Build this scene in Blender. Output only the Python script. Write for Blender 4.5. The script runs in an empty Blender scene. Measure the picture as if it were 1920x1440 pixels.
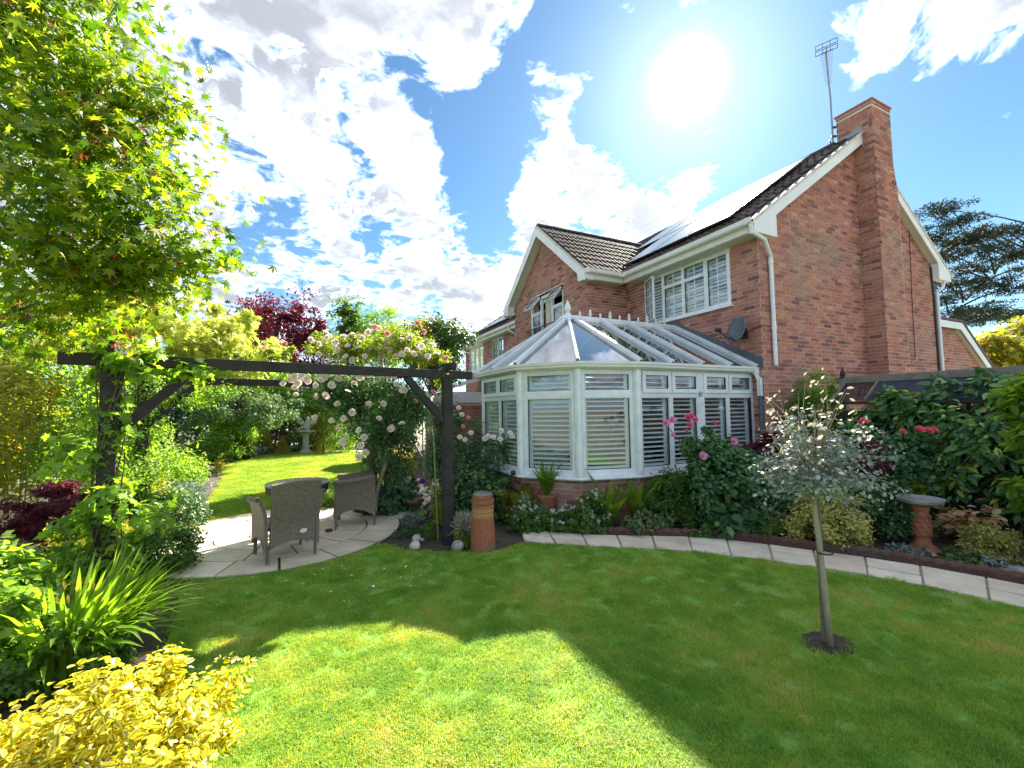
import bpy, math, random
import numpy as np
from mathutils import Vector, Matrix, Euler

EXPOSURE = 3.45
SUN_STRENGTH = 2.0
SKY_STRENGTH = 0.06
SKY_TINT = (0.155, 0.23, 0.265)
HORIZON = (2.0, 2.5, 3.0)
CLOUD_LUM, CLOUD_FWD, CLOUD_SHADE = 5.9, 0.5, 4.9
CLOUD_CLEAR, CLOUD_RIPPLE = 0.0, 0.32
GLOW = (7.0, 0.45, 0.05)
DENS, LEAF = 2.1, 1.12
CLOUD_LOBES = [((0.017,0.861,0.509), 0.9573, 0.9980, 0.04), ((0.137,0.873,0.469), 0.9759, 0.9989, 0.04), ((-0.111,0.854,0.509), 0.9703, 0.9986, 0.01), ((0.043,0.958,0.282), 0.9573, 0.9980, 0.02), ((0.281,0.904,0.320), 0.9854, 0.9993, 0.02), ((0.096,0.737,0.669), 0.9641, 0.9983, 0.01), ((0.297,0.686,0.664), 0.9854, 0.9993, 0.02),
    ((0.468,0.749,0.470), 0.9893, 0.9995, 0.09), ((0.607,0.661,0.441), 0.9893, 0.9995, 0.08), ((0.420,0.686,0.595), 0.9952, 0.9998, 0.09), ((0.782,0.333,0.526), 0.9759, 0.9989, 0.01), ((0.823,0.238,0.515), 0.9759, 0.9989, 0.02), ((0.716,0.520,0.465), 0.9952, 0.9998, 0.05), ((0.335,0.915,0.225), 0.9925, 0.9997, 0.03), ((0.546,0.571,0.613), 0.9952, 0.9998, 0.03),
    ((0.331,0.770,0.545), 0.9893, 0.9995, -0.24), ((0.310,0.841,0.444), 0.9952, 0.9998, -0.20), ((0.452,0.587,0.672), 0.9759, 0.9989, -0.20), ((0.578,0.609,0.543), 0.9893, 0.9995, -0.20), ((0.895,0.282,0.344), 0.9703, 0.9986, -0.24), ((0.948,0.243,0.204), 0.9759, 0.9989, -0.20), ((0.375,0.850,0.370), 0.9973, 0.9999, -0.16), ((0.771,0.476,0.423), 0.9854, 0.9993, -0.20), ((0.690,0.397,0.605), 0.9893, 0.9995, -0.20), ((0.641,0.500,0.582), 0.9810, 0.9991, -0.01), ((0.761,0.419,0.496), 0.9925, 0.9997, -0.09), ((0.059,0.801,0.596), 0.9973, 0.9999, -0.15), ((0.159,0.770,0.618), 0.9973, 0.9999, -0.13), ((-0.148,0.784,0.603), 0.9973, 0.9999, -0.11), ((0.145,0.920,0.365), 0.9973, 0.9999, -0.09), ((-0.036,0.794,0.607), 0.9988, 0.9999, -0.10)]
sc = bpy.context.scene
COL = sc.collection
R = math.radians
random.seed(7)

# ------------------------------------------------------------------ camera
cam_d = bpy.data.cameras.new('camera')
cam = bpy.data.objects.new('camera', cam_d)
COL.objects.link(cam)
sc.camera = cam
cam_d.sensor_fit = 'HORIZONTAL'
cam_d.sensor_width = 36.0
cam_d.lens = 15.0
cam_d.clip_start = 0.05
cam_d.clip_end = 2000
HD, PT, RL = R(25.76), R(3.40), R(-0.777)
fw = Vector((math.sin(HD), math.cos(HD), 0)); rt = Vector((math.cos(HD), -math.sin(HD), 0)); up = Vector((0, 0, 1))
f2 = fw*math.cos(PT)+up*math.sin(PT); u2 = up*math.cos(PT)-fw*math.sin(PT)
r3 = rt*math.cos(RL)+u2*math.sin(RL); u3 = u2*math.cos(RL)-rt*math.sin(RL)
CAM = Vector((-7.271, -4.827, 1.70))
cam.matrix_world = Matrix(((r3.x, u3.x, -f2.x, CAM.x), (r3.y, u3.y, -f2.y, CAM.y), (r3.z, u3.z, -f2.z, CAM.z), (0, 0, 0, 1)))

# ------------------------------------------------------------------ exposure
sc.view_settings.view_transform = 'Standard'
sc.view_settings.look = 'None'
sc.view_settings.gamma = 1.0
sc.view_settings.use_curve_mapping = False
sc.view_settings.exposure = EXPOSURE
sc.render.engine = 'CYCLES'
sc.cycles.use_denoising = True
sc.cycles.max_bounces = 10
sc.cycles.diffuse_bounces = 7
sc.cycles.transmission_bounces = 7
sc.cycles.transparent_max_bounces = 12
sc.cycles.caustics_reflective = False
sc.cycles.caustics_refractive = False

# ------------------------------------------------------------------ node helper
class N:
    def __init__(s, tree): s.t = tree; s.n = tree.nodes; s.l = tree.links
    def __call__(s, typ, ins=None, **kw):
        nd = s.n.new(typ)
        for k, v in kw.items(): setattr(nd, k, v)
        for k, v in (ins or {}).items():
            sock = nd.inputs[k]
            if isinstance(v, bpy.types.NodeSocket): s.l.new(v, sock)
            else: sock.default_value = v
        return nd
    def math(s, op, a, b=None, c=None, clamp=False):
        nd = s.n.new('ShaderNodeMath'); nd.operation = op; nd.use_clamp = clamp
        for i, v in enumerate((a, b, c)):
            if v is None: continue
            if isinstance(v, bpy.types.NodeSocket): s.l.new(v, nd.inputs[i])
            else: nd.inputs[i].default_value = v
        return nd.outputs[0]
    def vmath(s, op, a, b=None, out=0):
        nd = s.n.new('ShaderNodeVectorMath'); nd.operation = op
        for i, v in enumerate((a, b)):
            if v is None: continue
            if isinstance(v, bpy.types.NodeSocket): s.l.new(v, nd.inputs[i])
            else: nd.inputs[i].default_value = v
        return nd.outputs[out]
    def ramp(s, fac, stops, interp='LINEAR'):
        nd = s.n.new('ShaderNodeValToRGB'); cr = nd.color_ramp; cr.interpolation = interp
        while len(cr.elements) < len(stops): cr.elements.new(0.5)
        for e, (p, c) in zip(cr.elements, stops):
            e.position = p; e.color = (c, c, c, 1) if isinstance(c, (int, float)) else (*c, 1)
        s.l.new(fac, nd.inputs[0]); return nd.outputs[0]
    def mix(s, fac, a, b, bt='MIX'):
        nd = s.n.new('ShaderNodeMix'); nd.data_type = 'RGBA'; nd.blend_type = bt
        for i, v in ((0, fac), (6, a), (7, b)):
            if isinstance(v, bpy.types.NodeSocket): s.l.new(v, nd.inputs[i])
            elif i == 0: nd.inputs[0].default_value = v
            else: nd.inputs[i].default_value = (*v, 1) if len(v) == 3 else v
        return nd.outputs[2]
    def sstep(s, x, lo, hi):
        nd = s.n.new('ShaderNodeMapRange'); nd.interpolation_type = 'SMOOTHSTEP'
        s.l.new(x, nd.inputs[0]); nd.inputs[1].default_value = lo; nd.inputs[2].default_value = hi
        return nd.outputs[0]

# ------------------------------------------------------------------ sky and sun
SUN = Vector((1.04, 0.89, 1.0)).normalized()
el = math.asin(SUN.z); az = math.atan2(SUN.x, SUN.y)
w = bpy.data.worlds.new('World'); sc.world = w; w.use_nodes = True
w.node_tree.nodes.clear()
n = N(w.node_tree)
sky = n('ShaderNodeTexSky', sky_type='NISHITA', sun_disc=False, sun_elevation=el, sun_rotation=az, altitude=50.0, air_density=1.0, dust_density=0.25, ozone_density=1.6)
tc = n('ShaderNodeTexCoord').outputs['Generated']
sep = n('ShaderNodeSeparateXYZ', {0: tc})
zc = n.math('MAXIMUM', sep.outputs[2], 0.0)
den = n.math('ADD', zc, 0.22)
px = n.math('DIVIDE', sep.outputs[0], den); py = n.math('DIVIDE', sep.outputs[1], den)
pv = n('ShaderNodeCombineXYZ', {0: px, 1: py, 2: 0.37}).outputs[0]
big = n('ShaderNodeTexNoise', {'Vector': pv, 'Scale': 1.7, 'Detail': 3.0, 'Roughness': 0.5}).outputs[0]
warp = n('ShaderNodeTexNoise', {'Vector': pv, 'Scale': 4.0, 'Detail': 3.0}).outputs[1]
pw = n.vmath('ADD', pv, n.vmath('SCALE', n.vmath('SUBTRACT', warp, (0.5, 0.5, 0.5)), None))
for nd in w.node_tree.nodes:
    if nd.type == 'VECT_MATH' and nd.operation == 'SCALE': nd.inputs['Scale'].default_value = 0.20
fine = n('ShaderNodeTexNoise', {'Vector': pw, 'Scale': 6.0, 'Detail': 9.0, 'Roughness': 0.62}).outputs[0]
ripple = n('ShaderNodeTexNoise', {'Vector': pw, 'Scale': 17.0, 'Detail': 5.0, 'Roughness': 0.6}).outputs[0]
dens = n.math('SUBTRACT', n.math('ADD', n.math('ADD', n.math('MULTIPLY', big, 0.55), n.math('MULTIPLY', fine, 0.75)), n.math('MULTIPLY', n.math('SUBTRACT', ripple, 0.5), CLOUD_RIPPLE)), CLOUD_CLEAR)
# where the banks of cloud stand in this sky: (direction, cosine falloff lo, hi, amount)
def lobe(d, lo, hi, amt):
    d = Vector(d).normalized()
    return n.math('MULTIPLY', n.sstep(n.vmath('DOT_PRODUCT', tc, tuple(d), out=1), lo, hi), amt)
for L in CLOUD_LOBES:
    dens = n.math('ADD', dens, lobe(*L))
cover = n.sstep(dens, 0.58, 0.76)
thick = n.sstep(dens, 0.60, 0.74)
cover = n.math('MULTIPLY', cover, n.sstep(sep.outputs[2], 0.0, 0.03))
sd = n.vmath('DOT_PRODUCT', tc, tuple(SUN), out=1)
sdc = n.math('MAXIMUM', sd, 0.0)
fwd = n.math('POWER', sdc, 9.0)                       # clouds brighten towards the sun
shade = n('ShaderNodeTexNoise', {'Vector': n.vmath('ADD', pw, (0.07, 0.06, 0.0)), 'Scale': 4.2, 'Detail': 7.0, 'Roughness': 0.6}).outputs[0]
body = n.math('MULTIPLY', thick, n.math('ADD', 0.66, n.math('MULTIPLY', n.sstep(shade, 0.30, 0.60), 0.34)))
lum = n.math('SUBTRACT', n.math('ADD', CLOUD_LUM, n.math('MULTIPLY', fwd, CLOUD_FWD)), n.math('MULTIPLY', body, CLOUD_SHADE))
ccol = n.vmath('MULTIPLY', n('ShaderNodeCombineXYZ', {0: lum, 1: lum, 2: lum}).outputs[0], (0.93, 0.98, 1.08))
low = n.math('POWER', n.math('SUBTRACT', 1.0, zc), 9.0)
skyc = n.vmath('MULTIPLY', sky.outputs[0], SKY_TINT)
hz = n.mix(n.math('MULTIPLY', low, 0.55), skyc, (HORIZON[0], HORIZON[1], HORIZON[2]))
mixc = n.mix(n.math('MULTIPLY', cover, 0.96), hz, ccol)
g1 = n.math('MULTIPLY', n.math('POWER', sdc, 1500.0), GLOW[0])
g2 = n.math('MULTIPLY', n.math('POWER', sdc, 94.0), GLOW[1])
gl = n.math('ADD', n.math('ADD', g1, g2), n.math('MULTIPLY', n.math('POWER', sdc, 22.0), GLOW[2]))
tot = n.vmath('ADD', mixc, n('ShaderNodeCombineXYZ', {0: gl, 1: gl, 2: gl}).outputs[0])
bg = n('ShaderNodeBackground', {'Color': tot, 'Strength': SKY_STRENGTH})
out = n('ShaderNodeOutputWorld', {'Surface': bg.outputs[0]})

sun_d = bpy.data.lights.new('sun', 'SUN'); sun_d.energy = SUN_STRENGTH; sun_d.angle = R(0.53); sun_d.color = (1.0, 0.93, 0.79)
sun = bpy.data.objects.new('sun', sun_d); COL.objects.link(sun)
sun.rotation_euler = SUN.to_track_quat('Z', 'Y').to_euler()

# ------------------------------------------------------------------ mesh helpers
class MB:
    def __init__(s): s.v = []; s.f = []; s.uv = []
    def add(s, vs, fs, uvs=None):
        o = len(s.v); s.v.extend(tuple(p) for p in vs)
        for f in fs: s.f.append(tuple(i+o for i in f))
        if uvs is None: uvs = [(0, 0)]*len(vs)
        s.uv.extend(uvs); return s
    def box(s, x0, x1, y0, y1, z0, z1):
        vs = [(x0,y0,z0),(x1,y0,z0),(x1,y1,z0),(x0,y1,z0),(x0,y0,z1),(x1,y0,z1),(x1,y1,z1),(x0,y1,z1)]
        return s.add(vs, [(3,2,1,0),(4,5,6,7),(0,1,5,4),(1,2,6,5),(2,3,7,6),(3,0,4,7)])
    def bar(s, p0, p1, wd, ht, upv=(0,0,1), off=(0,0)):
        p0 = Vector(p0); p1 = Vector(p1); d = (p1-p0).normalized(); upv = Vector(upv)
        sx = d.cross(upv)
        if sx.length < 1e-4: sx = d.cross(Vector((1,0,0)))
        sx.normalize(); uz = sx.cross(d).normalized()
        vs = []
        for p in (p0, p1):
            for a, b in ((-1,-1),(1,-1),(1,1),(-1,1)):
                vs.append(p+sx*(a*wd/2+off[0])+uz*(b*ht/2+off[1]))
        return s.add(vs, [(0,1,2,3)[::-1],(4,5,6,7),(0,1,5,4),(1,2,6,5),(2,3,7,6),(3,0,4,7)])
    def tube(s, pts, rad, k=8, caps=True):
        pts = [Vector(p) for p in pts]
        if isinstance(rad, (int, float)): rad = [rad]*len(pts)
        vs = []; fs = []; ref = None; uvs = []; run = 0.0
        for i, p in enumerate(pts):
            d = (pts[min(i+1, len(pts)-1)]-pts[max(i-1, 0)])
            d = d.normalized() if d.length > 1e-9 else Vector((0,0,1))
            if ref is None: ref = d.orthogonal().normalized()
            x = (ref-d*ref.dot(d)); x = x.normalized() if x.length > 1e-5 else d.orthogonal().normalized()
            ref = x; y = d.cross(x)
            for j in range(k):
                a = 2*math.pi*j/k
                vs.append(p+(x*math.cos(a)+y*math.sin(a))*rad[i]); uvs.append((run, a*max(rad)))
            if i < len(pts)-1: run += (pts[i+1]-p).length
        for i in range(len(pts)-1):
            for j in range(k):
                fs.append((i*k+j, i*k+(j+1)%k, (i+1)*k+(j+1)%k, (i+1)*k+j))
        if caps:
            fs.append(tuple(range(k))[::-1]); fs.append(tuple((len(pts)-1)*k+j for j in range(k)))
        return s.add(vs, fs, uvs)
    def lathe(s, prof, k=24, c=(0,0,0), caps=True):
        vs = []; fs = []
        for r, z in prof:
            for j in range(k):
                a = 2*math.pi*j/k; vs.append((c[0]+r*math.cos(a), c[1]+r*math.sin(a), c[2]+z))
        for i in range(len(prof)-1):
            for j in range(k): fs.append((i*k+j, i*k+(j+1)%k, (i+1)*k+(j+1)%k, (i+1)*k+j))
        if caps:
            fs.append(tuple(range(k))[::-1]); fs.append(tuple((len(prof)-1)*k+j for j in range(k)))
        return s.add(vs, fs)
    def prism(s, poly, z0, z1):
        a = sum(poly[i][0]*poly[(i+1)%len(poly)][1]-poly[(i+1)%len(poly)][0]*poly[i][1] for i in range(len(poly)))
        if a < 0: poly = poly[::-1]
        m = len(poly); vs = [(p[0],p[1],z0) for p in poly]+[(p[0],p[1],z1) for p in poly]
        fs = [tuple(range(m))[::-1], tuple(range(m, 2*m))]+[(i,(i+1)%m,(i+1)%m+m,i+m) for i in range(m)]
        return s.add(vs, fs)
    def slab(s, pts, th):
        """planar polygon given a thickness th along its normal"""
        pts = [Vector(p) for p in pts]; m = len(pts)
        nn = Vector((0,0,0))
        for i in range(m):
            a = pts[i]; b = pts[(i+1)%m]; nn += a.cross(b)
        nn.normalize()
        vs = pts+[p+nn*th for p in pts]
        return s.add(vs, [tuple(range(m))[::-1], tuple(range(m,2*m))]+[(i,(i+1)%m,(i+1)%m+m,i+m) for i in range(m)])
    def grid(s, fn, a, b, flip=False):
        """surface fn(i/a, j/b) with metric uv"""
        P = [[Vector(fn(i/a, j/b)) for j in range(b+1)] for i in range(a+1)]
        vs = []; uvs = []; fs = []
        for i in range(a+1):
            for j in range(b+1):
                uu = sum((P[q][b//2]-P[q-1][b//2]).length for q in range(1, i+1))
                vv = sum((P[a//2][q]-P[a//2][q-1]).length for q in range(1, j+1))
                vs.append(P[i][j]); uvs.append((uu, vv))
        for i in range(a):
            for j in range(b):
                q = (i*(b+1)+j, (i+1)*(b+1)+j, (i+1)*(b+1)+j+1, i*(b+1)+j+1)
                fs.append(q[::-1] if flip else q)
        return s.add(vs, fs, uvs)
    def mesh(s, name, mat=None, smooth=False):
        me = bpy.data.meshes.new(name)
        me.from_pydata(s.v, [], s.f)
        if mat: me.materials.append(mat)
        uvl = me.uv_layers.new(name='UVMap')
        li = np.zeros(len(me.loops), dtype=np.int32); me.loops.foreach_get('vertex_index', li)
        arr = np.array(s.uv, dtype=np.float32)[li]
        uvl.data.foreach_set('uv', arr.ravel())
        if smooth: me.polygons.foreach_set('use_smooth', [True]*len(me.polygons))
        me.update()
        return me
    def build(s, name, mat, parent=None, smooth=False, bevel=0, **kw):
        o = link(name, s.mesh(name, mat, smooth), parent)
        if bevel:
            b = o.modifiers.new('bevel', 'BEVEL'); b.width = bevel; b.segments = 2; b.limit_method = 'ANGLE'; b.angle_limit = R(40)
        tag(o, **kw); return o

def link(name, data, parent=None, loc=None, rot=None, scale=None):
    o = bpy.data.objects.new(name, data); COL.objects.link(o)
    if parent: o.parent = parent
    if loc is not None: o.location = loc
    if rot is not None: o.rotation_euler = rot
    if scale is not None: o.scale = (scale,)*3 if isinstance(scale, (int, float)) else scale
    return o
def tag(o, label=None, cat=None, group=None, kind=None):
    if label: o['label'] = label
    if cat: o['category'] = cat
    if group: o['group'] = group
    if kind: o['kind'] = kind
    return o
def thing(name, label, cat, loc=(0,0,0), rz=0, group=None, kind=None):
    o = bpy.data.objects.new(name, None); COL.objects.link(o)
    o.location = loc; o.rotation_euler = (0,0,rz); o.empty_display_size = 0.1
    return tag(o, label, cat, group, kind)
def copy_tree(o, parent=None):
    c = o.copy(); COL.objects.link(c)
    if parent: c.parent = parent
    for ch in list(o.children): copy_tree(ch, c)
    return c

# ------------------------------------------------------------------ materials
def newmat(name):
    m = bpy.data.materials.new(name); m.use_nodes = True; m.node_tree.nodes.clear()
    return m, N(m.node_tree)
def finish(n, shader): n('ShaderNodeOutputMaterial', {'Surface': shader})
def simple(name, col, rough=0.5, var=0.12, scale=8.0, bump=0.0, bscale=60.0, metal=0.0, col2=None, spec=0.5):
    m, n = newmat(name)
    co = n('ShaderNodeTexCoord').outputs['Object']
    nz = n('ShaderNodeTexNoise', {'Vector': co, 'Scale': scale, 'Detail': 6.0, 'Roughness': 0.6}).outputs[0]
    c2 = col2 or tuple(c*(1-2*var) for c in col)
    c1 = tuple(min(1, c*(1+var*0.6)) for c in col)
    cc = n.ramp(nz, [(0.3, c2), (0.7, c1)])
    ins = {'Base Color': cc, 'Roughness': rough, 'Metallic': metal, 'Specular IOR Level': spec}
    if bump:
        b = n('ShaderNodeTexNoise', {'Vector': co, 'Scale': bscale, 'Detail': 5.0}).outputs[0]
        ins['Normal'] = n('ShaderNodeBump', {'Height': b, 'Strength': bump, 'Distance': 0.01}).outputs[0]
    finish(n, n('ShaderNodeBsdfPrincipled', ins).outputs[0]); return m
def isl(n):
    a = n('ShaderNodeNewGeometry').outputs['Random Per Island']; b = n('ShaderNodeObjectInfo').outputs['Random']
    return n.math('FRACT', n.math('ADD', a, b))
def pieces(name, stops, rough=0.85, nscale=40.0, namt=0.35, bump=0.4, bscale=120.0, interp='LINEAR', stain=None):
    """material for bricks, tiles, slabs: each piece its own colour, plus grain"""
    m, n = newmat(name)
    co = n('ShaderNodeTexCoord').outputs['Object']
    geo = n('ShaderNodeNewGeometry').outputs['Position']
    c = n.ramp(isl(n), stops, interp)
    nz = n('ShaderNodeTexNoise', {'Vector': geo, 'Scale': nscale, 'Detail': 6.0, 'Roughness': 0.65}).outputs[0]
    c = n.mix(1.0, c, n.ramp(nz, [(0.25, 1-namt), (0.75, 1+namt*0.6)]), 'MULTIPLY')
    if stain:
        s2 = n('ShaderNodeTexNoise', {'Vector': geo, 'Scale': stain[1], 'Detail': 4.0, 'Roughness': 0.6}).outputs[0]
        c = n.mix(n.math('MULTIPLY', n.sstep(s2, 0.48, 0.68), stain[2]), c, stain[0])
    b = n('ShaderNodeTexNoise', {'Vector': geo, 'Scale': bscale, 'Detail': 4.0}).outputs[0]
    nm = n('ShaderNodeBump', {'Height': b, 'Strength': bump, 'Distance': 0.006}).outputs[0]
    finish(n, n('ShaderNodeBsdfPrincipled', {'Base Color': c, 'Roughness': rough, 'Normal': nm, 'Specular IOR Level': 0.3}).outputs[0]); return m
def leafmat(name, stops, trans=0.4, rough=0.45, edge=None, tint=(1.25, 1.2, 0.5), spec=0.4, ew=(0.22, 0.36)):
    """foliage: colour from leaf to leaf, light passing through; edge = margin colour of a variegated leaf"""
    m, n = newmat(name)
    r = isl(n)
    c = n.ramp(r, stops)
    if edge:
        uv = n('ShaderNodeUVMap').outputs[0]
        sx = n('ShaderNodeSeparateXYZ', {0: uv})
        a = n.math('ABSOLUTE', n.math('SUBTRACT', sx.outputs[0], 0.5))
        nz = n('ShaderNodeTexNoise', {'Vector': n('ShaderNodeNewGeometry').outputs['Position'], 'Scale': 60.0, 'Detail': 2.0}).outputs[0]
        a = n.math('ADD', a, n.math('MULTIPLY', n.math('SUBTRACT', nz, 0.5), 0.25))
        a = n.math('ADD', a, n.math('MULTIPLY', n.math('SUBTRACT', n.math('FRACT', n.math('MULTIPLY', r, 7.3)), 0.5), 0.22))
        ec = n.ramp(n.math('FRACT', n.math('MULTIPLY', r, 5.1)), edge)
        c = n.mix(n.sstep(a, *ew), c, ec)
    pr = n('ShaderNodeBsdfPrincipled', {'Base Color': c, 'Roughness': rough, 'Specular IOR Level': spec})
    tcol = n.mix(1.0, c, tint, 'MULTIPLY')
    tr = n('ShaderNodeBsdfTranslucent', {'Color': tcol})
    finish(n, n('ShaderNodeMixShader', {0: trans, 1: pr.outputs[0], 2: tr.outputs[0]}).outputs[0]); return m
def glass(name, tint=(0.93, 0.97, 0.96), extra=0.06, ior=1.5, trans=1.0):
    m, n = newmat(name)
    bf = n('ShaderNodeNewGeometry').outputs['Backfacing']
    fr = n('ShaderNodeFresnel', {'IOR': n.math('POWER', ior, n.math('SUBTRACT', 1.0, n.math('MULTIPLY', bf, 2.0)))}).outputs[0]
    fac = n.math('ADD', n.math('MULTIPLY', fr, 1.35), extra, clamp=True)
    t = n('ShaderNodeBsdfTransparent', {'Color': (*tint, 1)})
    g = n('ShaderNodeBsdfGlossy', {'Color': (0.95, 0.97, 1, 1), 'Roughness': 0.015})
    finish(n, n('ShaderNodeMixShader', {0: fac, 1: t.outputs[0], 2: g.outputs[0]}).outputs[0]); return m

M = {}
M['brick'] = pieces('brick', [(0.0, (0.17,0.085,0.085)), (0.08, (0.27,0.115,0.11)), (0.3, (0.41,0.165,0.125)), (0.55, (0.49,0.21,0.15)), (0.75, (0.52,0.25,0.17)), (0.9, (0.40,0.15,0.145)), (1.0, (0.56,0.31,0.25))], rough=0.9, nscale=22, namt=0.35, bump=0.7, bscale=150, stain=((0.30,0.235,0.19), 0.55, 0.55))
M['mortar'] = simple('mortar', (0.74,0.64,0.56), 0.95, 0.18, 6, 0.4, 200)
M['tile'] = pieces('roof_tile', [(0.0, (0.045,0.030,0.027)), (0.3, (0.085,0.052,0.045)), (0.6, (0.12,0.074,0.064)), (0.85, (0.075,0.056,0.05)), (1.0, (0.17,0.115,0.10))], rough=0.72, nscale=9, namt=0.45, bump=0.5, bscale=90, stain=((0.20,0.18,0.13), 2.5, 0.45))
M['upvc'] = simple('white_plastic', (0.78,0.81,0.84), 0.28, 0.09, 6.0)
M['paintw'] = simple('white_painted_board', (0.78,0.79,0.80), 0.4, 0.05, 2.0)
M['gutterw'] = simple('aged_white_plastic', (0.72,0.71,0.66), 0.35, 0.08, 3.0)
M['slat'] = simple('shutter_white', (0.74,0.79,0.81), 0.45, 0.03, 2.0)
M['glass'] = glass('window_glass', extra=0.05)
M['roofglass'] = glass('roof_glass', tint=(0.42,0.55,0.58), extra=0.16, ior=1.6)
M['darkglass'] = glass('shed_glazing', tint=(0.30,0.38,0.48), extra=0.05)
M['felt'] = simple('navy_roofing_sheet', (0.035,0.05,0.085), 0.30, 0.15, 3)
M['lead'] = simple('lead', (0.11,0.125,0.15), 0.6, 0.2, 5, 0.3, 30)
M['soffit'] = simple('soffit_board', (0.62,0.62,0.56), 0.5, 0.05, 2)
M['dark'] = simple('dark_interior', (0.05,0.055,0.06), 0.9, 0.2, 2)
M['interior'] = simple('interior_floor', (0.05,0.048,0.045), 0.6, 0.1, 2)
M['plaster'] = simple('interior_plaster', (0.6,0.6,0.57), 0.9, 0.05, 2)
M['solar'] = simple('solar_cell', (0.012,0.016,0.035), 0.22, 0.1, 30, spec=0.4)
M['blackmetal'] = simple('black_metal', (0.02,0.021,0.023), 0.4, 0.1, 20)
M['greymetal'] = simple('grey_metal', (0.30,0.31,0.32), 0.4, 0.1, 20, metal=0.7)
M['dish'] = simple('dish_grey', (0.10,0.12,0.145), 0.5, 0.08, 5)
M['rust'] = simple('rusty_iron', (0.30,0.075,0.04), 0.8, 0.3, 30, 0.3)
M['rustdark'] = simple('dark_rusty_rod', (0.10,0.045,0.03), 0.8, 0.3, 30)
def woodmat(name, c1, c2, rough=0.8, sc_=(2.0, 2.0, 30.0)):
    m, n = newmat(name)
    uvc = n('ShaderNodeTexCoord').outputs['Object']
    nz0 = n('ShaderNodeTexNoise', {'Vector': uvc, 'Scale': 7.0, 'Detail': 8.0, 'Roughness': 0.7}).outputs[0]
    nz1 = n('ShaderNodeTexNoise', {'Vector': n.vmath('MULTIPLY', uvc, sc_), 'Scale': 3.0, 'Detail': 6.0, 'Roughness': 0.7}).outputs[0]
    f = n.math('ADD', n.math('MULTIPLY', nz0, 0.5), n.math('MULTIPLY', nz1, 0.5))
    c = n.ramp(f, [(0.3, c1), (0.7, c2)])
    nm = n('ShaderNodeBump', {'Height': nz1, 'Strength': 0.6, 'Distance': 0.008}).outputs[0]
    finish(n, n('ShaderNodeBsdfPrincipled', {'Base Color': c, 'Roughness': rough, 'Normal': nm, 'Specular IOR Level': 0.3}).outputs[0]); return m
M['tarwood'] = woodmat('black_stained_timber', (0.012,0.011,0.012), (0.065,0.058,0.054))
M['oldwood'] = woodmat('weathered_timber', (0.10,0.09,0.075), (0.34,0.31,0.26), sc_=(2.0,12.0,30.0))
M['stake'] = woodmat('stake_timber', (0.10,0.085,0.06), (0.24,0.21,0.16))
M['bark'] = woodmat('brown_bark', (0.035,0.028,0.02), (0.13,0.105,0.08), sc_=(12.0,12.0,3.0))
M['palebark'] = woodmat('pale_smooth_bark', (0.20,0.165,0.11), (0.42,0.37,0.28), sc_=(10.0,10.0,2.5))
M['cane'] = simple('green_cane', (0.30,0.30,0.10), 0.6, 0.2, 30)
M['stem'] = simple('green_stem', (0.10,0.15,0.035), 0.6, 0.25, 30)
M['woodystem'] = simple('woody_stem', (0.12,0.085,0.05), 0.8, 0.25, 30)
M['paving'] = pieces('sandstone_paving', [(0.0, (0.62,0.52,0.385)), (0.35, (0.73,0.63,0.49)), (0.7, (0.78,0.69,0.55)), (1.0, (0.66,0.57,0.44))], rough=0.85, nscale=4.0, namt=0.22, bump=0.35, bscale=40, stain=((0.34,0.29,0.22), 1.6, 0.30))
M['joint'] = simple('paving_joint', (0.10,0.085,0.06), 0.95, 0.3, 25, 0.5, 120)
M['sandjoint'] = simple('sandy_joint', (0.40,0.34,0.26), 0.95, 0.3, 25, 0.5, 120)
M['edging'] = pieces('rope_edging', [(0.0, (0.085,0.045,0.04)), (0.5, (0.13,0.065,0.05)), (1.0, (0.10,0.07,0.06))], rough=0.8, nscale=14, namt=0.4, bump=0.4)
M['cobble'] = pieces('block_paving', [(0.0, (0.07,0.07,0.075)), (0.5, (0.11,0.11,0.115)), (1.0, (0.14,0.135,0.13))], rough=0.85, nscale=14, namt=0.3)
M['soil'] = simple('dark_soil', (0.085,0.064,0.048), 0.95, 0.45, 14, 1.0, 45, col2=(0.035,0.027,0.022))
M['terra'] = simple('terracotta', (0.34,0.12,0.065), 0.8, 0.2, 7, 0.3, 60)
def potmat():
    m, n = newmat('chimney_pot_clay')
    co = n('ShaderNodeTexCoord').outputs['Object']
    nz = n('ShaderNodeTexNoise', {'Vector': co, 'Scale': 3.5, 'Detail': 5.0, 'Roughness': 0.6}).outputs[0]
    nf = n('ShaderNodeTexNoise', {'Vector': co, 'Scale': 40.0, 'Detail': 5.0}).outputs[0]
    z = n('ShaderNodeSeparateXYZ', {0: co}).outputs[2]
    c = n.ramp(nf, [(0.3, (0.27,0.075,0.035)), (0.7, (0.40,0.135,0.065))])
    c = n.mix(n.math('MULTIPLY', n.sstep(nz, 0.48, 0.66), 0.8), c, (0.15,0.12,0.085))
    zz = n.math('ADD', z, n.math('MULTIPLY', nz, 0.06))
    band = n.math('MULTIPLY', n.sstep(zz, 0.40, 0.46), n.math('SUBTRACT', 1.0, n.sstep(zz, 0.52, 0.57)))
    c = n.mix(n.math('MULTIPLY', band, 0.85), c, (0.42,0.24,0.08))
    finish(n, n('ShaderNodeBsdfPrincipled', {'Base Color': c, 'Roughness': 0.75, 'Normal': n('ShaderNodeBump', {'Height': nf, 'Strength': 0.3, 'Distance': 0.005}).outputs[0]}).outputs[0]); return m
M['pot'] = potmat()
M['limestone'] = simple('pale_limestone', (0.56,0.53,0.45), 0.85, 0.15, 9, 0.5, 40)
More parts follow.
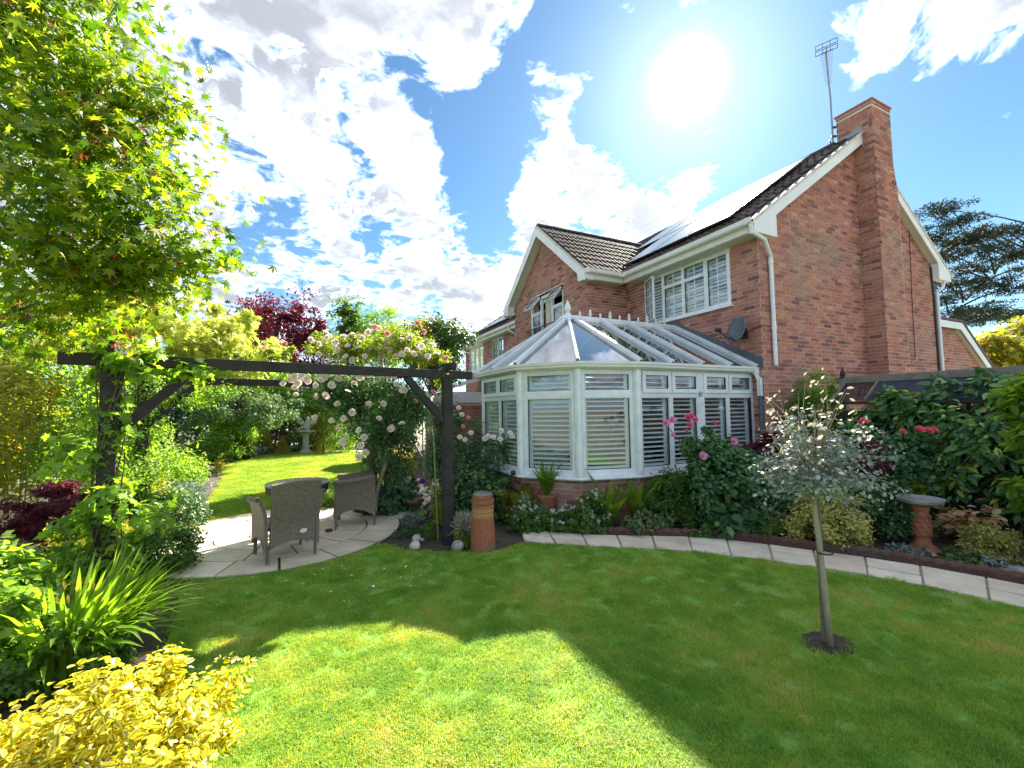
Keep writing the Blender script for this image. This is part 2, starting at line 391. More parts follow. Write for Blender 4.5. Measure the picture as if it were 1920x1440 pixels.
M['mossstone'] = simple('lichened_stone', (0.42,0.43,0.36), 0.9, 0.35, 12, 0.6, 40)
M['greystone'] = simple('grey_boulder', (0.30,0.29,0.27), 0.85, 0.25, 9, 0.5, 40)
M['parasol'] = simple('cream_canvas', (0.70,0.66,0.58), 0.9, 0.05, 4)
M['petal'] = simple('fallen_petal', (0.80,0.78,0.76), 0.6, 0.05, 10)
M['tabletop'] = simple('grey_stone_glass_top', (0.36,0.36,0.34), 0.12, 0.1, 10)
def wickermat():
    m, n = newmat('grey_brown_wicker')
    uv = n('ShaderNodeUVMap').outputs[0]
    br = n('ShaderNodeTexBrick', {'Vector': uv, 'Color1': (1,1,1,1), 'Color2': (0.65,0.65,0.65,1), 'Mortar': (0,0,0,1), 'Scale': 1.0, 'Mortar Size': 0.0030, 'Mortar Smooth': 0.6, 'Brick Width': 0.044, 'Row Height': 0.0145})
    br.offset = 0.5
    c = n.ramp(br.outputs[0], [(0.0, (0.03,0.025,0.02)), (0.45, (0.20,0.16,0.12)), (1.0, (0.37,0.305,0.235))])
    nz = n('ShaderNodeTexNoise', {'Vector': uv, 'Scale': 60.0, 'Detail': 3.0}).outputs[0]
    c = n.mix(1.0, c, n.ramp(nz, [(0.3, 0.8), (0.7, 1.15)]), 'MULTIPLY')
    nm = n('ShaderNodeBump', {'Height': br.outputs[0], 'Strength': 1.0, 'Distance': 0.006}).outputs[0]
    finish(n, n('ShaderNodeBsdfPrincipled', {'Base Color': c, 'Roughness': 0.55, 'Normal': nm}).outputs[0]); return m
M['wicker'] = wickermat()
M['meadow'] = simple('rough_grass', (0.22,0.21,0.13), 0.95, 0.3, 0.7, 0.5, 20, col2=(0.12,0.13,0.07))
def lawnmat():
    m, n = newmat('lawn_turf')
    geo = n('ShaderNodeNewGeometry').outputs['Position']
    a = n('ShaderNodeTexNoise', {'Vector': geo, 'Scale': 1.1, 'Detail': 5.0, 'Roughness': 0.6}).outputs[0]
    b = n('ShaderNodeTexNoise', {'Vector': geo, 'Scale': 35.0, 'Detail': 6.0, 'Roughness': 0.7}).outputs[0]
    c = n.ramp(b, [(0.3, (0.11,0.25,0.04)), (0.7, (0.24,0.43,0.07))])
    c = n.mix(n.math('MULTIPLY', n.sstep(a, 0.5, 0.72), 0.6), c, (0.30,0.31,0.12))
    finish(n, n('ShaderNodeBsdfPrincipled', {'Base Color': c, 'Roughness': 0.85, 'Specular IOR Level': 0.2, 'Normal': n('ShaderNodeBump', {'Height': b, 'Strength': 0.8, 'Distance': 0.02}).outputs[0]}).outputs[0]); return m
M['lawn'] = lawnmat()
def grassmat():
    m, n = newmat('grass_blade')
    geo = n('ShaderNodeNewGeometry').outputs['Position']
    r = isl(n)
    a = n('ShaderNodeTexNoise', {'Vector': geo, 'Scale': 0.9, 'Detail': 5.0, 'Roughness': 0.65}).outputs[0]
    a2 = n('ShaderNodeTexNoise', {'Vector': geo, 'Scale': 3.6, 'Detail': 6.0, 'Roughness': 0.7}).outputs[0]
    f = n.math('ADD', n.math('ADD', n.math('MULTIPLY', r, 0.62), 0.04), n.math('ADD', n.math('MULTIPLY', n.math('SUBTRACT', a, 0.47), 2.1), n.math('MULTIPLY', n.math('SUBTRACT', a2, 0.5), 1.1)), clamp=True)
    c = n.ramp(f, [(0.0, (0.13,0.33,0.04)), (0.35, (0.21,0.43,0.055)), (0.65, (0.31,0.50,0.07)), (0.86, (0.42,0.52,0.12)), (1.0, (0.47,0.49,0.22))])
    pr = n('ShaderNodeBsdfPrincipled', {'Base Color': c, 'Roughness': 0.5, 'Specular IOR Level': 0.3})
    tr = n('ShaderNodeBsdfTranslucent', {'Color': n.mix(1.0, c, (2.1,1.2,0.5), 'MULTIPLY')})
    finish(n, n('ShaderNodeMixShader', {0: 0.43, 1: pr.outputs[0], 2: tr.outputs[0]}).outputs[0]); return m
M['grass'] = grassmat()
# ================================================================== the setting
def pip(poly, x, y):
    """points in polygon, vectorised"""
    ins = np.zeros(len(x), bool); m = len(poly)
    for i in range(m):
        x1, y1 = poly[i]; x2, y2 = poly[(i+1) % m]
        c = ((y1 > y) != (y2 > y)) & (x < (x2-x1)*(y-y1)/(y2-y1+1e-12)+x1)
        ins ^= c
    return ins
g = MB(); g.box(-400, 400, -400, 400, -0.6, -0.02)
g.build('ground', M['meadow'], kind='structure')
bd = MB(); bd.prism([(-13.8,-6),(-8.4,-6),(-8.0,-2.2),(-8.0,1.0),(-4.9,.0),(-1.2,-5.2),(3.0,-5.2),(3.0,.2),(-.2,.3),(-1.2,3.9),(-1.2,16.8),(-13.8,16.8)], -0.03, -0.012)
bd.build('flower_bed', M['soil'], kind='structure')

PATH_LO = [(-4.75,0.10),(-4.333,-0.279),(-3.918,-0.592),(-3.517,-0.873),(-3.173,-1.163),(-2.876,-1.523),(-2.635,-1.837),(-2.37,-2.227),(-2.15,-2.661),(-2.02,-3.09),(-1.94,-3.40),(-1.86,-4.0),(-1.84,-4.8)]
PATH_HI = [(-4.50,0.72),(-4.20,0.28),(-3.86,-0.03),(-3.44,-0.30),(-3.03,-0.55),(-2.66,-0.80),(-2.36,-1.12),(-2.08,-1.53),(-1.82,-1.98),(-1.58,-2.36),(-1.42,-2.74),(-1.31,-3.12),(-1.22,-3.50),(-1.16,-4.1),(-1.15,-4.8)]
PC = (-7.59, 2.09); PR = 1.64
lawn_edge_left = [(-8.30,0.70),(-8.33,0.25),(-8.27,0.0),(-8.22,-0.35),(-8.18,-0.75),(-8.12,-1.2),(-8.05,-1.6),(-8.02,-2.2),(-8.1,-2.8),(-8.3,-3.6),(-8.5,-5.0),(-8.6,-9.0)]
arc = [(PC[0]+PR*math.cos(a), PC[1]+PR*math.sin(a)) for a in np.linspace(R(245), R(316), 12)]
LAWN = arc + [(-6.16,0.518),(-5.946,0.337),(-5.549,0.10),(-5.139,-0.02)] + PATH_LO + [(-1.6,-9.0)] + lawn_edge_left[::-1]
lw = MB(); lw.prism(LAWN, -0.02, 0.012); lw.build('lawn', M['lawn'], kind='structure')
BLAWN = [(-8.9,2.95),(-8.95,4.0),(-8.95,5.8),(-9.2,8.5),(-9.6,11.4),(-9.45,13.4),(-9.0,14.6),(-8.3,15.1),(-7.1,15.0),(-6.0,14.6),(-4.8,13.6),(-4.0,12.0),(-4.0,9.0),(-4.8,6.5),(-5.7,4.9),(-6.25,4.1),(-6.4,3.6),(-6.6,3.25),(-7.1,3.66),(-7.7,3.75),(-8.3,3.6)]
lw = MB(); lw.prism(BLAWN, -0.02, 0.012); lw.build('back_lawn', M['lawn'], kind='structure')
fl = MB(); fl.prism([(-9.2,14.6),(-8.4,15.3),(-7.1,15.25),(-5.9,14.8),(-4.7,13.8),(-4.5,14.2),(-5.8,15.3),(-7.2,15.75),(-8.6,15.7),(-9.5,15.0)], -0.02, 0.016)
fl.build('gravel_path', M['limestone'], kind='structure')

# ---- grass blades: real blades, one object
def tuft(seed, nb, rad, h):
    rg = random.Random(seed); mb = MB()
    for i in range(nb):
        a = rg.uniform(0, 6.283); r = rad*math.sqrt(rg.random()); x = r*math.cos(a); y = r*math.sin(a)
        b = rg.uniform(0, 6.283); L = h*rg.uniform(0.55, 1.25); t = rg.uniform(0.15, 0.95); wd = rg.uniform(0.0011, 0.0022)*(h/0.03)
        dx, dy = math.cos(b), math.sin(b); sx, sy = -dy*wd, dx*wd
        m1 = (x+dx*L*t*0.3, y+dy*L*t*0.3, L*0.6); tp = (x+dx*L*t, y+dy*L*t, L*(1-0.35*t))
        mb.add([(x-sx,y-sy,0),(x+sx,y+sy,0),(m1[0]+sx*.8,m1[1]+sy*.8,m1[2]),(m1[0]-sx*.8,m1[1]-sy*.8,m1[2]),tp], [(0,1,2,3),(3,2,4)])
    return mb.mesh('grass_tuft', M['grass'])
_h = (-3.942,-3.002); HOLE = (_h[0]+.02, _h[1]+.03)
def scatter(name, poly, density, mesh_list, seed, smin, smax, label):
    """grass standing on a lawn: points carrying scale and turn, blades set on them"""
    rg = np.random.default_rng(seed)
    P = np.array(poly); lo = P.min(0); hi = P.max(0); area = (hi-lo).prod()
    k = int(area*density.max_) ; xy = rg.uniform(lo, hi, (k, 2))
    keep = pip(poly, xy[:,0], xy[:,1]); xy = xy[keep]
    d = np.hypot(xy[:,0]-CAM.x, xy[:,1]-CAM.y)
    keep = (rg.random(len(xy)) < density(d)/density.max_) & (np.hypot((xy[:,0]-HOLE[0])/.17, (xy[:,1]-HOLE[1])/.14) > 1.0); xy = xy[keep]; d = d[keep]
    fx = xy[:,0]-CAM.x; fy = xy[:,1]-CAM.y                       # leave out what stands far outside the view
    fwd_ = fx*fw.x+fy*fw.y; sid = fx*rt.x+fy*rt.y
    keep = (fwd_ > -0.6) & (np.abs(sid) < 1.5*fwd_+1.6); xy = xy[keep]; d = d[keep]
    me = bpy.data.meshes.new(name)
    me.from_pydata([(x, y, 0.011) for x, y in xy], [], [])
    s = (rg.uniform(smin, smax, len(xy))*np.clip(d/5.0, 1.0, 1.8)).astype(np.float32)
    ta = np.zeros((len(xy), 3), np.float32); ta[:,2] = rg.uniform(0, 6.283, len(xy))
    a = me.attributes.new('gs', 'FLOAT', 'POINT'); a.data.foreach_set('value', s)
    a = me.attributes.new('gr', 'FLOAT_VECTOR', 'POINT'); a.data.foreach_set('vector', ta.ravel())
    o = link(name, me); tag(o, label, None, None, 'stuff')
    ng = bpy.data.node_groups.new(name+'_nodes', 'GeometryNodeTree')
    ng.interface.new_socket('Geometry', in_out='INPUT', socket_type='NodeSocketGeometry')
    ng.interface.new_socket('Geometry', in_out='OUTPUT', socket_type='NodeSocketGeometry')
    q = N(ng); gi = q('NodeGroupInput'); go = q('NodeGroupOutput')
    join = q('GeometryNodeJoinGeometry')
    for mo in mesh_list:
        oi = q('GeometryNodeObjectInfo', {'Object': mo}); oi.transform_space = 'ORIGINAL'
        q.l.new(oi.outputs['Geometry'], join.inputs[0])
    # one instance per tuft kind, picked by index
    g2i = q('GeometryNodeGeometryToInstance')
    for mo in mesh_list:
        oi = q('GeometryNodeObjectInfo', {'Object': mo, 'As Instance': True}); q.l.new(oi.outputs['Geometry'], g2i.inputs[0])
    na = q('GeometryNodeInputNamedAttribute', data_type='FLOAT'); na.inputs[0].default_value = 'gs'
    nr = q('GeometryNodeInputNamedAttribute', data_type='FLOAT_VECTOR'); nr.inputs[0].default_value = 'gr'
    ip = q('GeometryNodeInstanceOnPoints', {'Points': gi.outputs[0], 'Instance': g2i.outputs[0], 'Pick Instance': True})
    q.l.new(na.outputs[0], ip.inputs['Scale']); q.l.new(nr.outputs[0], ip.inputs['Rotation'])
    q.l.new(ip.outputs[0], go.inputs[0])
    q.n.remove(join)
    for nd in list(q.n):
        if nd.type == 'OBJECT_INFO' and not nd.outputs['Geometry'].is_linked: q.n.remove(nd)
    md = o.modifiers.new('grass', 'NODES'); md.node_group = ng
    return len(xy)
TUFT_COL = bpy.data.collections.new('tufts')        # tuft meshes used only by the grass; not linked to the scene
tufts = []
for i in range(4):
    to = bpy.data.objects.new('grass_tuft', tuft(i, 70, 0.060, 0.026)); TUFT_COL.objects.link(to); tufts.append(to)
def dens_near(d): return np.clip(620*np.exp(-(np.maximum(d-2.0, 0))/3.0), 170, 620)
dens_near.max_ = 620
scatter('grass', LAWN, dens_near, tufts, 3, 0.85, 1.25, 'short mown grass of the front lawn')
def dens_far(d): return np.clip(170*np.exp(-(np.maximum(d-8, 0))/8.0), 45, 170)
dens_far.max_ = 170
scatter('grass_beyond_patio', BLAWN, dens_far, tufts, 4, 0.9, 1.2, 'short mown grass of the back lawn beyond the patio')

# ---- patio: rings of cut sandstone
pat = thing('patio', 'round patio of cut sandstone slabs in rings', 'patio', (PC[0], PC[1], 0.0), kind='structure')
pb = MB(); pb.lathe([(0.01,-0.02),(PR-0.01,-0.02),(PR-0.01,0.014),(0.01,0.014)], 64); pb.build('joint_bed', M['joint'], pat)
rg = random.Random(11)
def sector(r0, r1, a0, a1, z0, z1, gap):
    k = max(2, int((a1-a0)/0.11)); pts = []
    g1 = gap/2/max(r1, .05); g0 = gap/2/max(r0, .12)
    for i in range(k+1): a = a0+g1+(a1-a0-2*g1)*i/k; pts.append(((r1-gap/2)*math.cos(a), (r1-gap/2)*math.sin(a)))
    if r0 > 0.03:
        for i in range(k, -1, -1): a = a0+g0+(a1-a0-2*g0)*i/k; pts.append(((r0+gap/2)*math.cos(a), (r0+gap/2)*math.sin(a)))
    else: pts.append((0.012*math.cos((a0+a1)/2), 0.012*math.sin((a0+a1)/2)))
    return pts
for r0, r1, cnt, ph in ((0.0,0.36,6,0.2),(0.36,0.76,8,0.5),(0.76,1.17,13,0.1),(1.17,PR,17,0.33)):
    for i in range(cnt):
        a0 = ph+6.283*i/cnt; a1 = ph+6.283*(i+1)/cnt; j = rg.uniform(-.004,.004)
        s = MB(); s.prism(sector(r0, r1, a0+j, a1, 0, 0, rg.uniform(.018,.030)), 0.012, 0.030+rg.uniform(-.002,.002)); s.build('paving_slab', M['paving'], pat)
# slabs that square the circle off towards the left border, and the little path going up between roses
side = thing('side_path', 'stone path leading from the patio up between the roses', 'path', (0,0,0), kind='structure')
SP_L = [(-6.17,2.95),(-5.85,3.45),(-5.45,4.25),(-5.05,5.1),(-4.75,5.9)]; SP_R = [(-5.93,2.0),(-5.45,2.55),(-4.95,3.5),(-4.6,4.45),(-4.3,5.4)]
jb = MB(); jb.prism(SP_L+SP_R[::-1], -0.02, 0.006); jb.build('joint_bed', M['joint'], side)
def lerp(a, b, t): return (a[0]+(b[0]-a[0])*t, a[1]+(b[1]-a[1])*t)
def along(pl, t):
    ds = [0]
    for i in range(len(pl)-1): ds.append(ds[-1]+math.dist(pl[i], pl[i+1]))
    t *= ds[-1]
    for i in range(len(pl)-1):
        if t <= ds[i+1]+1e-9: return lerp(pl[i], pl[i+1], (t-ds[i])/(ds[i+1]-ds[i]))
    return pl[-1]
def shrink(q, gsz):
    cx = sum(p[0] for p in q)/len(q); cy = sum(p[1] for p in q)/len(q); o = []
    for p in q:
        d = math.hypot(p[0]-cx, p[1]-cy); o.append((cx+(p[0]-cx)*(1-gsz/d), cy+(p[1]-cy)*(1-gsz/d)))
    return o
def slabs(parent, A, B, cnt, splits, seed, z=0.022, skew=0.0):
    rg = random.Random(seed)
    for i in range(cnt):
        t0, t1 = i/cnt, (i+1)/cnt
        a0, a1, b0, b1 = along(A, t0), along(A, t1), along(B, min(1,max(0,t0+skew))), along(B, min(1,max(0,t1+skew)))
        parts_ = [(a0,a1,b1,b0)]
        if i in splits:
            s = splits[i]; m0, m1 = lerp(a0,b0,s), lerp(a1,b1,s); parts_ = [(a0,a1,m1,m0),(m0,m1,b1,b0)]
        for q in parts_:
            s = MB(); s.prism(shrink(q, rg.uniform(.012,.022)), 0.004, z+rg.uniform(-.003,.003)); s.build('paving_slab', M['paving'], parent)
slabs(side, SP_L, SP_R, 6, {0:.5,2:.45,4:.5}, 3)
path = thing('garden_path', 'curving pale sandstone path between lawn and flower bed', 'path', (0,0,0), kind='structure')
jb = MB(); jb.prism(PATH_LO+PATH_HI[::-1], -0.02, 0.012); jb.build('joint_bed', M['sandjoint'], path)
slabs(path, PATH_LO, PATH_HI, 15, {0:.5,1:.42,3:.55,5:.5,7:.6,9:.45,11:.5,13:.4}, 5)

# ---- block paving beyond the birdbath
bp = thing('block_paving', 'grey block paving in the shade of the hedge', 'paving', (0,0,0), kind='structure')
jb = MB(); jb.box(0.40, 3.2, -4.3, -2.72, -0.02, 0.002); jb.build('joint_bed', M['joint'], bp)
me = MB().box(-.098,.098,-.047,.047,0,.022).mesh('paving_block', M['cobble'])
for i in range(17):
    for j in range(13):
        link('paving_block', me, bp, (0.48+(j+(i%2)*.5)*0.205, -4.25+i*0.098, 0.001+rg.uniform(-.002,.003)), (0,0,rg.uniform(-.02,.02)))

# ---- twisted rope-top edging tiles along the bed
ed = thing('rope_edging', 'dark red rope-top edging tiles along the flower bed', 'edging', (0,0,0))
def rope_tile(L):
    mb = MB(); mb.box(-L/2, L/2, -.022, .022, -.03, .075)
    k = 12; seg = int(L/0.012); vs = []; fs = []
    for i in range(seg+1):
        x = -L/2+L*i/seg
        for j in range(k):
            a = 6.283*j/k; r = 0.034+0.008*math.sin(3*a+x*75)
            vs.append((x, r*math.cos(a), .088+r*math.sin(a)))
    for i in range(seg):
        for j in range(k): fs.append((i*k+j, (i+1)*k+j, (i+1)*k+(j+1)%k, i*k+(j+1)%k))
    fs.append(tuple(range(k))); fs.append(tuple(seg*k+j for j in range(k))[::-1])
    mb.add(vs, fs); return mb.mesh('edging_tile', M['edging'])
rme = rope_tile(0.47)
ne = 11
EH = [(p[0]+0.05, p[1]+0.04) for p in PATH_HI]
for i in range(ne):
    a = along(EH, i/ne); b = along(EH, (i+1)/ne); L = math.dist(a, b)
    link('edging_tile', rme, ed, ((a[0]+b[0])/2, (a[1]+b[1])/2, -0.012+rg.uniform(-.008,.008)), (rg.uniform(-.05,.05), rg.uniform(-.015,.015), math.atan2(b[1]-a[1], b[0]-a[0])), ((L-0.008)/0.47, 1, 1))

# ================================================================== the house
house = thing('brick_house', 'large red brick house with brown tiled roof and white trim', 'house', (0,0,0))
EZ = 4.92; SL = 0.697; UE = -0.35; RU = 3.42; RZ = EZ+SL*(RU-UE)      # main roof: eave line, pitch, ridge
VFAR = 15.6
BR = []                                                              # whole bricks: (distance, position, turn)
bw = MB()
brg = random.Random(21)
def brick_wall(mapf, outline, z0, z1, holes, rz, indiv=True, first=0.0, seed_off=0, target=None):
    """mapf(a, z, d) -> point; outline(z) -> (a0, a1); holes = [(a0,a1,z0,z1)]"""
    tgt = target if target is not None else bw
    k0 = int(round(z0/0.075))
    for k in range(k0, int(z1/0.075)+1):
        za, zb = k*0.075+0.005, k*0.075+0.070; zm = (za+zb)/2
        if zb > z1+0.01: break
        span = outline(zm)
        if span is None: continue
        ivs = [span]
        for h in holes:
            if zm > h[2] and zm < h[3]:
                nx = []
                for a, b in ivs:
                    if h[1] <= a or h[0] >= b: nx.append((a, b)); continue
                    if h[0]-a > .02: nx.append((a, h[0]))
                    if b-h[1] > .02: nx.append((h[1], b))
                ivs = nx
        off = (k % 2)*0.1125+first
        for a, b in ivs:
            j = math.floor((a-off)/0.225)
            while True:
                p = off+j*0.225; q = p+0.225; j += 1
                if p >= b: break
                pa, pb_ = max(p+.005, a), min(q-.005, b)
                if pb_-pa < 0.03: continue
                pr = 0.007+brg.uniform(-.0018,.0022)
                if indiv and pb_-pa > 0.214:
                    c = mapf((pa+pb_)/2, zm, pr)
                    BR.append(((Vector(c)-CAM).length, c, rz)); continue
                vs = [mapf(*t) for t in ((pa,za,-.02),(pb_,za,-.02),(pb_,zb,-.02),(pa,zb,-.02),(pa,za,pr),(pb_,za,pr),(pb_,zb,pr),(pa,zb,pr))]
                tgt.add(vs, [(4,5,6,7),(0,1,5,4),(1,2,6,5),(2,3,7,6),(3,0,4,7)])
gable_map = lambda a, z, d: (a, -d, z)            # gable wall faces -v
back_map = lambda a, z, d: (-d, a, z)             # back walls face -u
WU = -1.2; WV0, WV1 = 3.50, 7.45; WRV = 5.48; WE0, WE1 = WV0-0.30, WV1+0.33; WRZ = 6.87; WS = (WRZ-EZ)/(WRV-WE0)
GW = 6.72
def gable_out(z):
    if z < 4.80: return (-0.006, GW)
    a0 = UE+(z-EZ+0.13)/SL; a1 = RU+(RU-UE)-(z-EZ+0.13)/SL
    a0 = max(a0, -0.006); a1 = min(a1, GW)
    return (a0, a1) if a1-a0 > .05 else None
CH0, CH1 = 3.42, 4.30                              # chimney breast
MW = (0.57, 2.85, 3.63, 4.74)                      # main upper window
FW1 = (13.2, 15.05, 3.50, 4.74); FW2 = (11.0, 12.2, 3.50, 4.74)
WW = (4.56, 6.36, 2.70, 4.99)                      # balcony window in the wing
brick_wall(gable_map, gable_out, 1.35, 7.3, [(CH0, CH1, 0, 9)], 0.0)
brick_wall(back_map, lambda z: (0.012, WV0), 0.9, 4.78, [MW], R(-90), first=0.1125)
brick_wall(lambda a, z, d: (a, WV0-d, z), lambda z: (WU-0.006, 0), 1.5, 4.9, [], 0.0)
def wing_out(z):
    if z < 4.80: return (WV0+0.012, WV1)
    a0 = WE0+(z-EZ+0.14)/WS; a1 = WRV+(WRV-WE0)-(z-EZ+0.14)/WS
    a0 = max(a0, WV0+.012); a1 = min(a1, WV1)
    return (a0, a1) if a1-a0 > .05 else None
brick_wall(lambda a, z, d: (WU-d, a, z), wing_out, 1.5, 6.8, [WW], R(-90), first=0.1125)
brick_wall(back_map, lambda z: (WV1, VFAR), 0.0, 4.78, [FW1, FW2, (10.9, 13.4, 0, 2.6)], R(-90), indiv=False)
# chimney: breast, then the narrower stack above the roof
CP = 0.36; SK1 = 4.16; STK = 8.05; SB = 0.30
def ch_front_out(z):
    return (CH0-0.006, CH1 if z < 6.2 else (SK1 if z > 6.9 else CH1-(CH1-SK1)*(z-6.2)/0.7))
brick_wall(lambda a, z, d: (a, -CP-d, z), ch_front_out, 1.35, STK+0.02, [], 0.0)
brick_wall(lambda a, z, d: (CH0-d, a, z), lambda z: (-CP+.012, 0.0 if z < 7.0 else SB), 1.35, STK+0.02, [], R(-90), first=0.05)
brick_wall(lambda a, z, d: (a, SB+d, z), lambda z: (CH0, SK1), 7.4, STK+0.02, [], 0.0, indiv=False)
# cap courses oversailing
capb = MB()
for k, (o_, z) in enumerate(((0.012, STK+0.03),)):
    for i in range(4):
        a0 = CH0-o_+i*(SK1-CH0+2*o_)/4; a1 = a0+(SK1-CH0+2*o_)/4-.008
        capb.box(a0, a1, -CP-o_, SB+o_, z, z+.066)
capb.box(CH0-.035, SK1+.035, -CP-.035, SB+.035, STK+.10, STK+.13)
# the walls behind the bricks (the mortar)
wl = MB()
wl.prism([(0,0),(GW,0),(GW,.28),(.28,.28),(.28,VFAR),(0,VFAR)], 0, 3.40)
wallm = MB()
def wall_poly(pts, n_, th): wallm.slab(pts, th)
def wall_gable():
    pts = [(0,0,0),(GW,0,0),(GW,0,4.78)]
    pts += [(RU,0,RZ-.14),(0,0,EZ-.14+SL*0.35)]
    wallm.slab(pts[::-1], 0.28)
wall_gable()
def wall_rect_holes(fn, a0, a1, z0, z1, holes, th):
    """wall made of boxes round its openings; fn(a, d, z)"""
    xs = sorted(set([a0, a1]+[h[0] for h in holes]+[h[1] for h in holes])); zs = sorted(set([z0, z1]+[h[2] for h in holes]+[h[3] for h in holes]))
    for i in range(len(xs)-1):
        for j in range(len(zs)-1):
            xm = (xs[i]+xs[i+1])/2; zm = (zs[j]+zs[j+1])/2
            if any(h[0] < xm < h[1] and h[2] < zm < h[3] for h in holes) or zm < z0 or zm > z1 or xm < a0 or xm > a1: continue
            c = [fn(x, d, z) for z in (zs[j], zs[j+1]) for x, d in ((xs[i],0),(xs[i+1],0),(xs[i+1],th),(xs[i],th))]
            wallm.add(c, [(0,1,2,3),(7,6,5,4),(4,5,1,0),(5,6,2,1),(6,7,3,2),(7,4,0,3)])
CONS = (0.35, 3.45, 0.0, 2.2)
wall_rect_holes(lambda a, d, z: (d, a, z), 0.28, WV0+.28, 0, 4.80, [MW, CONS], .28)
wall_rect_holes(lambda a, d, z: (d, a, z), WV1, VFAR, 0, 4.80, [FW1, FW2], .28)
wallm.box(WU, 0, WV0, WV0+.28, 0, 4.85)
wallm.box(WU, 0, WV1-.28, WV1, 0, 4.85)
wall_rect_holes(lambda a, d, z: (WU+d, a, z), WV0+.28, WV1-.28, 0, 4.85, [WW], .28)
wallm.slab([(WU,WV0,4.85),(WU,WV1,4.85),(WU,WRV,WRZ-.14)], .28)
wallm.box(CH0, CH1, -CP, 0, 0, 6.2)
wallm.add([(CH0,-CP,6.2),(CH1,-CP,6.2),(CH1,0,6.2),(CH0,0,6.2),(CH0,-CP,6.9),(SK1,-CP,6.9),(SK1,0,6.9),(CH0,0,6.9)], [(0,1,5,4),(1,2,6,5),(2,3,7,6),(3,0,4,7)])
wallm.box(CH0, SK1, -CP, SB, 6.9, STK+.02)
wallm.box(0, GW, VFAR-.28, VFAR, 0, 4.8)
wallm.box(GW-.28, GW, .28, VFAR, 0, 4.8)
wallo = wallm.build('wall', M['mortar'], house)
capb.build('chimney_cap', M['brick'], house)
BR.sort(key=lambda t: t[0])
stdb = MB().add([(-.1075,.027,-.0325),(.1075,.027,-.0325),(.1075,.027,.0325),(-.1075,.027,.0325),(-.1075,0,-.0325),(.1075,0,-.0325),(.1075,0,.0325),(-.1075,0,.0325)], [(4,5,6,7),(0,1,5,4),(1,2,6,5),(2,3,7,6),(3,0,4,7)])
brick_me = stdb.mesh('brick', M['brick'])
NB = 0
for d, c, rz in BR:
    vis = c[2] > 2.75
    if NB < 298 and vis:
        link('brick', brick_me, wallo, c, (0,0,rz)); NB += 1
    else:
        ca, sa = math.cos(rz), math.sin(rz)
        bw.add([(c[0]+x*ca-y*sa, c[1]+x*sa+y*ca, c[2]+z) for x, y, z in stdb.v], stdb.f)
bw.build('brickwork', M['brick'], wallo, kind='stuff')
# inside: a floor slab and dark rooms so that the windows look into something
ins = MB(); ins.box(.3, GW-.3, .3, VFAR-.3, 2.45, 2.6); ins.box(2.6, 2.7, .3, 3.45, 2.6, 4.7); ins.box(2.6, 2.7, WV1, VFAR-.3, 2.6, 4.7); ins.box(WU+.3, 2.0, WV0+.3, WV1-.3, 2.45, 2.6); ins.box(1.9,2.0,WV0+.3,WV1-.3,2.6,4.8)
ins.build('inside_floor', M['plaster'], house)

# ---- roof: boarding, then tiles
rf = MB()
def roofslab(pts, th=0.05): rf.slab(pts, th)
v0r, v1r = -0.17, VFAR+.17
e = 0.03
rf.slab([(UE,v0r,EZ-.03),(UE,v1r,EZ-.03),(RU,v1r,RZ-.03),(RU,v0r,RZ-.03)][::-1], .05)
rf.slab([(2*RU-UE,v0r,EZ-.03),(2*RU-UE,v1r,EZ-.03),(RU,v1r,RZ-.03),(RU,v0r,RZ-.03)], .05)
ME_ = UE+(WRZ-EZ)/SL                                # u where the wing ridge meets the main slope
WG = WU-0.26                                        # verge of the wing
rf.slab([(WG,WE0,EZ-.03),(UE,WE0,EZ-.03),(ME_,WRV,WRZ-.03),(WG,WRV,WRZ-.03)], .05)
rf.slab([(WG,2*WRV-WE0,EZ-.03),(UE,2*WRV-WE0,EZ-.03),(ME_,WRV,WRZ-.03),(WG,WRV,WRZ-.03)][::-1], .05)
roofo = rf.build('roof', M['lead'], house)
def tile_mesh():
    """double roman tile 300 wide, 345 gauge: x across, y up the slope"""
    mb = MB(); prof = []
    for i in range(13):
        x = -0.15+0.30*i/12; t = (i/12*2) % 1.0
        prof.append((x, 0.042*max(0, math.sin(math.pi*min(1, t/0.55)))**0.8 if t < .55 else 0.0))
    vs = []; fs = []
    for y, lift in ((-0.385, 0.038), (0.0, 0.004)):
        for x, z in prof: vs.append((x, y, z+lift))
    for x, z in prof: vs.append((x, -0.385, z+0.038-0.024))
    k = len(prof)
    for i in range(k-1): fs.append((i, i+1, k+i+1, k+i)); fs.append((2*k+i, 2*k+i+1, i+1, i))
    return mb.add(vs, fs).mesh('roof_tile', M['tile'])
tme = tile_mesh()
tiles = []
def tile_slope(origin, across, upv, n_rows, gauge, width_fn, nrm):
    """rows of tiles: origin at eave; across & upv unit vectors"""
    O = Vector(origin); A = Vector(across); U = Vector(upv); Nn = Vector(nrm)
    for r in range(n_rows):
        s = (r+1)*gauge
        a0, a1 = width_fn(s-gauge*.5)
        k0 = math.ceil((a0-.10)/0.30); k1 = math.floor((a1+.10)/0.30)
        for k in range(k0, k1):
            p = O+A*((k+.5)*0.30)+U*s+Nn*.02
            mtx = Matrix(((A.x,U.x,Nn.x,p.x),(A.y,U.y,Nn.y,p.y),(A.z,U.z,Nn.z,p.z),(0,0,0,1)))
            if brg.random() < 1:
                mtx = mtx @ Matrix.Rotation(brg.uniform(-.010,.010), 4, 'Z') @ Matrix.Rotation(brg.uniform(-.012,.006), 4, 'X')
            tiles.append(((p-CAM).length, mtx))
cs = 1/math.sqrt(1+SL*SL); umain = (cs, 0, SL*cs); nmain = (-SL*cs, 0, cs)
Lmain = (RU-UE)/cs
def main_w(s):
    u = UE+s*cs
    return (v0r, v1r)
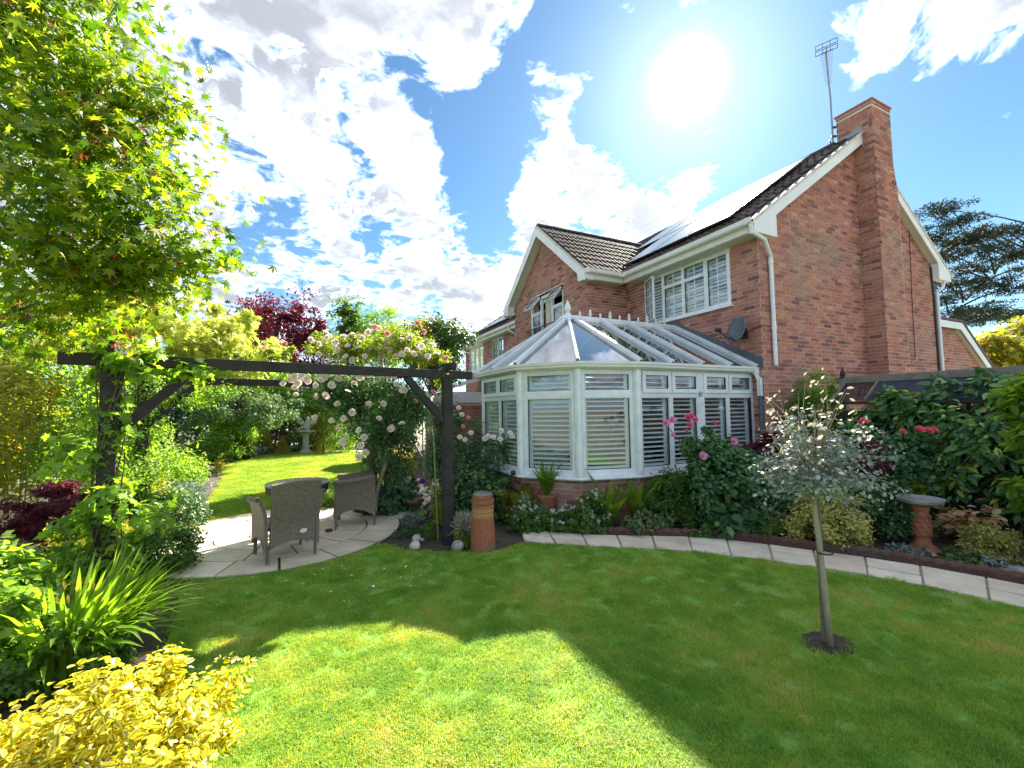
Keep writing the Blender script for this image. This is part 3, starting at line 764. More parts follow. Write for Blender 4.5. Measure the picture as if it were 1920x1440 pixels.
def not_under_wing(v, u):
    if u > ME_: return True
    half = (1-(u-UE)/(ME_-UE))*(WRV-WE0)
    return abs(v-WRV) > half-0.05
_n0 = len(tiles)
tile_slope((UE,0,EZ), (0,-1,0), umain, int(Lmain/.345), .345, lambda s: (-v1r, -v0r), nmain)
tiles = tiles[:_n0]+[t for t in tiles[_n0:] if not_under_wing(t[1].translation.y, t[1].translation.x-.15)]
cw = 1/math.sqrt(1+WS*WS); uw = (0, cw, WS*cw); nw = (0, -WS*cw, cw)
Lw = (WRV-WE0)/cw
tile_slope((WG,WE0,EZ), (1,0,0), uw, int(Lw/.335), .335, lambda s: (0, (UE-WG)+(ME_-UE)*s/Lw), nw)
far_tiles = []
tiles.sort(key=lambda t: t[0])
tb = MB(); tv = [tuple(v.co) for v in tme.vertices]; tf = [tuple(p.vertices) for p in tme.polygons]
for i, (d, mtx) in enumerate(tiles):
    if i < 296:
        o = link('roof_tile', tme, roofo); o.matrix_local = mtx
    else: tb.add([mtx @ Vector(v) for v in tv], tf)
# the far slopes: the same tiles, seen by nobody from here but standing there
_keep = tiles; tiles = []
tile_slope((2*RU-UE,0,EZ), (0,1,0), (-cs,0,SL*cs), int(Lmain/.345), .345, lambda s: (v0r, v1r), (SL*cs,0,cs))
tile_slope((WG,2*WRV-WE0,EZ), (-1,0,0), (0,-cw,WS*cw), int(Lw/.335), .335, lambda s: (-(UE-WG)-(ME_-UE)*s/Lw, 0), (0,WS*cw,cw))
for d, mtx in tiles: tb.add([mtx @ Vector(v) for v in tv], tf)
tb.build('tiling', M['tile'], roofo, kind='stuff')
def half_round(L, r=.12):
    mb = MB(); k = 8; vs = []; fs = []
    for x in (-L/2, L/2):
        for j in range(k+1): a = math.pi*j/k; vs.append((x, r*math.cos(a), r*math.sin(a)*.8))
    for j in range(k): fs.append((j, j+1, k+2+j, k+1+j))
    fs.append(tuple(range(k+1))[::-1]); fs.append(tuple(range(k+1, 2*k+2)))
    return mb.add(vs, fs).mesh('ridge_tile', M['tile'])
rme2 = half_round(0.445)
def ridge(p0, p1):
    p0, p1 = Vector(p0), Vector(p1); k = int((p1-p0).length/.45)
    for i in range(k):
        p = p0+(p1-p0)*((i+.5)/k)
        link('ridge_tile', rme2, roofo, p, (0, brg.uniform(-.012,.012), math.atan2((p1-p0).y, (p1-p0).x)))
ridge((RU,SB+.05,RZ-.01), (RU,v1r,RZ-.01)); ridge((WG,WRV,WRZ-.01), (ME_+.1,WRV,WRZ-.01))
vm = MB()      # valley: mortar-edged strip
for i in range(8):
    t0, t1 = i/8, (i+1)/8
    a = Vector((UE,WE0,EZ+.05)).lerp(Vector((ME_,WRV,WRZ+.03)), t0); b = Vector((UE,WE0,EZ+.05)).lerp(Vector((ME_,WRV,WRZ+.03)), t1)
    vm.bar(a, b, .075+brg.uniform(-.02,.02), .04)
vm.build('valley', M['limestone'], roofo)
# ---- solar panels on the main slope
def solar_panel():
    mb = MB(); mb.box(-.83, .83, -.49, .49, 0, .035); me = mb.mesh('panel_frame', M['blackmetal'])
    return me, MB().box(-.805,.805,-.465,.465,.030,.039).mesh('solar_cells', M['solar'])
sf, sg = solar_panel()
def on_roof(u, v, h=0.13):
    p = Vector((u, v, EZ+SL*(u-UE)))+Vector(nmain)*h
    return Matrix(((0,cs,-SL*cs,p.x),(-1,0,0,p.y),(0,SL*cs,cs,p.z),(0,0,0,1)))
for u, vs_ in ((.66,(.98,2.0,3.02)), (2.06,(.98,2.0,3.02,4.04))):
    for v in vs_:
        o = link('solar_panel', sf, house); o.matrix_local = on_roof(u, v) @ Matrix.Rotation(R(90), 4, 'Z'); link('solar_cells', sg, o)
for v in (9.4, 11.09, 12.78):
    for u in (0.6, 1.45, 2.30, 3.0):
        if u < 2.9: o = link('solar_panel', sf, house); o.matrix_local = on_roof(u, v); link('solar_cells', sg, o)

# ---- bargeboards, fascias, soffits, gutters
def board(name, pts, th, mat='paintw', parent=house):
    MB().slab(pts, th).build(name, M[mat], parent)
bv = -0.165
def rake(u, off): return (u, bv, EZ+SL*(u-UE)-off) if u <= RU else (u, bv, EZ+SL*(2*RU-u-UE)-off)
CHL = CH0-0.012
board('bargeboard', [rake(-.02,.035), rake(CHL,.035), rake(CHL,.245), rake(-.02,.245)], .025)
board('bargeboard', [rake(CH1+.3,.035)][:0]+[rake(CH1-.10,.035), rake(GW+.08,.035), rake(GW+.08,.245), rake(CH1-.10,.245)], .025)
board('soffit', [(0,bv+.03,EZ+SL*.35-.225),(CHL,bv+.03,EZ+SL*(CHL-UE)-.225),(CHL,0,EZ+SL*(CHL-UE)-.225),(0,0,EZ+SL*.35-.225)], .012, 'soffit')
board('soffit', [(CH1,bv+.03,EZ+SL*(2*RU-CH1-UE)-.225),(GW,bv+.03,EZ+SL*(2*RU-GW-UE)-.225),(GW,0,EZ+SL*(2*RU-GW-UE)-.225),(CH1,0,EZ+SL*(2*RU-CH1-UE)-.225)], .012, 'soffit')
def box_end(sgn):
    X = lambda u: u if sgn < 0 else 2*RU-u
    pts = [(X(UE+.02),bv-.004,EZ-.015),(X(.12),bv-.004,EZ+SL*.47-.05),(X(.30),bv-.004,EZ+SL*.65-.26),(X(.30),bv-.004,4.72),(X(UE+.02),bv-.004,4.735)]
    if sgn > 0: pts = pts[::-1]
    MB().slab(pts, -.165 if False else .16).build('box_end', M['paintw'], house)
MB().slab([(UE+.02,bv-.004,EZ-.015),(.0,bv-.004,EZ+SL*.35-.04),(.30,bv-.004,EZ+SL*.65-.25),(.30,bv-.004,4.72),(UE+.02,bv-.004,4.72)], .14).build('box_end', M['paintw'], house)
MB().slab([(2*RU-q[0],q[1],q[2]) for q in [(UE+.02,bv-.004,EZ-.015),(.0,bv-.004,EZ+SL*.35-.04),(.30,bv-.004,EZ+SL*.65-.25),(.30,bv-.004,4.72),(UE+.02,bv-.004,4.72)]][::-1], .14).build('box_end', M['paintw'], house)
MB().box(UE+.01, UE+.035, v0r+.03, WE0-.0, 4.735, EZ-.01).build('fascia', M['gutterw'], house)
MB().box(UE+.036, -.003, v0r+.04, WE0-.02, 4.725, 4.74).build('soffit', M['soffit'], house)
MB().box(WG+.03, UE+.01, WE0+.01, WE0+.035, 4.735, EZ-.01).build('fascia', M['gutterw'], house)
MB().box(WG+.03, UE+.034, WE0+.036, WV0-.003, 4.725, 4.74).build('soffit', M['soffit'], house)
MB().box(UE+.01, UE+.035, 2*WRV-WE0, v1r, 4.735, EZ-.01).build('fascia', M['gutterw'], house)
MB().box(UE+.036, -.003, 2*WRV-WE0+.02, v1r-.01, 4.725, 4.74).build('soffit', M['soffit'], house)
def gutter(p0, p1, name='gutter', parent=house, s=.058):
    """square section gutter seen from outside"""
    p0, p1 = Vector(p0), Vector(p1); d = (p1-p0).normalized(); x = Vector((d.y,-d.x,0))
    prof = [(-s,.05),(-s,-.03),(-s*.6,-.055),(s*.6,-.055),(s,-.03),(s,.05),(s-.008,.05),(s-.01,-.025),(s*.5,-.045),(-s*.5,-.045),(-s+.01,-.025),(-s+.008,.05)]
    mb = MB(); k = len(prof)
    vs = [p+x*a+Vector((0,0,b)) for p in (p0,p1) for a, b in prof]
    mb.add(vs, [(i,(i+1)%k,k+(i+1)%k,k+i) for i in range(k)]+[tuple(range(k))[::-1], tuple(range(k,2*k))])
    L = (p1-p0).length; q = max(1, int(L/1.9))
    for i in range(q+1):
        c = p0+d*(L*min(.97,max(.03,i/q)))
        mb.bar(c-d*.03, c+d*.03, 2*s+.014, .112, off=(0,-.004))
    return mb.build(name, M['gutterw'], parent)
gutter((UE-.045, v0r-.02, EZ-.02), (UE-.045, WE0-.05, EZ-.02)); gutter((UE-.09, WE0-.045, EZ-.02), (WG-.02, WE0-.045, EZ-.02))
gutter((UE-.045, 2*WRV-WE0+.03, EZ-.02), (UE-.045, v1r, EZ-.02)); gutter((2*RU-UE+.045, v0r-.02, EZ-.02), (2*RU-UE+.045, 4, EZ-.02))
# wing bargeboards
def wrake(v, off): return (WG, v, EZ+WS*(v-WE0)-off) if v <= WRV else (WG, v, EZ+WS*(2*WRV-v-WE0)-off)
board('bargeboard', [wrake(WE0+.02,.04), wrake(WE0+.02,.26), (WG,WRV,WRZ-.29), (WG,WRV,WRZ-.04)][::-1], .025)
board('bargeboard', [wrake(2*WRV-WE0-.02,.04), wrake(2*WRV-WE0-.02,.26), (WG,WRV,WRZ-.29), (WG,WRV,WRZ-.04)], .025)
MB().slab([(WG-.004,WE0+.0,EZ-.03),(WG-.004,WE0+.36,EZ+WS*.36-.22),(WG-.004,WE0+.30,4.72),(WG-.004,WE0+.0,4.72)][::-1], .22).build('box_end', M['paintw'], house)
w1 = 2*WRV-WE0
MB().slab([(WG-.004,w1,EZ-.03),(WG-.004,w1-.36,EZ+WS*.36-.22),(WG-.004,w1-.30,4.72),(WG-.004,w1,4.72)], .22).build('box_end', M['paintw'], house)
board('soffit', [(WG+.03,WRV,WRZ-.26),(WU,WRV,WRZ-.26),(WU,w1,EZ-.22),(WG+.03,w1,EZ-.22)], .012, 'soffit')
board('soffit', [(WG+.03,WRV,WRZ-.26),(WU,WRV,WRZ-.26),(WU,WE0,EZ-.22),(WG+.03,WE0,EZ-.22)][::-1], .012, 'soffit')
# verge undercloak
for a_, b_, wv_ in (((WG+.02,WE0,EZ-.005),(WG+.02,WRV,WRZ-.005),.07), ((UE,v0r+.02,EZ-.005),(RU,v0r+.02,RZ-.005),.06), ((2*RU-UE,v0r+.02,EZ-.005),(RU,v0r+.02,RZ-.005),.06), ((WG+.02,2*WRV-WE0,EZ-.005),(WG+.02,WRV,WRZ-.005),.07)):
    uc = MB(); uc.bar(a_, b_, wv_, .05); uc.build('verge', M['mortar'], house)
# lead flashing of the chimney
lf = MB()
for i in range(5):
    u0 = CH0-.006; 
lf.slab([(CH0-.012,bv,RZ-.20),(CH0-.012,SB+.1,RZ-.20),(CH0-.012,SB+.1,RZ+.02),(CH0-.012,bv,RZ+.16)], .006)
lf.build('chimney_flashing', M['greymetal'], house)

# ---- downpipes and cables
def pipe(name, pts, r, mat, k=10, collars=()):
    mb = MB(); mb.tube(pts, r, k)
    for c in collars: mb.lathe([(r+.008,-.035),(r+.008,.035)], k, c)
    return mb.build(name, M[mat], house, smooth=False)
sq = .034
pipe('downpipe', [(UE-.04,-.14,EZ-.05),(UE-.03,-.16,EZ-.22),(-.05,-.16,4.62),(.25,-.055,4.40),(.26,-.05,4.30),(.26,-.05,2.42)], .036, 'upvc', 12, [(.26,-.05,4.30),(.26,-.05,3.1)])
pipe('downpipe', [(GW+.28,-.12,EZ-.08),(GW+.16,-.1,4.58),(GW-.03,-.05,4.42),(GW-.03,-.05,1.0)], .036, 'upvc', 12, [(GW-.03,-.05,4.38),(GW-.03,-.05,2.8)])
pipe('waste_pipe', [(GW-.20,-.03,5.05),(GW-.14,-.03,4.4),(GW-.125,-.03,1.0)], .020, 'blackmetal')
pipe('cable', [(5.6,-.02,6.02),(5.55,-.02,5.0),(5.5,-.02,4.2),(5.47,-.02,3.2),(5.45,-.02,2.72),(5.38,-.02,2.74)], .007, 'blackmetal', 6)
pipe('cable', [(-.02,.30,3.02),(-.02,.12,3.10),(-.02,-.01,3.13),(.1,-.02,3.13),(.24,-.02,3.12)], .006, 'blackmetal', 6)
pipe('downpipe', [(UE-.04,9.65,EZ-.08),(UE-.03,9.65,4.70),(-.06,9.55,4.5),(-.05,9.55,4.4),(-.05,9.55,0)], .036, 'upvc', 10)
wlm = MB(); wlm.bar((-.02,9.1,4.42),(-.16,9.1,4.47),.03,.03); wlm.box(-.24,-.12,9.03,9.17,4.33,4.50); wlm.build('security_lamp', M['blackmetal'], house)
# ================================================================== windows of the house
def win_frame(parent, fn, a0, a1, z0, z1, mull, th=.07, fw_=.055, d0=.02, label=None, name='window'):
    """outer frame with mullions; fn(a, d, z), d inwards"""
    mb = MB()
    def bx(xa, xb, za, zb, da, db):
        c = [fn(x, d, z) for z in (za, zb) for x, d in ((xa,da),(xb,da),(xb,db),(xa,db))]
        mb.add(c, [(3,2,1,0),(4,5,6,7),(0,1,5,4),(1,2,6,5),(2,3,7,6),(3,0,4,7)])
    bx(a0, a1, z0, z0+fw_, d0, d0+th); bx(a0, a1, z1-fw_, z1, d0, d0+th)
    for m in [a0+fw_/2]+list(mull)+[a1-fw_/2]: bx(m-fw_/2, m+fw_/2, z0+fw_, z1-fw_, d0, d0+th)
    o = mb.build(name, M['upvc'], parent, label=label)
    return o, bx, mb
def pane(win, fn, a0, a1, z0, z1, d=.05, bars=(0,0), sash=.035, mat='glass'):
    """sash, glass and glazing bars"""
    mb = MB()
    def bx(xa, xb, za, zb, da, db):
        c = [fn(x, dd, z) for z in (za, zb) for x, dd in ((xa,da),(xb,da),(xb,db),(xa,db))]
        mb.add(c, [(3,2,1,0),(4,5,6,7),(0,1,5,4),(1,2,6,5),(2,3,7,6),(3,0,4,7)])
    s = sash
    if s:
        bx(a0,a1,z0,z0+s,d-.022,d+.025); bx(a0,a1,z1-s,z1,d-.022,d+.025); bx(a0,a0+s,z0+s,z1-s,d-.022,d+.025); bx(a1-s,a1,z0+s,z1-s,d-.022,d+.025)
    for i in range(1, bars[0]+1): x = a0+s+(a1-a0-2*s)*i/(bars[0]+1); bx(x-.009,x+.009,z0+s,z1-s,d-.006,d+.014)
    for i in range(1, bars[1]+1): z = z0+s+(z1-z0-2*s)*i/(bars[1]+1); bx(a0+s,a1-s,z-.009,z+.009,d-.0055,d+.0135)
    if mb.v: mb.build('sash', M['upvc'], win)
    gk = MB(); e_ = max(s, .004)-.002; w_ = .009
    def gx(xa, xb, za, zb, da, db):
        c = [fn(x, dd, z) for z in (za, zb) for x, dd in ((xa,da),(xb,da),(xb,db),(xa,db))]
        gk.add(c, [(3,2,1,0),(4,5,6,7),(0,1,5,4),(1,2,6,5),(2,3,7,6),(3,0,4,7)])
    gx(a0+e_,a1-e_,z0+e_,z0+e_+w_,d-.012,d+.012); gx(a0+e_,a1-e_,z1-e_-w_,z1-e_,d-.012,d+.012); gx(a0+e_,a0+e_+w_,z0+e_+w_,z1-e_-w_,d-.012,d+.012); gx(a1-e_-w_,a1-e_,z0+e_+w_,z1-e_-w_,d-.012,d+.012)
    gk.build('gasket', M['blackmetal'], win)
    g = MB(); g.add([fn(a0+s*.8,d,z0+s*.8),fn(a1-s*.8,d,z0+s*.8),fn(a1-s*.8,d,z1-s*.8),fn(a0+s*.8,d,z1-s*.8)], [(0,1,2,3)]); g.build('pane', M[mat], win)
def slats(win, fn, a0, a1, z0, z1, d, step=.070, wdt=.072, tilt=38, stile=.05, name='slat'):
    """louvre shutter behind the glass: stiles and one object for each slat"""
    mb = MB()
    def bx(xa, xb, za, zb, da, db):
        c = [fn(x, dd, z) for z in (za, zb) for x, dd in ((xa,da),(xb,da),(xb,db),(xa,db))]
        mb.add(c, [(3,2,1,0),(4,5,6,7),(0,1,5,4),(1,2,6,5),(2,3,7,6),(3,0,4,7)])
    bx(a0,a0+stile,z0,z1,d-.014,d+.014); bx(a1-stile,a1,z0,z1,d-.014,d+.014); bx(a0+stile,a1-stile,z0,z0+.07,d-.014,d+.014); bx(a0+stile,a1-stile,z1-.06,z1,d-.014,d+.014)
    mb.build('shutter_frame', M['slat'], win)
    z = z0+.07+step*.55; t = R(tilt); c, s = math.cos(t)*wdt/2, math.sin(t)*wdt/2
    while z < z1-.06-step*.3:
        q = MB(); x0, x1 = a0+stile+.003, a1-stile-.003; h = .0045
        pts = [(d-c, z-s-h), (d+c, z+s-h), (d+c, z+s+h), (d-c, z-s+h)]
        vs = [fn(x, dd, zz) for x in (x0, x1) for dd, zz in pts]
        q.add(vs, [(0,1,2,3),(7,6,5,4),(0,4,5,1),(1,5,6,2),(2,6,7,3),(3,7,4,0)]); q.build(name, M['slat'], win)
        z += step
fb = lambda a, d, z: (d, a, z)
# main upper window: four lights, the far one swung open
mu = [1.14, 1.71, 2.28]
W1, bx, mb = win_frame(house, fb, .57, 2.85, 3.63, 4.735, mu, d0=-.012)
sl = MB(); sl.box(-.075,.02,.53,2.88,3.595,3.632); sl.build('sill', M['upvc'], W1)
LI = [(.625,1.1125),(1.1675,1.6825),(1.7375,2.2525),(2.3075,2.795)]
pane(W1, fb, *LI[0], 3.685, 4.68, .025, (1,4), .03)
for a0, a1 in LI[1:3]:
    t = MB(); t.box(-.012,.058,a0,a1,4.375,4.425); t.build('transom', M['upvc'], W1)
    pane(W1, fb, a0, a1, 3.685, 4.375, .025, (1,2), .012); pane(W1, fb, a0, a1, 4.425, 4.68, .025, (1,0), .012)
ang = R(24); hx = 2.80
fo = lambda a, d, z: (-.02-(hx-a)*math.sin(ang)+(d-.02)*math.cos(ang), hx-(hx-a)*math.cos(ang)-(d-.02)*math.sin(ang), z)
pane(W1, fo, 2.3075, 2.795, 3.685, 4.68, .02, (1,4), .032)
for a0, a1 in LI: slats(W1, fb, a0-.01, a1+.01, 3.66, 4.69, .12, .072, .074, 52)
# wing window: open casement in the middle, two top vents tilted out
fwg = lambda a, d, z: (WU+d, a, z)
W2, bx, mb = win_frame(house, fwg, WW[0], WW[1], WW[2], WW[3], [5.16, 5.76], d0=.0)
S3 = [(4.615,5.1325),(5.1875,5.7325),(5.7875,6.305)]
for q, (a0, a1) in enumerate(S3):
    if q == 1: 
        c = MB(); c.grid(lambda s, t: (WU+.16+.035*math.sin(s*26), a0+.28+(a1-a0-.28)*s, 2.76+2.17*t), 24, 3); c.build('curtain', M['parasol'], W2, smooth=True); continue
    t = MB(); t.box(WU,WU+.07,a0,a1,4.475,4.53); t.build('transom', M['upvc'], W2)
    pane(W2, fwg, a0, a1, 2.755, 4.475, .035, (1,4), .035)
    th = R(38)
    fv = lambda a, d, z, th=th: (WU-.01-(4.935-z)*math.sin(th)+(d-.02)*math.cos(th), a, 4.935-(4.935-z)*math.cos(th)-(d-.02)*math.sin(th))
    pane(W2, fv, a0+.005, a1-.005, 4.50, 4.93, .02, (1,1), .035)
bal = MB()
for z in (4.03, 3.10): bal.bar((WU-.12,4.38,z),(WU-.12,6.46,z),.035,.02)
for i in range(20): v = 4.40+i*2.04/19; bal.tube([(WU-.12,v,3.10),(WU-.12,v,4.03)], .008, 6)
for v in (4.39, 6.45):
    for z in (4.0, 3.15): bal.tube([(WU-.12,v,z),(WU+.01,v,z)], .012, 6)
bal.build('balcony_railing', M['blackmetal'], house)
for (a0, a1, z0, z1), mm in ((FW1, [13.82,14.43]), (FW2, [11.6])):
    W3, bx, mb = win_frame(house, fb, a0, a1, z0, z1, mm)
    ed_ = [a0]+mm+[a1]
    for i in range(len(ed_)-1): pane(W3, fb, ed_[i]+.03, ed_[i+1]-.03, z0+.055, z1-.055, .05, (1,3), .03); slats(W3, fb, ed_[i]+.03, ed_[i+1]-.03, z0+.05, z1-.05, .17, .1, .095, 20)
    s_ = MB(); s_.box(-.05,.02,a0-.03,a1+.03,z0-.035,z0); s_.build('sill', M['upvc'], W3)

# ---- single storey extension beyond the house
ext = thing('garage_extension', 'low brick extension with sloping white verge behind the gable end', 'building', (7.3,0.3,0))
eb = MB(); 
XP = [(-.6,0,0),(2.9,0,0),(2.9,0,2.78),(1.35,0,3.82),(-.6,0,3.82)]
MB().slab(XP[::-1], .2).build('wall', M['mortar'], ext)
def ext_out(z):
    return (-.6, 2.9 if z < 2.75 else 2.9-(z-2.75)*1.49) if z < 3.75 else None
brick_wall(lambda a, z, d: (a, -d, z), ext_out, 1.6, 3.75, [], 0, indiv=False, target=eb)
eb.build('brickwork', M['brick'], ext, kind='stuff')
MB().slab([(-.6,-.12,3.86),(.95,-.12,3.86),(1.35,-.12,3.86),(3.15,-.12,2.66),(3.15,-.12,2.46),(1.25,-.12,3.68),(-.6,-.12,3.68)][::-1], .025).build('bargeboard', M['paintw'], ext)
MB().slab([(1.25,-.095,3.69),(3.15,-.095,2.47),(3.15,0,2.47),(1.25,0,3.69)], .012).build('soffit', M['soffit'], ext)
er = MB(); er.slab([(1.35,-.16,3.88),(3.25,-.16,2.62),(3.25,3.5,2.62),(1.35,3.5,3.88)], .06); er.slab([(-.6,-.16,3.88),(1.35,-.16,3.88),(1.35,3.5,3.88),(-.6,3.5,3.88)], .06); er.build('roof', M['tile'], ext)

# ---- aerial on the stack
ae = thing('tv_aerial', 'tall television aerial on a mast strapped to the chimney stack', 'aerial', (3.35, .36, 7.6))
mb = MB(); mb.tube([(0,0,0),(.01,0,1.0),(-.03,.02,2.15)], .019, 8); mb.build('mast', M['greymetal'], ae)
mb = MB(); mb.bar((.0,0,.15),(.08,-.04,.15),.05,.03); mb.bar((0,0,.36),(.08,-.04,.36),.05,.03); mb.tube([(-.02,0,.15),(-.07,.03,.04),(-.02,0,-.08)], .012, 6); mb.build('bracket', M['blackmetal'], ae)
mb = MB(); B0 = Vector((-.16,-.06,2.16)); bd = Vector((.90,.44,-.03)).normalized(); B1 = B0+bd*1.35; sd_ = bd.cross(Vector((0,0,1))).normalized(); bu = sd_.cross(bd)
mb.tube([B0, B1], .011, 6)
for i in range(15):
    p = B0+bd*(.14+i*.085); hl = .125-.004*i
    mb.tube([p-sd_*hl, p+sd_*hl], .0055, 5)
mb.build('boom', M['greymetal'], ae)
mb = MB()
for k in (-1, 1):
    c = B0+bu*(.07*k)
    for q in (-.05, .05): mb.tube([c+bu*q-sd_*.2, c+bu*q+sd_*.2], .007, 5)
    for x in (-.2, -.07, .07, .2): mb.tube([c-bu*.05+sd_*x, c+bu*.05+sd_*x], .006, 5)
mb.build('reflector', M['blackmetal'], ae)

# ---- satellite dish
sd = thing('satellite_dish', 'dark grey oval satellite dish on the back wall below the bedroom window', 'satellite dish', (-.02,.34,3.03))
dn = Vector((-.92,.22,.26)).normalized(); ds = Vector((0,0,1)).cross(dn).normalized(); du = dn.cross(ds)
cd = Vector((-.26,-.04,.06))
mb = MB(); vs = [cd-dn*.045]; fs = []
NR, NK = 5, 28
for i in range(1, NR+1):
    for j in range(NK):
        a = 6.283*j/NK; r = i/NR; q = abs(math.cos(a))**.82*math.copysign(1, math.cos(a)); s_ = abs(math.sin(a))**.82*math.copysign(1, math.sin(a))
        vs.append(cd+ds*(.215*r*q)+du*(.24*r*s_)+dn*(.045*(r*r-1)))
for j in range(NK): fs.append((0, 1+j, 1+(j+1)%NK))
for i in range(NR-1):
    for j in range(NK): fs.append((1+i*NK+j, 1+(i+1)*NK+j, 1+(i+1)*NK+(j+1)%NK, 1+i*NK+(j+1)%NK))
o = mb.add(vs, fs).build('reflector', M['dish'], sd, smooth=True); so = o.modifiers.new('thickness', 'SOLIDIFY'); so.thickness = .012
mb = MB(); mb.tube([cd-du*.20-dn*.01, cd-du*.20+dn*.16, cd-du*.14+dn*.33], .013, 6); mb.tube([cd-dn*.05, (-.05,0,0), (.012,0,0)], .022, 8); mb.box(-.006,.012,-.07,.07,-.09,.09)
mb.build('arm', M['blackmetal'], sd)
p = cd-du*.12+dn*.34; mb = MB(); mb.tube([p+dn*.07, p-dn*.05], [.036,.03], 10); mb.box(p.x-.03,p.x+.03,p.y-.035,p.y+.035,p.z-.03,p.z+.035); mb.build('receiver_head', M['blackmetal'], sd)
mb = MB(); mb.tube([p-Vector((0,0,.03)), p+Vector((.02,-.02,-.14)), p+Vector((.10,-.04,-.15)), p+Vector((.14,-.03,-.04)), cd-du*.18+dn*.02], .006, 5); mb.build('cable', M['blackmetal'], sd)

# ================================================================== the conservatory
con = thing('conservatory', 'white framed conservatory with glass roof against the back wall', 'conservatory', (0,0,0))
CW = [(0,.22),(-2.72,.22),(-3.64,.45),(-4.24,1.15),(-4.24,2.80),(-3.64,3.50),(-2.72,3.73),(-1.2,3.73)]
SILL, TR0, TR1, HEAD, EAV = .70, 1.865, 1.955, 2.30, 2.40
CC = (-2.2, 1.98)
def seg_fn(i):
    a = Vector((*CW[i],0)); b = Vector((*CW[i+1],0)); d = (b-a).normalized(); inn = Vector((-d.y,d.x,0))
    if (Vector((*CC,0))-a).dot(inn) < 0: inn = -inn
    return (b-a).length, (lambda t, dd, z: tuple(a+d*t+inn*dd+Vector((0,0,z)))), math.atan2(d.y, d.x)
dw = MB(); dwb = MB()
for i in range(7):
    L, fn, ra = seg_fn(i)
    c = [fn(x, d, z) for z in (0, SILL-.05) for x, d in ((0,.03),(L,.03),(L,.20),(0,.20))]
    dw.add(c, [(3,2,1,0),(4,5,6,7),(0,1,5,4),(1,2,6,5),(2,3,7,6),(3,0,4,7)])
    if i > 3: continue
    for k in range(9):
        za, zb = SILL-.05-(k+1)*.075+.005, SILL-.05-k*.075-.005
        x = -(k % 2)*.1125
        while x < L:
            pa, pb_ = max(.006, x+.005), min(L-.006, x+.22); x += .225
            if pb_-pa < .03: continue
            vs = [fn(*t) for t in ((pa,.05,za),(pb_,.05,za),(pb_,.05,zb),(pa,.05,zb),(pa,.022,za),(pb_,.022,za),(pb_,.022,zb),(pa,.022,zb))]
            q = MB().add(vs, [(4,5,6,7),(0,1,5,4),(1,2,6,5),(2,3,7,6),(3,0,4,7)])
            if i in (1, 2, 3) and 0 <= k < 5: q.build('brick', M['brick'], con)
            else: dwb.add(q.v, q.f)
dw.build('dwarf_wall', M['mortar'], con); dwb.build('brickwork', M['brick'], con, kind='stuff')
cf = MB(); cf.prism([(p[0]*.96, CC[1]+(p[1]-CC[1])*.94) for p in CW], .0, .06); cf.build('floor', M['interior'], con)
def offs(d):
    """conservatory outline moved outwards"""
    o = []
    for i in range(8):
        ns = []
        for k in (i-1, i):
            if 0 <= k < 7:
                L, fn, ra = seg_fn(k); p0 = Vector(fn(0,0,0)); p1 = Vector(fn(0,-1,0)); ns.append(p1-p0)
        if len(ns) == 1: q = ns[0]
        else: q = (ns[0]+ns[1]).normalized(); q = q/max(.5, q.dot(ns[0]))
        o.append((CW[i][0]+q.x*d, CW[i][1]+q.y*d))
    return o
def ring(name, prof, mat, upto=8):
    """profile (outward, z) swept round the outline"""
    mb = MB(); rows = []; k = len(prof)
    for d, z in prof: rows.append([(p[0],p[1],z) for p in offs(d)[:upto]])
    m = len(rows[0]); vs = [rows[j][i] for i in range(m) for j in range(k)]
    fs = [(i*k+j, i*k+(j+1)%k, (i+1)*k+(j+1)%k, (i+1)*k+j) for i in range(m-1) for j in range(k)]
    fs += [tuple(range(k))[::-1], tuple((m-1)*k+j for j in range(k))]
    return mb.add(vs, fs).build(name, M[mat], con)
ring('sill', [(-.09,SILL-.052),(.075,SILL-.052),(.085,SILL-.035),(.07,SILL),(-.09,SILL+.012)], 'upvc')
ring('eaves_beam', [(-.08,HEAD+.002),(.02,HEAD+.002),(.03,EAV-.01),(-.08,EAV-.01)], 'upvc')
ring('gutter', [(.025,EAV-.10),(.085,EAV-.115),(.125,EAV-.085),(.125,EAV-.055),(.14,EAV-.045),(.14,EAV-.005),(.132,EAV-.005),(.115,EAV-.07),(.03,EAV-.06)], 'gutterw')
GD = .095
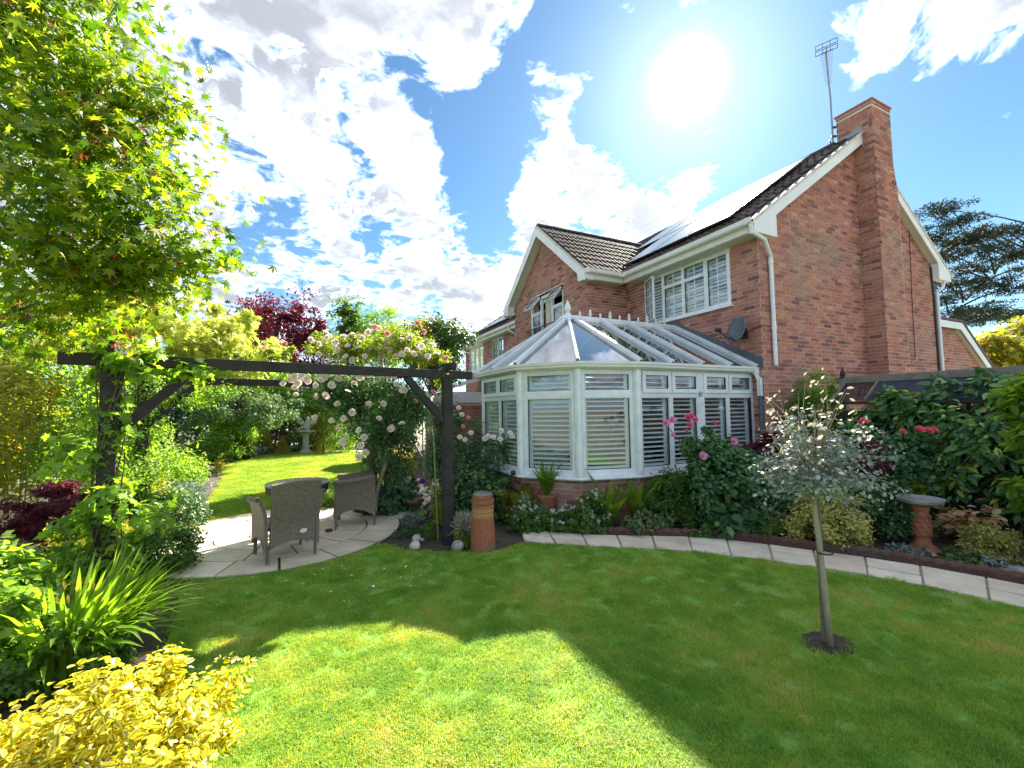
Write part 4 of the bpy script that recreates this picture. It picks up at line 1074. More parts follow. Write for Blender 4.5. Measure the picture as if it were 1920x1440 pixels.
for i in range(4):                                   # the facets that face the garden
    L, fn, ra = seg_fn(i)
    lights = 4 if i == 0 else (2 if i == 3 else 1)
    fwd2 = .085 if lights == 1 else .05
    cells = []
    e0 = .10 if i else .05; e1 = .095
    if lights == 4:
        w_ = (L-e0-e1-.10)/4; x = e0
        for k in range(4): cells.append((x, x+w_)); x += w_+(.10 if k == 1 else 0)
    elif lights == 2: w_ = (L-e0-e1)/2; cells = [(e0,e0+w_),(e0+w_,e0+2*w_)]
    else: cells = [(e0, L-e1)]
    WN, bx, mb = win_frame(con, fn, 0, L, SILL, HEAD, [], th=.07, fw_=.07, d0=0)
    mb2 = MB()
    def bxx(xa, xb, za, zb, da, db, T=mb2):
        c = [fn(x, d, z) for z in (za, zb) for x, d in ((xa,da),(xb,da),(xb,db),(xa,db))]
        T.add(c, [(3,2,1,0),(4,5,6,7),(0,1,5,4),(1,2,6,5),(2,3,7,6),(3,0,4,7)])
    bxx(.07, e0, SILL+.07, HEAD-.07, .003, .066); bxx(L-e1, L-.07, SILL+.07, HEAD-.07, .003, .066)
    for a, b in cells:
        bxx(a, b, TR0, TR1, .002, .068)
    for q in range(len(cells)-1):
        m0, m1 = cells[q][1], cells[q+1][0]
        bxx(m0-.03, m1+.03, SILL+.07, TR0, .004, .066); bxx(m0-.03, m1+.03, TR1, HEAD-.07, .004, .066)
    mb2.build('mullion', M['upvc'], WN)
    for k, (a, b) in enumerate(cells):
        aa = a+(.03 if k else 0); bb = b-(.03 if k < len(cells)-1 else 0)
        pane(WN, fn, aa+.0, bb-.0, SILL+.07, TR0, .035, (0,0), .018)
        if lights > 1:
            pane(WN, lambda x, d, z: fn(x, d-.022, z), a+.012, b-.012, TR1-.025, HEAD-.035, .02, (0,0), .062)
        else: pane(WN, fn, aa, bb, TR1, HEAD-.07, .035, (0,0), .018)
        slats(WN, fn, aa+.01, bb-.01, SILL+.06, TR0+.04, GD, .072, .060, 14, .055)
        slats(WN, fn, aa+.01, bb-.01, TR0+.05, HEAD-.03, GD, .072, .060, 14, .055)
    if i:                                            # corner post
        c = offs(.012)[i]; pm = MB(); pm.tube([(c[0],c[1],SILL+.005),(c[0],c[1],HEAD+.0)], .062, 8); pm.build('corner_post', M['upvc'], con)
for i in (4, 5, 6):
    L, fn, ra = seg_fn(i); WN, bx, mb = win_frame(con, fn, 0, L, SILL, HEAD, [L*.5], th=.07, fw_=.09, d0=0)
    pane(WN, fn, .05, L/2, SILL+.07, HEAD-.07, .035, (0,0), 0); pane(WN, fn, L/2, L-.05, SILL+.07, HEAD-.07, .035, (0,0), 0); slats(WN, fn, .06, L-.06, SILL+.06, HEAD-.06, GD, .075, .078, 58, .055)  # closed louvres added on the unseen far sides, blocking the bright garden behind
# roof
RZC = 3.40; RU0 = -2.80; RV = 1.98
EO = offs(.06); ez = EAV+.0
hub = Vector((RU0, RV, RZC))
def on_side(u): return Vector((u, EO[1][1], ez)), Vector((u, RV-.05, RZC))
gl_panes = []
us = [-.02, -.70, -1.38, -2.06, -2.72]
for k in range(4):
    a, at_ = on_side(us[k]); b, bt = on_side(us[k+1]); gl_panes.append([a, b, bt, at_])
mid34 = Vector((EO[3][0], RV, ez))
c_ = [Vector((*EO[q], ez)) for q in range(8)]
h1, h2 = hub+Vector((0,-.05,0)), hub+Vector((-.05,0,0)); h3 = hub+Vector((0,.05,0))
gl_panes += [[c_[1], c_[2], h1], [c_[2], c_[3], h1, h1], [c_[3], mid34, h2], [mid34, c_[4], h2], [c_[4], c_[5], h3], [c_[5], c_[6], h3]]
gl_panes += [[Vector((-1.9,c_[6].y,ez)), Vector((-2.72,c_[6].y,ez)), Vector((-2.72,RV+.05,RZC)), Vector((-1.9,RV+.05,RZC))], [Vector((-1.2,c_[6].y,ez)), Vector((-1.9,c_[6].y,ez)), Vector((-1.9,RV+.05,RZC)), Vector((-1.2,RV+.05,RZC))], [Vector((-.02,3.3,2.65)), Vector((-1.2,3.3,2.65)), Vector((-1.2,RV+.05,RZC)), Vector((-.02,RV+.05,RZC))]]
for q in gl_panes:
    q = [p for j, p in enumerate(q) if j == 0 or (p-q[j-1]).length > 1e-4]
    MB().add(q, [tuple(range(len(q)))]).build('roof_pane', M['roofglass'], con)
def rbar(a, b, wv=.062):
    a, b = Vector(a), Vector(b); d = (b-a).normalized(); a = a-d*.05
    mb = MB(); mb.bar(a, b, wv, .045, off=(0,.022)); mb.bar(a, b, wv*.62, .03, off=(0,.055)); mb.build('glazing_bar', M['upvc'], con)
    cp = MB(); cp.bar(a-d*.012, a-d*.001, wv*.9, .05, off=(0,.024)); cp.build('bar_cap', M['blackmetal'], con)
for u in us: rbar(*on_side(u))
for a, b in ((c_[2], h1), (c_[3], h1), (mid34, h2), (c_[4], h3), (c_[5], h3), (c_[6], h3)): rbar(a, b)
for u in (-1.9, -1.25): rbar((u,c_[6].y,ez), (u,RV+.05,RZC))
rd = MB(); rd.box(RU0-.10, -.002, RV-.085, RV+.085, RZC-.03, RZC+.035); rd.box(RU0-.06, -.002, RV-.055, RV+.055, RZC+.035, RZC+.085)
rd.lathe([(.17,-.02),(.17,.02),(.11,.06)], 8, (RU0,RV,RZC)); rd.build('ridge', M['upvc'], con)
fin = MB(); fin.lathe([(.055,.08),(.06,.12),(.035,.14),(.062,.18),(.066,.22),(.045,.28),(.02,.345),(.004,.385)], 12, (RU0+.02,RV,RZC)); fin.build('finial', M['upvc'], con)
def spike(h, wv):
    mb = MB(); o = [(-.010,0),(.010,0),(.012,.02*h/.15),(wv,.42*h),(.012,.40*h),(.030*h/.15,.66*h),(0,h),(-.030*h/.15,.66*h),(-.012,.40*h),(-wv,.42*h),(-.012,.02*h/.15)]
    vs = [(x,-.006,z) for x, z in o]+[(x,.006,z) for x, z in o]; m = len(o)
    return mb.add(vs, [tuple(range(m)), tuple(range(m,2*m))[::-1]]+[(i,(i+1)%m+0,(i+1)%m+m,i+m)[::-1] for i in range(m)]).mesh('cresting_spike', M['upvc'])
sb, ss = spike(.17, .050), spike(.115, .022)
for k in range(11):
    u = RU0+.30+k*.245
    if u < -.1: link('cresting_spike', sb if k % 2 else ss, con, (u, RV, RZC+.083))
# stepped lead flashing up the wall
fl_ = MB()
ns = 13
for k in range(ns):
    v = .0+k*1.86/ns; z = 2.42+k*(.96/ns)
    pts = [(-.010,v,z-.06),(-.010,v+1.86/ns+.05,z+.96/ns-.04),(-.010,v+1.86/ns+.02,z+.96/ns+.12),(-.010,v+.01,z+.12+.03)]
    fl_.slab([(p[0]-.0006*(k%2),p[1],p[2]) for p in pts], .004)
fl_.slab([(-.012,1.80,3.33),(-.012,2.2,3.36),(-.012,2.2,3.56),(-.012,1.80,3.56)], .004)
fl_.build('step_flashing', M['lead'], con)
dp_ = MB(); dp_.box(-.12,-.04,.06,.13,2.27,2.36); dp_.bar((-.08,.10,2.29),(-.055,.055,2.16),.065,.065); dp_.bar((-.055,.055,2.20),(-.055,.055,1.88),.065,.065,(1,0,0))
dp_.build('downpipe', M['upvc'], con)
hs = MB(); hs.tube([(-.055,.055,1.885-.02*i) for i in range(60)], [.036 if i % 2 else .030 for i in range(60)], 10); hs.build('ribbed_hose', M['dish'], con)
# wicker-coloured sofa back and floor seen between slats: a pale settee inside
st = thing('settee', 'dark grey settee inside the conservatory behind the shutters', 'sofa', (-2.3,1.0,.06))
MB().box(-.9,.9,-.35,.35,.0,.40).build('seat', M['dish'], st, bevel=.05); MB().box(-.9,.9,.30,.5,.0,.85).build('backrest', M['dish'], st, bevel=.05)

# ---- glazed porch of the far part of the house, and a parasol before it
po = thing('rear_porch', 'white and brick porch with glass roof at the far part of the house', 'porch', (0,11.9,0))
MB().box(-2.6,-.02,-1.0,1.6,0,1.9).build('wall', M['mortar'], po)
pbk = MB()
for k in range(25):
    for j in range(13):
        y = -1.0+j*.225-(k%2)*.1125; pbk.box(-2.612,-2.59,max(-1.0,y+.005),min(1.6,y+.22),k*.075+.005,k*.075+.07)
    for j in range(12):
        x = -2.6+j*.225-(k%2)*.1125; pbk.box(max(-2.6,x+.005),min(-.02,x+.22),-1.012,-.99,k*.075+.005,k*.075+.07)
pbk.build('brickwork', M['brick'], po, kind='stuff')
MB().box(-2.68,-.02,-1.08,1.7,1.98,2.40).build('fascia', M['paintw'], po)
MB().box(-2.60,-.02,-1.0,1.6,1.9,1.98).build('band', M['soffit'], po)
g = MB(); g.slab([(-2.75,-1.15,2.42),(-.02,-1.15,3.15),(-.02,1.75,3.15),(-2.75,1.75,2.42)][::-1], .02); g.build('roof_pane', M['roofglass'], po)
g = MB(); 
for y in (-1.15,-.43,.3,1.03,1.75): g.bar((-2.78,y,2.43),(-.02,y,3.17),.06,.06)
g.build('glazing_bar', M['upvc'], po)
pa = thing('garden_parasol', 'cream garden parasol standing open beside the far porch', 'parasol', (-3.5,10.4,0))
mb = MB(); mb.lathe([(1.35,2.02),(.02,2.50)], 8, caps=False); mb.lathe([(1.35,1.90),(1.35,2.02)], 8, caps=False); o = mb.build('canopy', M['parasol'], pa); so = o.modifiers.new('thickness','SOLIDIFY'); so.thickness=.008
mb = MB(); mb.tube([(0,0,0),(0,0,2.56)], .022, 8); mb.lathe([(.25,0),(.25,.06),(.05,.10)], 16); mb.build('pole', M['oldwood'], pa)

# ---- lean-to by the hedge: weathered rail on a post, glazed slope below
lt = thing('lean_to', 'low lean-to with dark glazed roof under a weathered timber rail', 'shed', (1.25,-.62,0))
b = MB(); b.bar((0,.12,2.13),(0,-3.4,2.13),.07,.115); o = b.build('rail', M['oldwood'], lt, bevel=.008)
b = MB(); b.bar((0,.02,0),(0,.02,2.16),.085,.085,(1,0,0)); b.build('post', M['oldwood'], lt, bevel=.006)
b = MB(); b.lathe([(.05,2.16),(.05,2.19),(.03,2.20),(.045,2.235),(.035,2.28),(.012,2.32),(.003,2.38)], 10, (0,.02,0)); b.build('post_finial', M['tarwood'], lt)
sl0 = lambda v, t, h=0: (-.03-.42*t, v, 2.07-.30*t+h)
for k, v in enumerate((-.02,-.50,-1.25,-2.0,-2.75,-3.4)):
    b = MB(); b.bar(sl0(v,0,.01), sl0(v,1.02,.01), .03, .03); b.build('rafter', M['oldwood'], lt)
    if k:
        pv_ = (-.02,-.50,-1.25,-2.0,-2.75,-3.4)[k-1]
        MB().slab([sl0(pv_-.02,0),sl0(v+.02,0),sl0(v+.02,1),sl0(pv_-.02,1)], .006).build('roof_pane', M['darkglass' if k == 1 else 'felt'], lt)
b = MB(); b.bar(sl0(0,1.03,-.03), sl0(-3.45,1.03,-.03), .04, .05); b.build('eaves_board', M['tarwood'], lt)
MB().box(-.42,-.38,-3.4,-.02,0,1.60).build('front_wall', M['tarwood'], lt)
# ================================================================== pergola
PGA = Vector((-9.07,-.10,0)); PGB = Vector((-5.20,.665,0)); pd = (PGB-PGA).normalized(); pn_ = Vector((-pd.y,pd.x,0))
pgl = thing('pergola', 'black stained timber pergola with braced posts over the patio', 'pergola', (-7.5,1.6,0))
PGO = Vector((-7.5,1.6,0)); BZ = 2.17
def pl(name, p0, p1, wd, ht, upv=(0,0,1)):
    b = MB(); b.bar(Vector(p0)-PGO, Vector(p1)-PGO, wd, ht, upv); return b.build(name, M['tarwood'], pgl, bevel=.006)
def tat(t, base, z=0): q = base+pd*t; return Vector((q.x, q.y, z))
BK = PGA+pn_*2.72; 
pl('beam', tat(-.03,PGA,BZ), tat(3.90,PGA,BZ), .07, .105); pl('beam', tat(.1,BK,BZ), tat(3.9,BK,BZ), .07, .105)
for base, ts in ((PGA,(.30,3.53)), (BK,(.33,3.5))):
    for t in ts:
        p = tat(t, base); b = MB(); b.box(p.x-PGO.x-.062, p.x-PGO.x+.062, p.y-PGO.y-.062, p.y-PGO.y+.062, -.02, BZ-.053)
        o = b.build('post', M['tarwood'], pgl, bevel=.008)
        s = 1 if t < 1 else -1
        pl('brace', tat(t+s*.045,base,1.55), tat(t+s*.56,base,BZ-.06), .07, .085)
for t in (.30, 3.53): pl('cross_beam', tat(t,PGA,BZ+.10)-pn_*.2, tat(t,BK,BZ+.10)+pn_*.2, .06, .09)
# wire hoops standing on the beam
wh = MB()
rg = random.Random(5)
for t in [1.95+.05*i for i in range(16)]:
    p = tat(t, PGA, BZ+.052)-PGO+pn_*.03; wh.tube([p, p+Vector((rg.uniform(-.02,.02),0,.08+rg.uniform(0,.05)))], .0035, 4)
wh.build('wire_guard', M['greymetal'], pgl)

# ================================================================== table and chairs
tb_ = thing('round_table', 'round wicker garden table with grey top between the two chairs', 'table', (-7.36,1.78,.03))
MB().lathe([(.0,.690),(.39,.690),(.40,.698),(.40,.715),(.39,.722),(.0,.722)], 48, caps=False).build('tabletop', M['tabletop'], tb_, smooth=False)
MB().lathe([(.36,.60),(.385,.60),(.392,.688),(.36,.688)], 40, caps=False).build('apron', M['wicker'], tb_)
for i in range(4):
    a = .75+i*math.pi/2; b = MB(); b.tube([(.16*math.cos(a),.16*math.sin(a),.64),(.12*math.cos(a),.12*math.sin(a),.40),(.17*math.cos(a),.17*math.sin(a),.22),(.30*math.cos(a),.30*math.sin(a),.02),(.31*math.cos(a),.31*math.sin(a),.0)], [.03,.026,.026,.022,.025], 8); b.build('leg', M['wicker'], tb_)
b = MB(); b.lathe([(.10,.36),(.13,.36),(.13,.42),(.10,.42)], 20, caps=False); b.build('leg_ring', M['wicker'], tb_)

def thick(mb, f, a, b, th):
    """woven panel: f(s,t) -> (point, normal); two faces and a rim"""
    F = lambda s, t: f(s,t)[0]+f(s,t)[1]*th/2; B = lambda s, t: f(s,t)[0]-f(s,t)[1]*th/2
    mb.grid(F, a, b); mb.grid(B, a, b, True)
    for q in range(2):
        mb.grid(lambda s, t, q=q: (F(s,q) if t < .5 else B(s,q)), a, 1, q == 1)
        mb.grid(lambda s, t, q=q: (F(q,s) if t < .5 else B(q,s)), b, 1, q == 0)
def make_chair(loc, rz, label):
    """wicker armchair; faces +y, back at -y"""
    c = thing('wicker_armchair', label, 'chair', loc, rz, 'wicker armchairs at the patio table')
    # back: flares and leans; bottom edge arched
    def back(s, t):
        zb = .17+.06*math.sin(math.pi*s)
        zt = .885+.022*math.sin(math.pi*s)
        z = zb+(zt-zb)*t; k = max(0, z-.40)/.53
        hw = .235+.032*k**1.5
        return Vector(((s-.5)*2*hw, -.27-.15*k-.02*math.sin(math.pi*s)*(1) , z)), Vector((0,-.97,-.2)).normalized()
    mb = MB(); thick(mb, back, 14, 24, .045); mb.build('backrest', M['wicker'], c, smooth=True)
    for sx in (-1, 1):
        def side(s, t, sx=sx):
            y = -.265+.555*s; zb = .13+.12*math.sin(math.pi*s)**.8
            zt = .66+.10*(1-s)**2*.6 - .012*s
            z = zb+(zt-zb)*t; k = max(0, z-.40)/.28
            return Vector((sx*(.272+.055*k**2), y, z)), Vector((sx,0,-.15*k)).normalized()
        mb = MB(); thick(mb, side, 14, 16, .04)
        pts = [side(i/8,1)[0]+Vector((sx*.012,0,.006)) for i in range(9)]
        pts += [pts[-1]+Vector((0,.02,-.02))]
        mb.tube(pts, [.020]+[.031]*7+[.033,.02], 10)
        mb.build('arm', M['wicker'], c, smooth=True)
    def front(s, t):
        zb = .15+.10*math.sin(math.pi*s)**.8; z = zb+(.40-zb)*t
        return Vector(((s-.5)*.54, .285, z)), Vector((0,1,0))
    mb = MB(); thick(mb, front, 14, 8, .035); mb.build('front_apron', M['wicker'], c, smooth=True)
    mb = MB(); mb.grid(lambda s, t: Vector(((s-.5)*.54, -.26+.54*t, .405+.02*math.sin(math.pi*s)*math.sin(math.pi*t))), 8, 8); mb.grid(lambda s, t: Vector(((s-.5)*.54, -.26+.54*t, .36)), 2, 2, True); mb.build('seat', M['wicker'], c, smooth=True)
    for x in (-.252, .252):
        for y in (-.255, .27):
            mb = MB(); mb.tube([(x,y,.20),(x*1.0,y,.03),(x*1.0,y,.0)], [.023,.019,.018], 8); l = mb.build('leg', M['wicker'], c)
            q = MB(); q.lathe([(.021,.0),(.021,.018),(.016,.028)], 8, (x,y,0)); q.build('foot_cap', M['greymetal'], l)
    k = MB(); k.lathe([(.0,.0),(.036,.0),(.040,.004),(.036,.008),(.0,.008)], 24, caps=False)
    # oval badge low on the back
    me = k.mesh('badge', M['paintw']); o = link('badge', me, c, (.10,-.318,.315), (R(90),0,0), (1.05,.62,1)); o.location = (.10,-.303,.315)
    return c
make_chair((-7.47,.98,.03), math.atan2(.47,-.15)-math.pi/2, 'grey-brown wicker armchair seen from behind with pale oval badge on its back')
make_chair((-6.56,2.11,.03), math.atan2(.07,-.48)-math.pi/2, 'grey-brown wicker armchair seen from the side, right of the table')
MB().lathe([(.0,.0),(.05,.0),(.055,.012),(.04,.03),(.0,.034)], 14, caps=False).build('table_foot_weight', M['rustdark'], None, smooth=True).location = (-6.96,1.78,.030)
tag(bpy.data.objects['table_foot_weight'], 'small round brown snail ornament on the paving beside the chair leg', 'ornament')
bpy.data.objects['table_foot_weight'].name = 'snail_ornament'

# ================================================================== pots and ornaments
cpn = thing('chimney_pot_planter', 'tall old clay chimney pot planter at the lawn edge beside the pergola post', 'planter', (-5.30,.13,.0))
MB().lathe([(.150,.0),(.155,.02),(.150,.12),(.142,.25),(.133,.40),(.128,.455),(.134,.46),(.134,.475),(.129,.48),(.129,.50),(.136,.505),(.136,.525),(.128,.53),(.128,.555),(.140,.56),(.142,.60),(.128,.605),(.112,.605),(.112,.45)], 36).build('clay_body', M['pot'], cpn, smooth=False)
pp = MB().lathe([(.09,.52),(.124,.625),(.126,.665),(.115,.665),(.108,.65)], 30).build('inner_pot', M['terra'], cpn)
so_ = MB(); so_.lathe([(.0,.672),(.08,.670),(.112,.655)], 20, caps=False)
rg = random.Random(9)
for i in range(150):
    a = rg.uniform(0,6.283); r = .11*math.sqrt(rg.random()); x, y = r*math.cos(a), r*math.sin(a); s = rg.uniform(.004,.009); z = .666+rg.uniform(0,.022)
    so_.add([(x-s,y,z),(x,y-s,z),(x+s,y,z),(x,y+s,z),(x,y,z+s*1.5)], [(0,1,4),(1,2,4),(2,3,4),(3,0,4)])
so_.build('gravel_mulch', M['greystone'], cpn, kind='stuff')

def pebble(seed, r, sq=(1,1,.8)):
    rg = random.Random(seed); mb = MB(); pr = []
    bm_v = []; K, J = 14, 18
    ph = [(rg.uniform(0,6.28), rg.uniform(0,6.28), rg.uniform(.5,1)) for _ in range(4)]
    def f(s, t):
        a = 6.2832*s; b = math.pi*(t-.5); d = 1+sum(.045*c*math.sin((k+2)*a+p)*math.cos((k+1)*b+q) for k, (p, q, c) in enumerate(ph))
        return Vector((r*d*math.cos(a)*math.cos(b)*sq[0], r*d*math.sin(a)*math.cos(b)*sq[1], r*d*math.sin(b)*sq[2]))
    mb.grid(f, J, K); return mb
def stone(name, label, cat, loc, r, sq, mat, seed, group=None):
    o = pebble(seed, r, sq).build(name, M[mat], None, smooth=True, label=label, cat=cat, group=group); o.location = (loc[0], loc[1], loc[2]+r*sq[2]*.86)
G0 = (-6.044,0.522)
stone('stone_ball', 'nearer of two pale round stone balls at the patio edge', 'stone ball', (G0[0],G0[1],-.012), .064, (1.05,1,.95), 'limestone', 1)
G1 = (-5.952,0.834)
stone('stone_ball', 'further of two pale round stone balls at the patio edge', 'stone ball', (G1[0],G1[1],-.012), .060, (1,1,.92), 'limestone', 2)
G2 = (-5.585,0.255)
stone('lichened_stone', 'lichened round stone between the black post and the chimney pot', 'stone', (G2[0],G2[1],-.012), .074, (1.08,1,.92), 'mossstone', 3)
G3 = (-5.879,0.846)
stone('small_pebble', 'small flat pebble leaning beside the stone balls', 'pebble', (G3[0],G3[1],-.01), .030, (1.2,.9,.7), 'limestone', 4)
G4 = (-0.986,-3.057)
stone('round_cobble', 'small pale cobble beside the path at the far right', 'stone', (G4[0],G4[1],-.015), .055, (1.3,1,.7), 'limestone', 5)
G5 = (-1.123,-3.162)
stone('grey_boulder', 'grey boulder beside the path at the right edge', 'stone', (G5[0]+.04,G5[1],-.02), .10, (1.2,1,.8), 'greystone', 6)

# rusty dish flowers on rods
for (gx, gy, hh, lab) in ((*(-5.834,1.644), .36, 'lower rusty bird dish on a bent iron rod beside the patio'), (*(-5.770,1.511), .42, 'middle rusty bird dish on a straight rod beside the patio'), (*(-5.606,2.132), .56, 'highest rusty bird dish behind the other two')):
    t = thing('rusty_bird_dish', lab, 'bird dish', (gx, gy, -.02), group='rusty dishes on rods')
    MB().lathe([(.0,hh-.012),(.035,hh-.010),(.068,hh+.004),(.070,hh+.012),(.035,hh+.0),(.0,hh-.004)], 20, caps=False).build('dish', M['rust'], t, smooth=True)
    MB().tube([(0,0,0),(.01,0,hh*.4),(-.006,.004,hh*.7),(0,0,hh-.01)], .0055, 6).build('rod', M['rustdark'], t)
# cane beside the post
cn = thing('bamboo_cane', 'tall green cane leaning beside the black pergola post', 'cane', (*(-5.699,0.698), 0))
MB().tube([(0,0,0),(-.02,.02,.5),(-.05,.04,1.42)], .009, 6).build('cane_shaft', M['cane'], cn)
MB().tube([(-.05,.04,1.42),(.02,.01,1.40)], .006, 5).build('tie', M['stem'], cn)

# birdbath of terracotta
bb = thing('birdbath', 'terracotta birdbath on a carved pedestal in the right flower bed', 'birdbath', (*(-0.787,-2.331), -.01))
MB().lathe([(.0,.0),(.150,.0),(.155,.03),(.125,.055),(.085,.09),(.070,.12),(.066,.16),(.078,.20),(.080,.30),(.075,.42),(.066,.46),(.078,.485),(.082,.51),(.06,.53)], 32).build('pedestal', M['terra'], bb, smooth=False)
cv = MB(); rg = random.Random(4)
for i in range(9):
    for j in range(5):
        a = 6.283*(i+.5*(j%2))/9; z = .20+j*.052; r = .080
        p = Vector((r*math.cos(a), r*math.sin(a), z)); tt = Vector((-math.sin(a), math.cos(a), 0))
        cv.tube([p-tt*.022-Vector((0,0,.018)), p+Vector((math.cos(a)*.006,math.sin(a)*.006,.008)), p+tt*.022-Vector((0,0,.014)), p+tt*.012-Vector((0,0,.03))], [.003,.007,.006,.002], 6)
cv.build('carved_relief', M['terra'], bb)
MB().lathe([(.06,.53),(.12,.535),(.20,.57),(.215,.60),(.215,.615),(.20,.615),(.15,.585),(.0,.575)], 40).build('bowl', M['greystone'], bb, smooth=False)
up_ = thing('upturned_pot', 'terracotta pot standing upside down behind the bronze plant', 'flower pot', (*(0.536,-2.132), -.01))
MB().lathe([(.115,.0),(.118,.05),(.110,.05),(.092,.26),(.09,.265),(.0,.268)], 32).build('clay_body', M['terra'], up_)
# far statue on its column
sx_, sy_ = (-7.267,14.910)
fs_ = thing('stone_birdbath', 'pale stone birdbath with a winged figure at the far end of the back lawn', 'birdbath', (sx_, sy_, 0))
MB().lathe([(.26,0),(.26,.08),(.17,.12),(.13,.2),(.11,.6),(.14,.78),(.20,.82),(.33,.90),(.33,.96),(.2,.93),(.0,.92)], 20).build('column', M['mossstone'], fs_)
wf = MB(); wf.tube([(0,0,.92),(.02,0,1.05),(.05,0,1.22),(.10,0,1.40),(.02,0,1.5)], [.12,.15,.13,.07,.05], 10)
wf.tube([(-.05,.03,1.15),(-.25,.05,1.35),(-.36,.05,1.6)], [.10,.12,.03], 8); wf.tube([(.08,.03,1.15),(.30,.05,1.30),(.42,.05,1.55)], [.10,.12,.03], 8)
wf.build('winged_figure', M['mossstone'], fs_, smooth=True)
# petals blown onto grass and paving
pm = MB(); pm.add([(0,-.014,.0),(.011,0,.004),(0,.014,.002),(-.011,0,.005)], [(0,1,2,3)]); pme = pm.mesh('fallen_petal', M['petal'])
rg = random.Random(15); PETALS = [(-6.91,-0.73,0), (-6.28,-0.10,0), (-6.48,-0.16,0), (-6.68,0.52,0), (-6.50,-0.05,0), (-6.39,-0.37,0), (-6.95,-0.68,0), (-6.83,-0.09,0), (-6.97,-0.14,0), (-7.43,0.07,0), (-6.66,-0.02,0), (-7.09,0.26,0), (-7.17,0.12,0), (-6.43,0.84,0), (-6.20,-0.42,0), (-7.10,0.87,0), (-7.12,0.81,0), (-7.37,0.71,0), (-7.66,1.39,0), (-6.79,0.31,0), (-6.67,-0.47,0), (-6.90,0.26,0), (-6.33,0.46,0), (-7.27,-0.09,0), (-6.35,-0.63,0), (-8.00,2.83,0), (-7.60,1.85,0), (-6.08,3.17,0), (-6.86,0.96,0), (-7.04,-0.41,0)]
for i, (x, y, on) in enumerate(PETALS):
    o = link('fallen_petal', pme, None, (x, y, .034), (rg.uniform(-.3,.3), rg.uniform(-.3,.3), rg.uniform(0,6.28)), rg.uniform(.8,1.3))
    onp = math.hypot(x-PC[0], y-PC[1]) < PR; o.location.z = .036 if onp else .030
    tag(o, 'white rose petal fallen on the patio paving' if onp else 'white rose petal fallen on the shaded lawn', 'petal', 'petals on the paving' if onp else 'petals on the lawn')
# ================================================================== plants: builders
def _tpl(vs, fs, uv): return (np.array(vs, float), fs, np.array(uv, float))
def leaf_tpl(wd=.42, fold=.06, droop=-.08, blunt=0):
    h = wd/2
    if blunt: vs = [(0,0,0),(h*.8,.18,fold),(h,.55,fold),(h*.62,.86,fold*.5+droop*.6),(0,1,droop),(-h*.62,.86,fold*.5+droop*.6),(-h,.55,fold),(-h*.8,.18,fold)]; fs = [(0,1,2,3,4),(0,4,5,6,7)]; uv = [(.5,0),(.9,.2),(1,.5),(.9,.85),(.5,1),(.1,.85),(0,.5),(.1,.2)]
    else: vs = [(0,0,0),(h*.95,.32,fold),(h*.8,.66,fold*.8),(0,1,droop),(-h*.8,.66,fold*.8),(-h*.95,.32,fold)]; fs = [(0,1,2,3),(0,3,4,5)]; uv = [(.5,0),(1,.3),(1,.7),(.5,1),(0,.7),(0,.3)]
    return _tpl(vs, fs, uv)
T_LEAF6 = leaf_tpl(); T_LEAF = _tpl([(0,0,0),(.23,.5,.05),(0,1,-.06),(-.23,.5,.05)], [(0,1,2),(0,2,3)], [(.5,0),(1,.5),(.5,1),(0,.5)]); T_NARROW = leaf_tpl(.22); T_LANCE = leaf_tpl(.13, .02, -.12); T_ROUND = leaf_tpl(.72, .07, -.05, 1); T_OVAL = leaf_tpl(.5, .07, -.06, 1); T_OVALW = leaf_tpl(.60, .09, -.08, 1); T_BROAD = leaf_tpl(.55, .05, -.12)
def palm_tpl(lobes, notch=.45, wide=115, droop=.10):
    c = (0, .12, 0.02); vs = [c]; uv = [(.5,.2)]; k = len(lobes)
    for i, L in enumerate(lobes):
        a = math.radians(-wide+2*wide*i/(k-1))
        vs.append((L*math.sin(a), .12+L*math.cos(a), -droop*L*L)); uv.append((0 if i % 2 else 1, 1))
        if i < k-1:
            b = math.radians(-wide+2*wide*(i+.5)/(k-1)); q = notch*min(L, lobes[i+1])
            vs.append((q*math.sin(b), .12+q*math.cos(b), .02)); uv.append((.5,.5))
    vs.append((0,-.02,0)); uv.append((.5,0))
    m = len(vs); fs = [(0,i+1,i) for i in range(1, m-1)]+[(0,1,m-1)]
    return _tpl(vs, fs, uv)
T_MAPLE = palm_tpl([.42,.66,.82,.90,.82,.66,.42], .42, 118)
T_VINE = palm_tpl([.45,.62,.8,.62,.45], .68, 115)
T_FINE = palm_tpl([.55,.8,.95,.8,.55], .16, 80, .25)
T_NEEDLE = _tpl([(-.10,0,0),(.10,0,0),(.16,.6,.03),(0,1,-.03),(-.16,.6,.03)], [(0,1,2,3,4)], [(.5,.5)]*5)
T_SPRAY = _tpl([(0,0,0),(.16,.25,.03),(.05,.33,0),(.22,.55,.02),(.06,.62,0),(0,1,-.08),(-.06,.62,0),(-.22,.55,.02),(-.05,.33,0),(-.16,.25,.03)], [(0,1,2,9),(9,2,8),(2,3,4,8),(8,4,6,7),(4,5,6)], [(.5,.5)]*10)

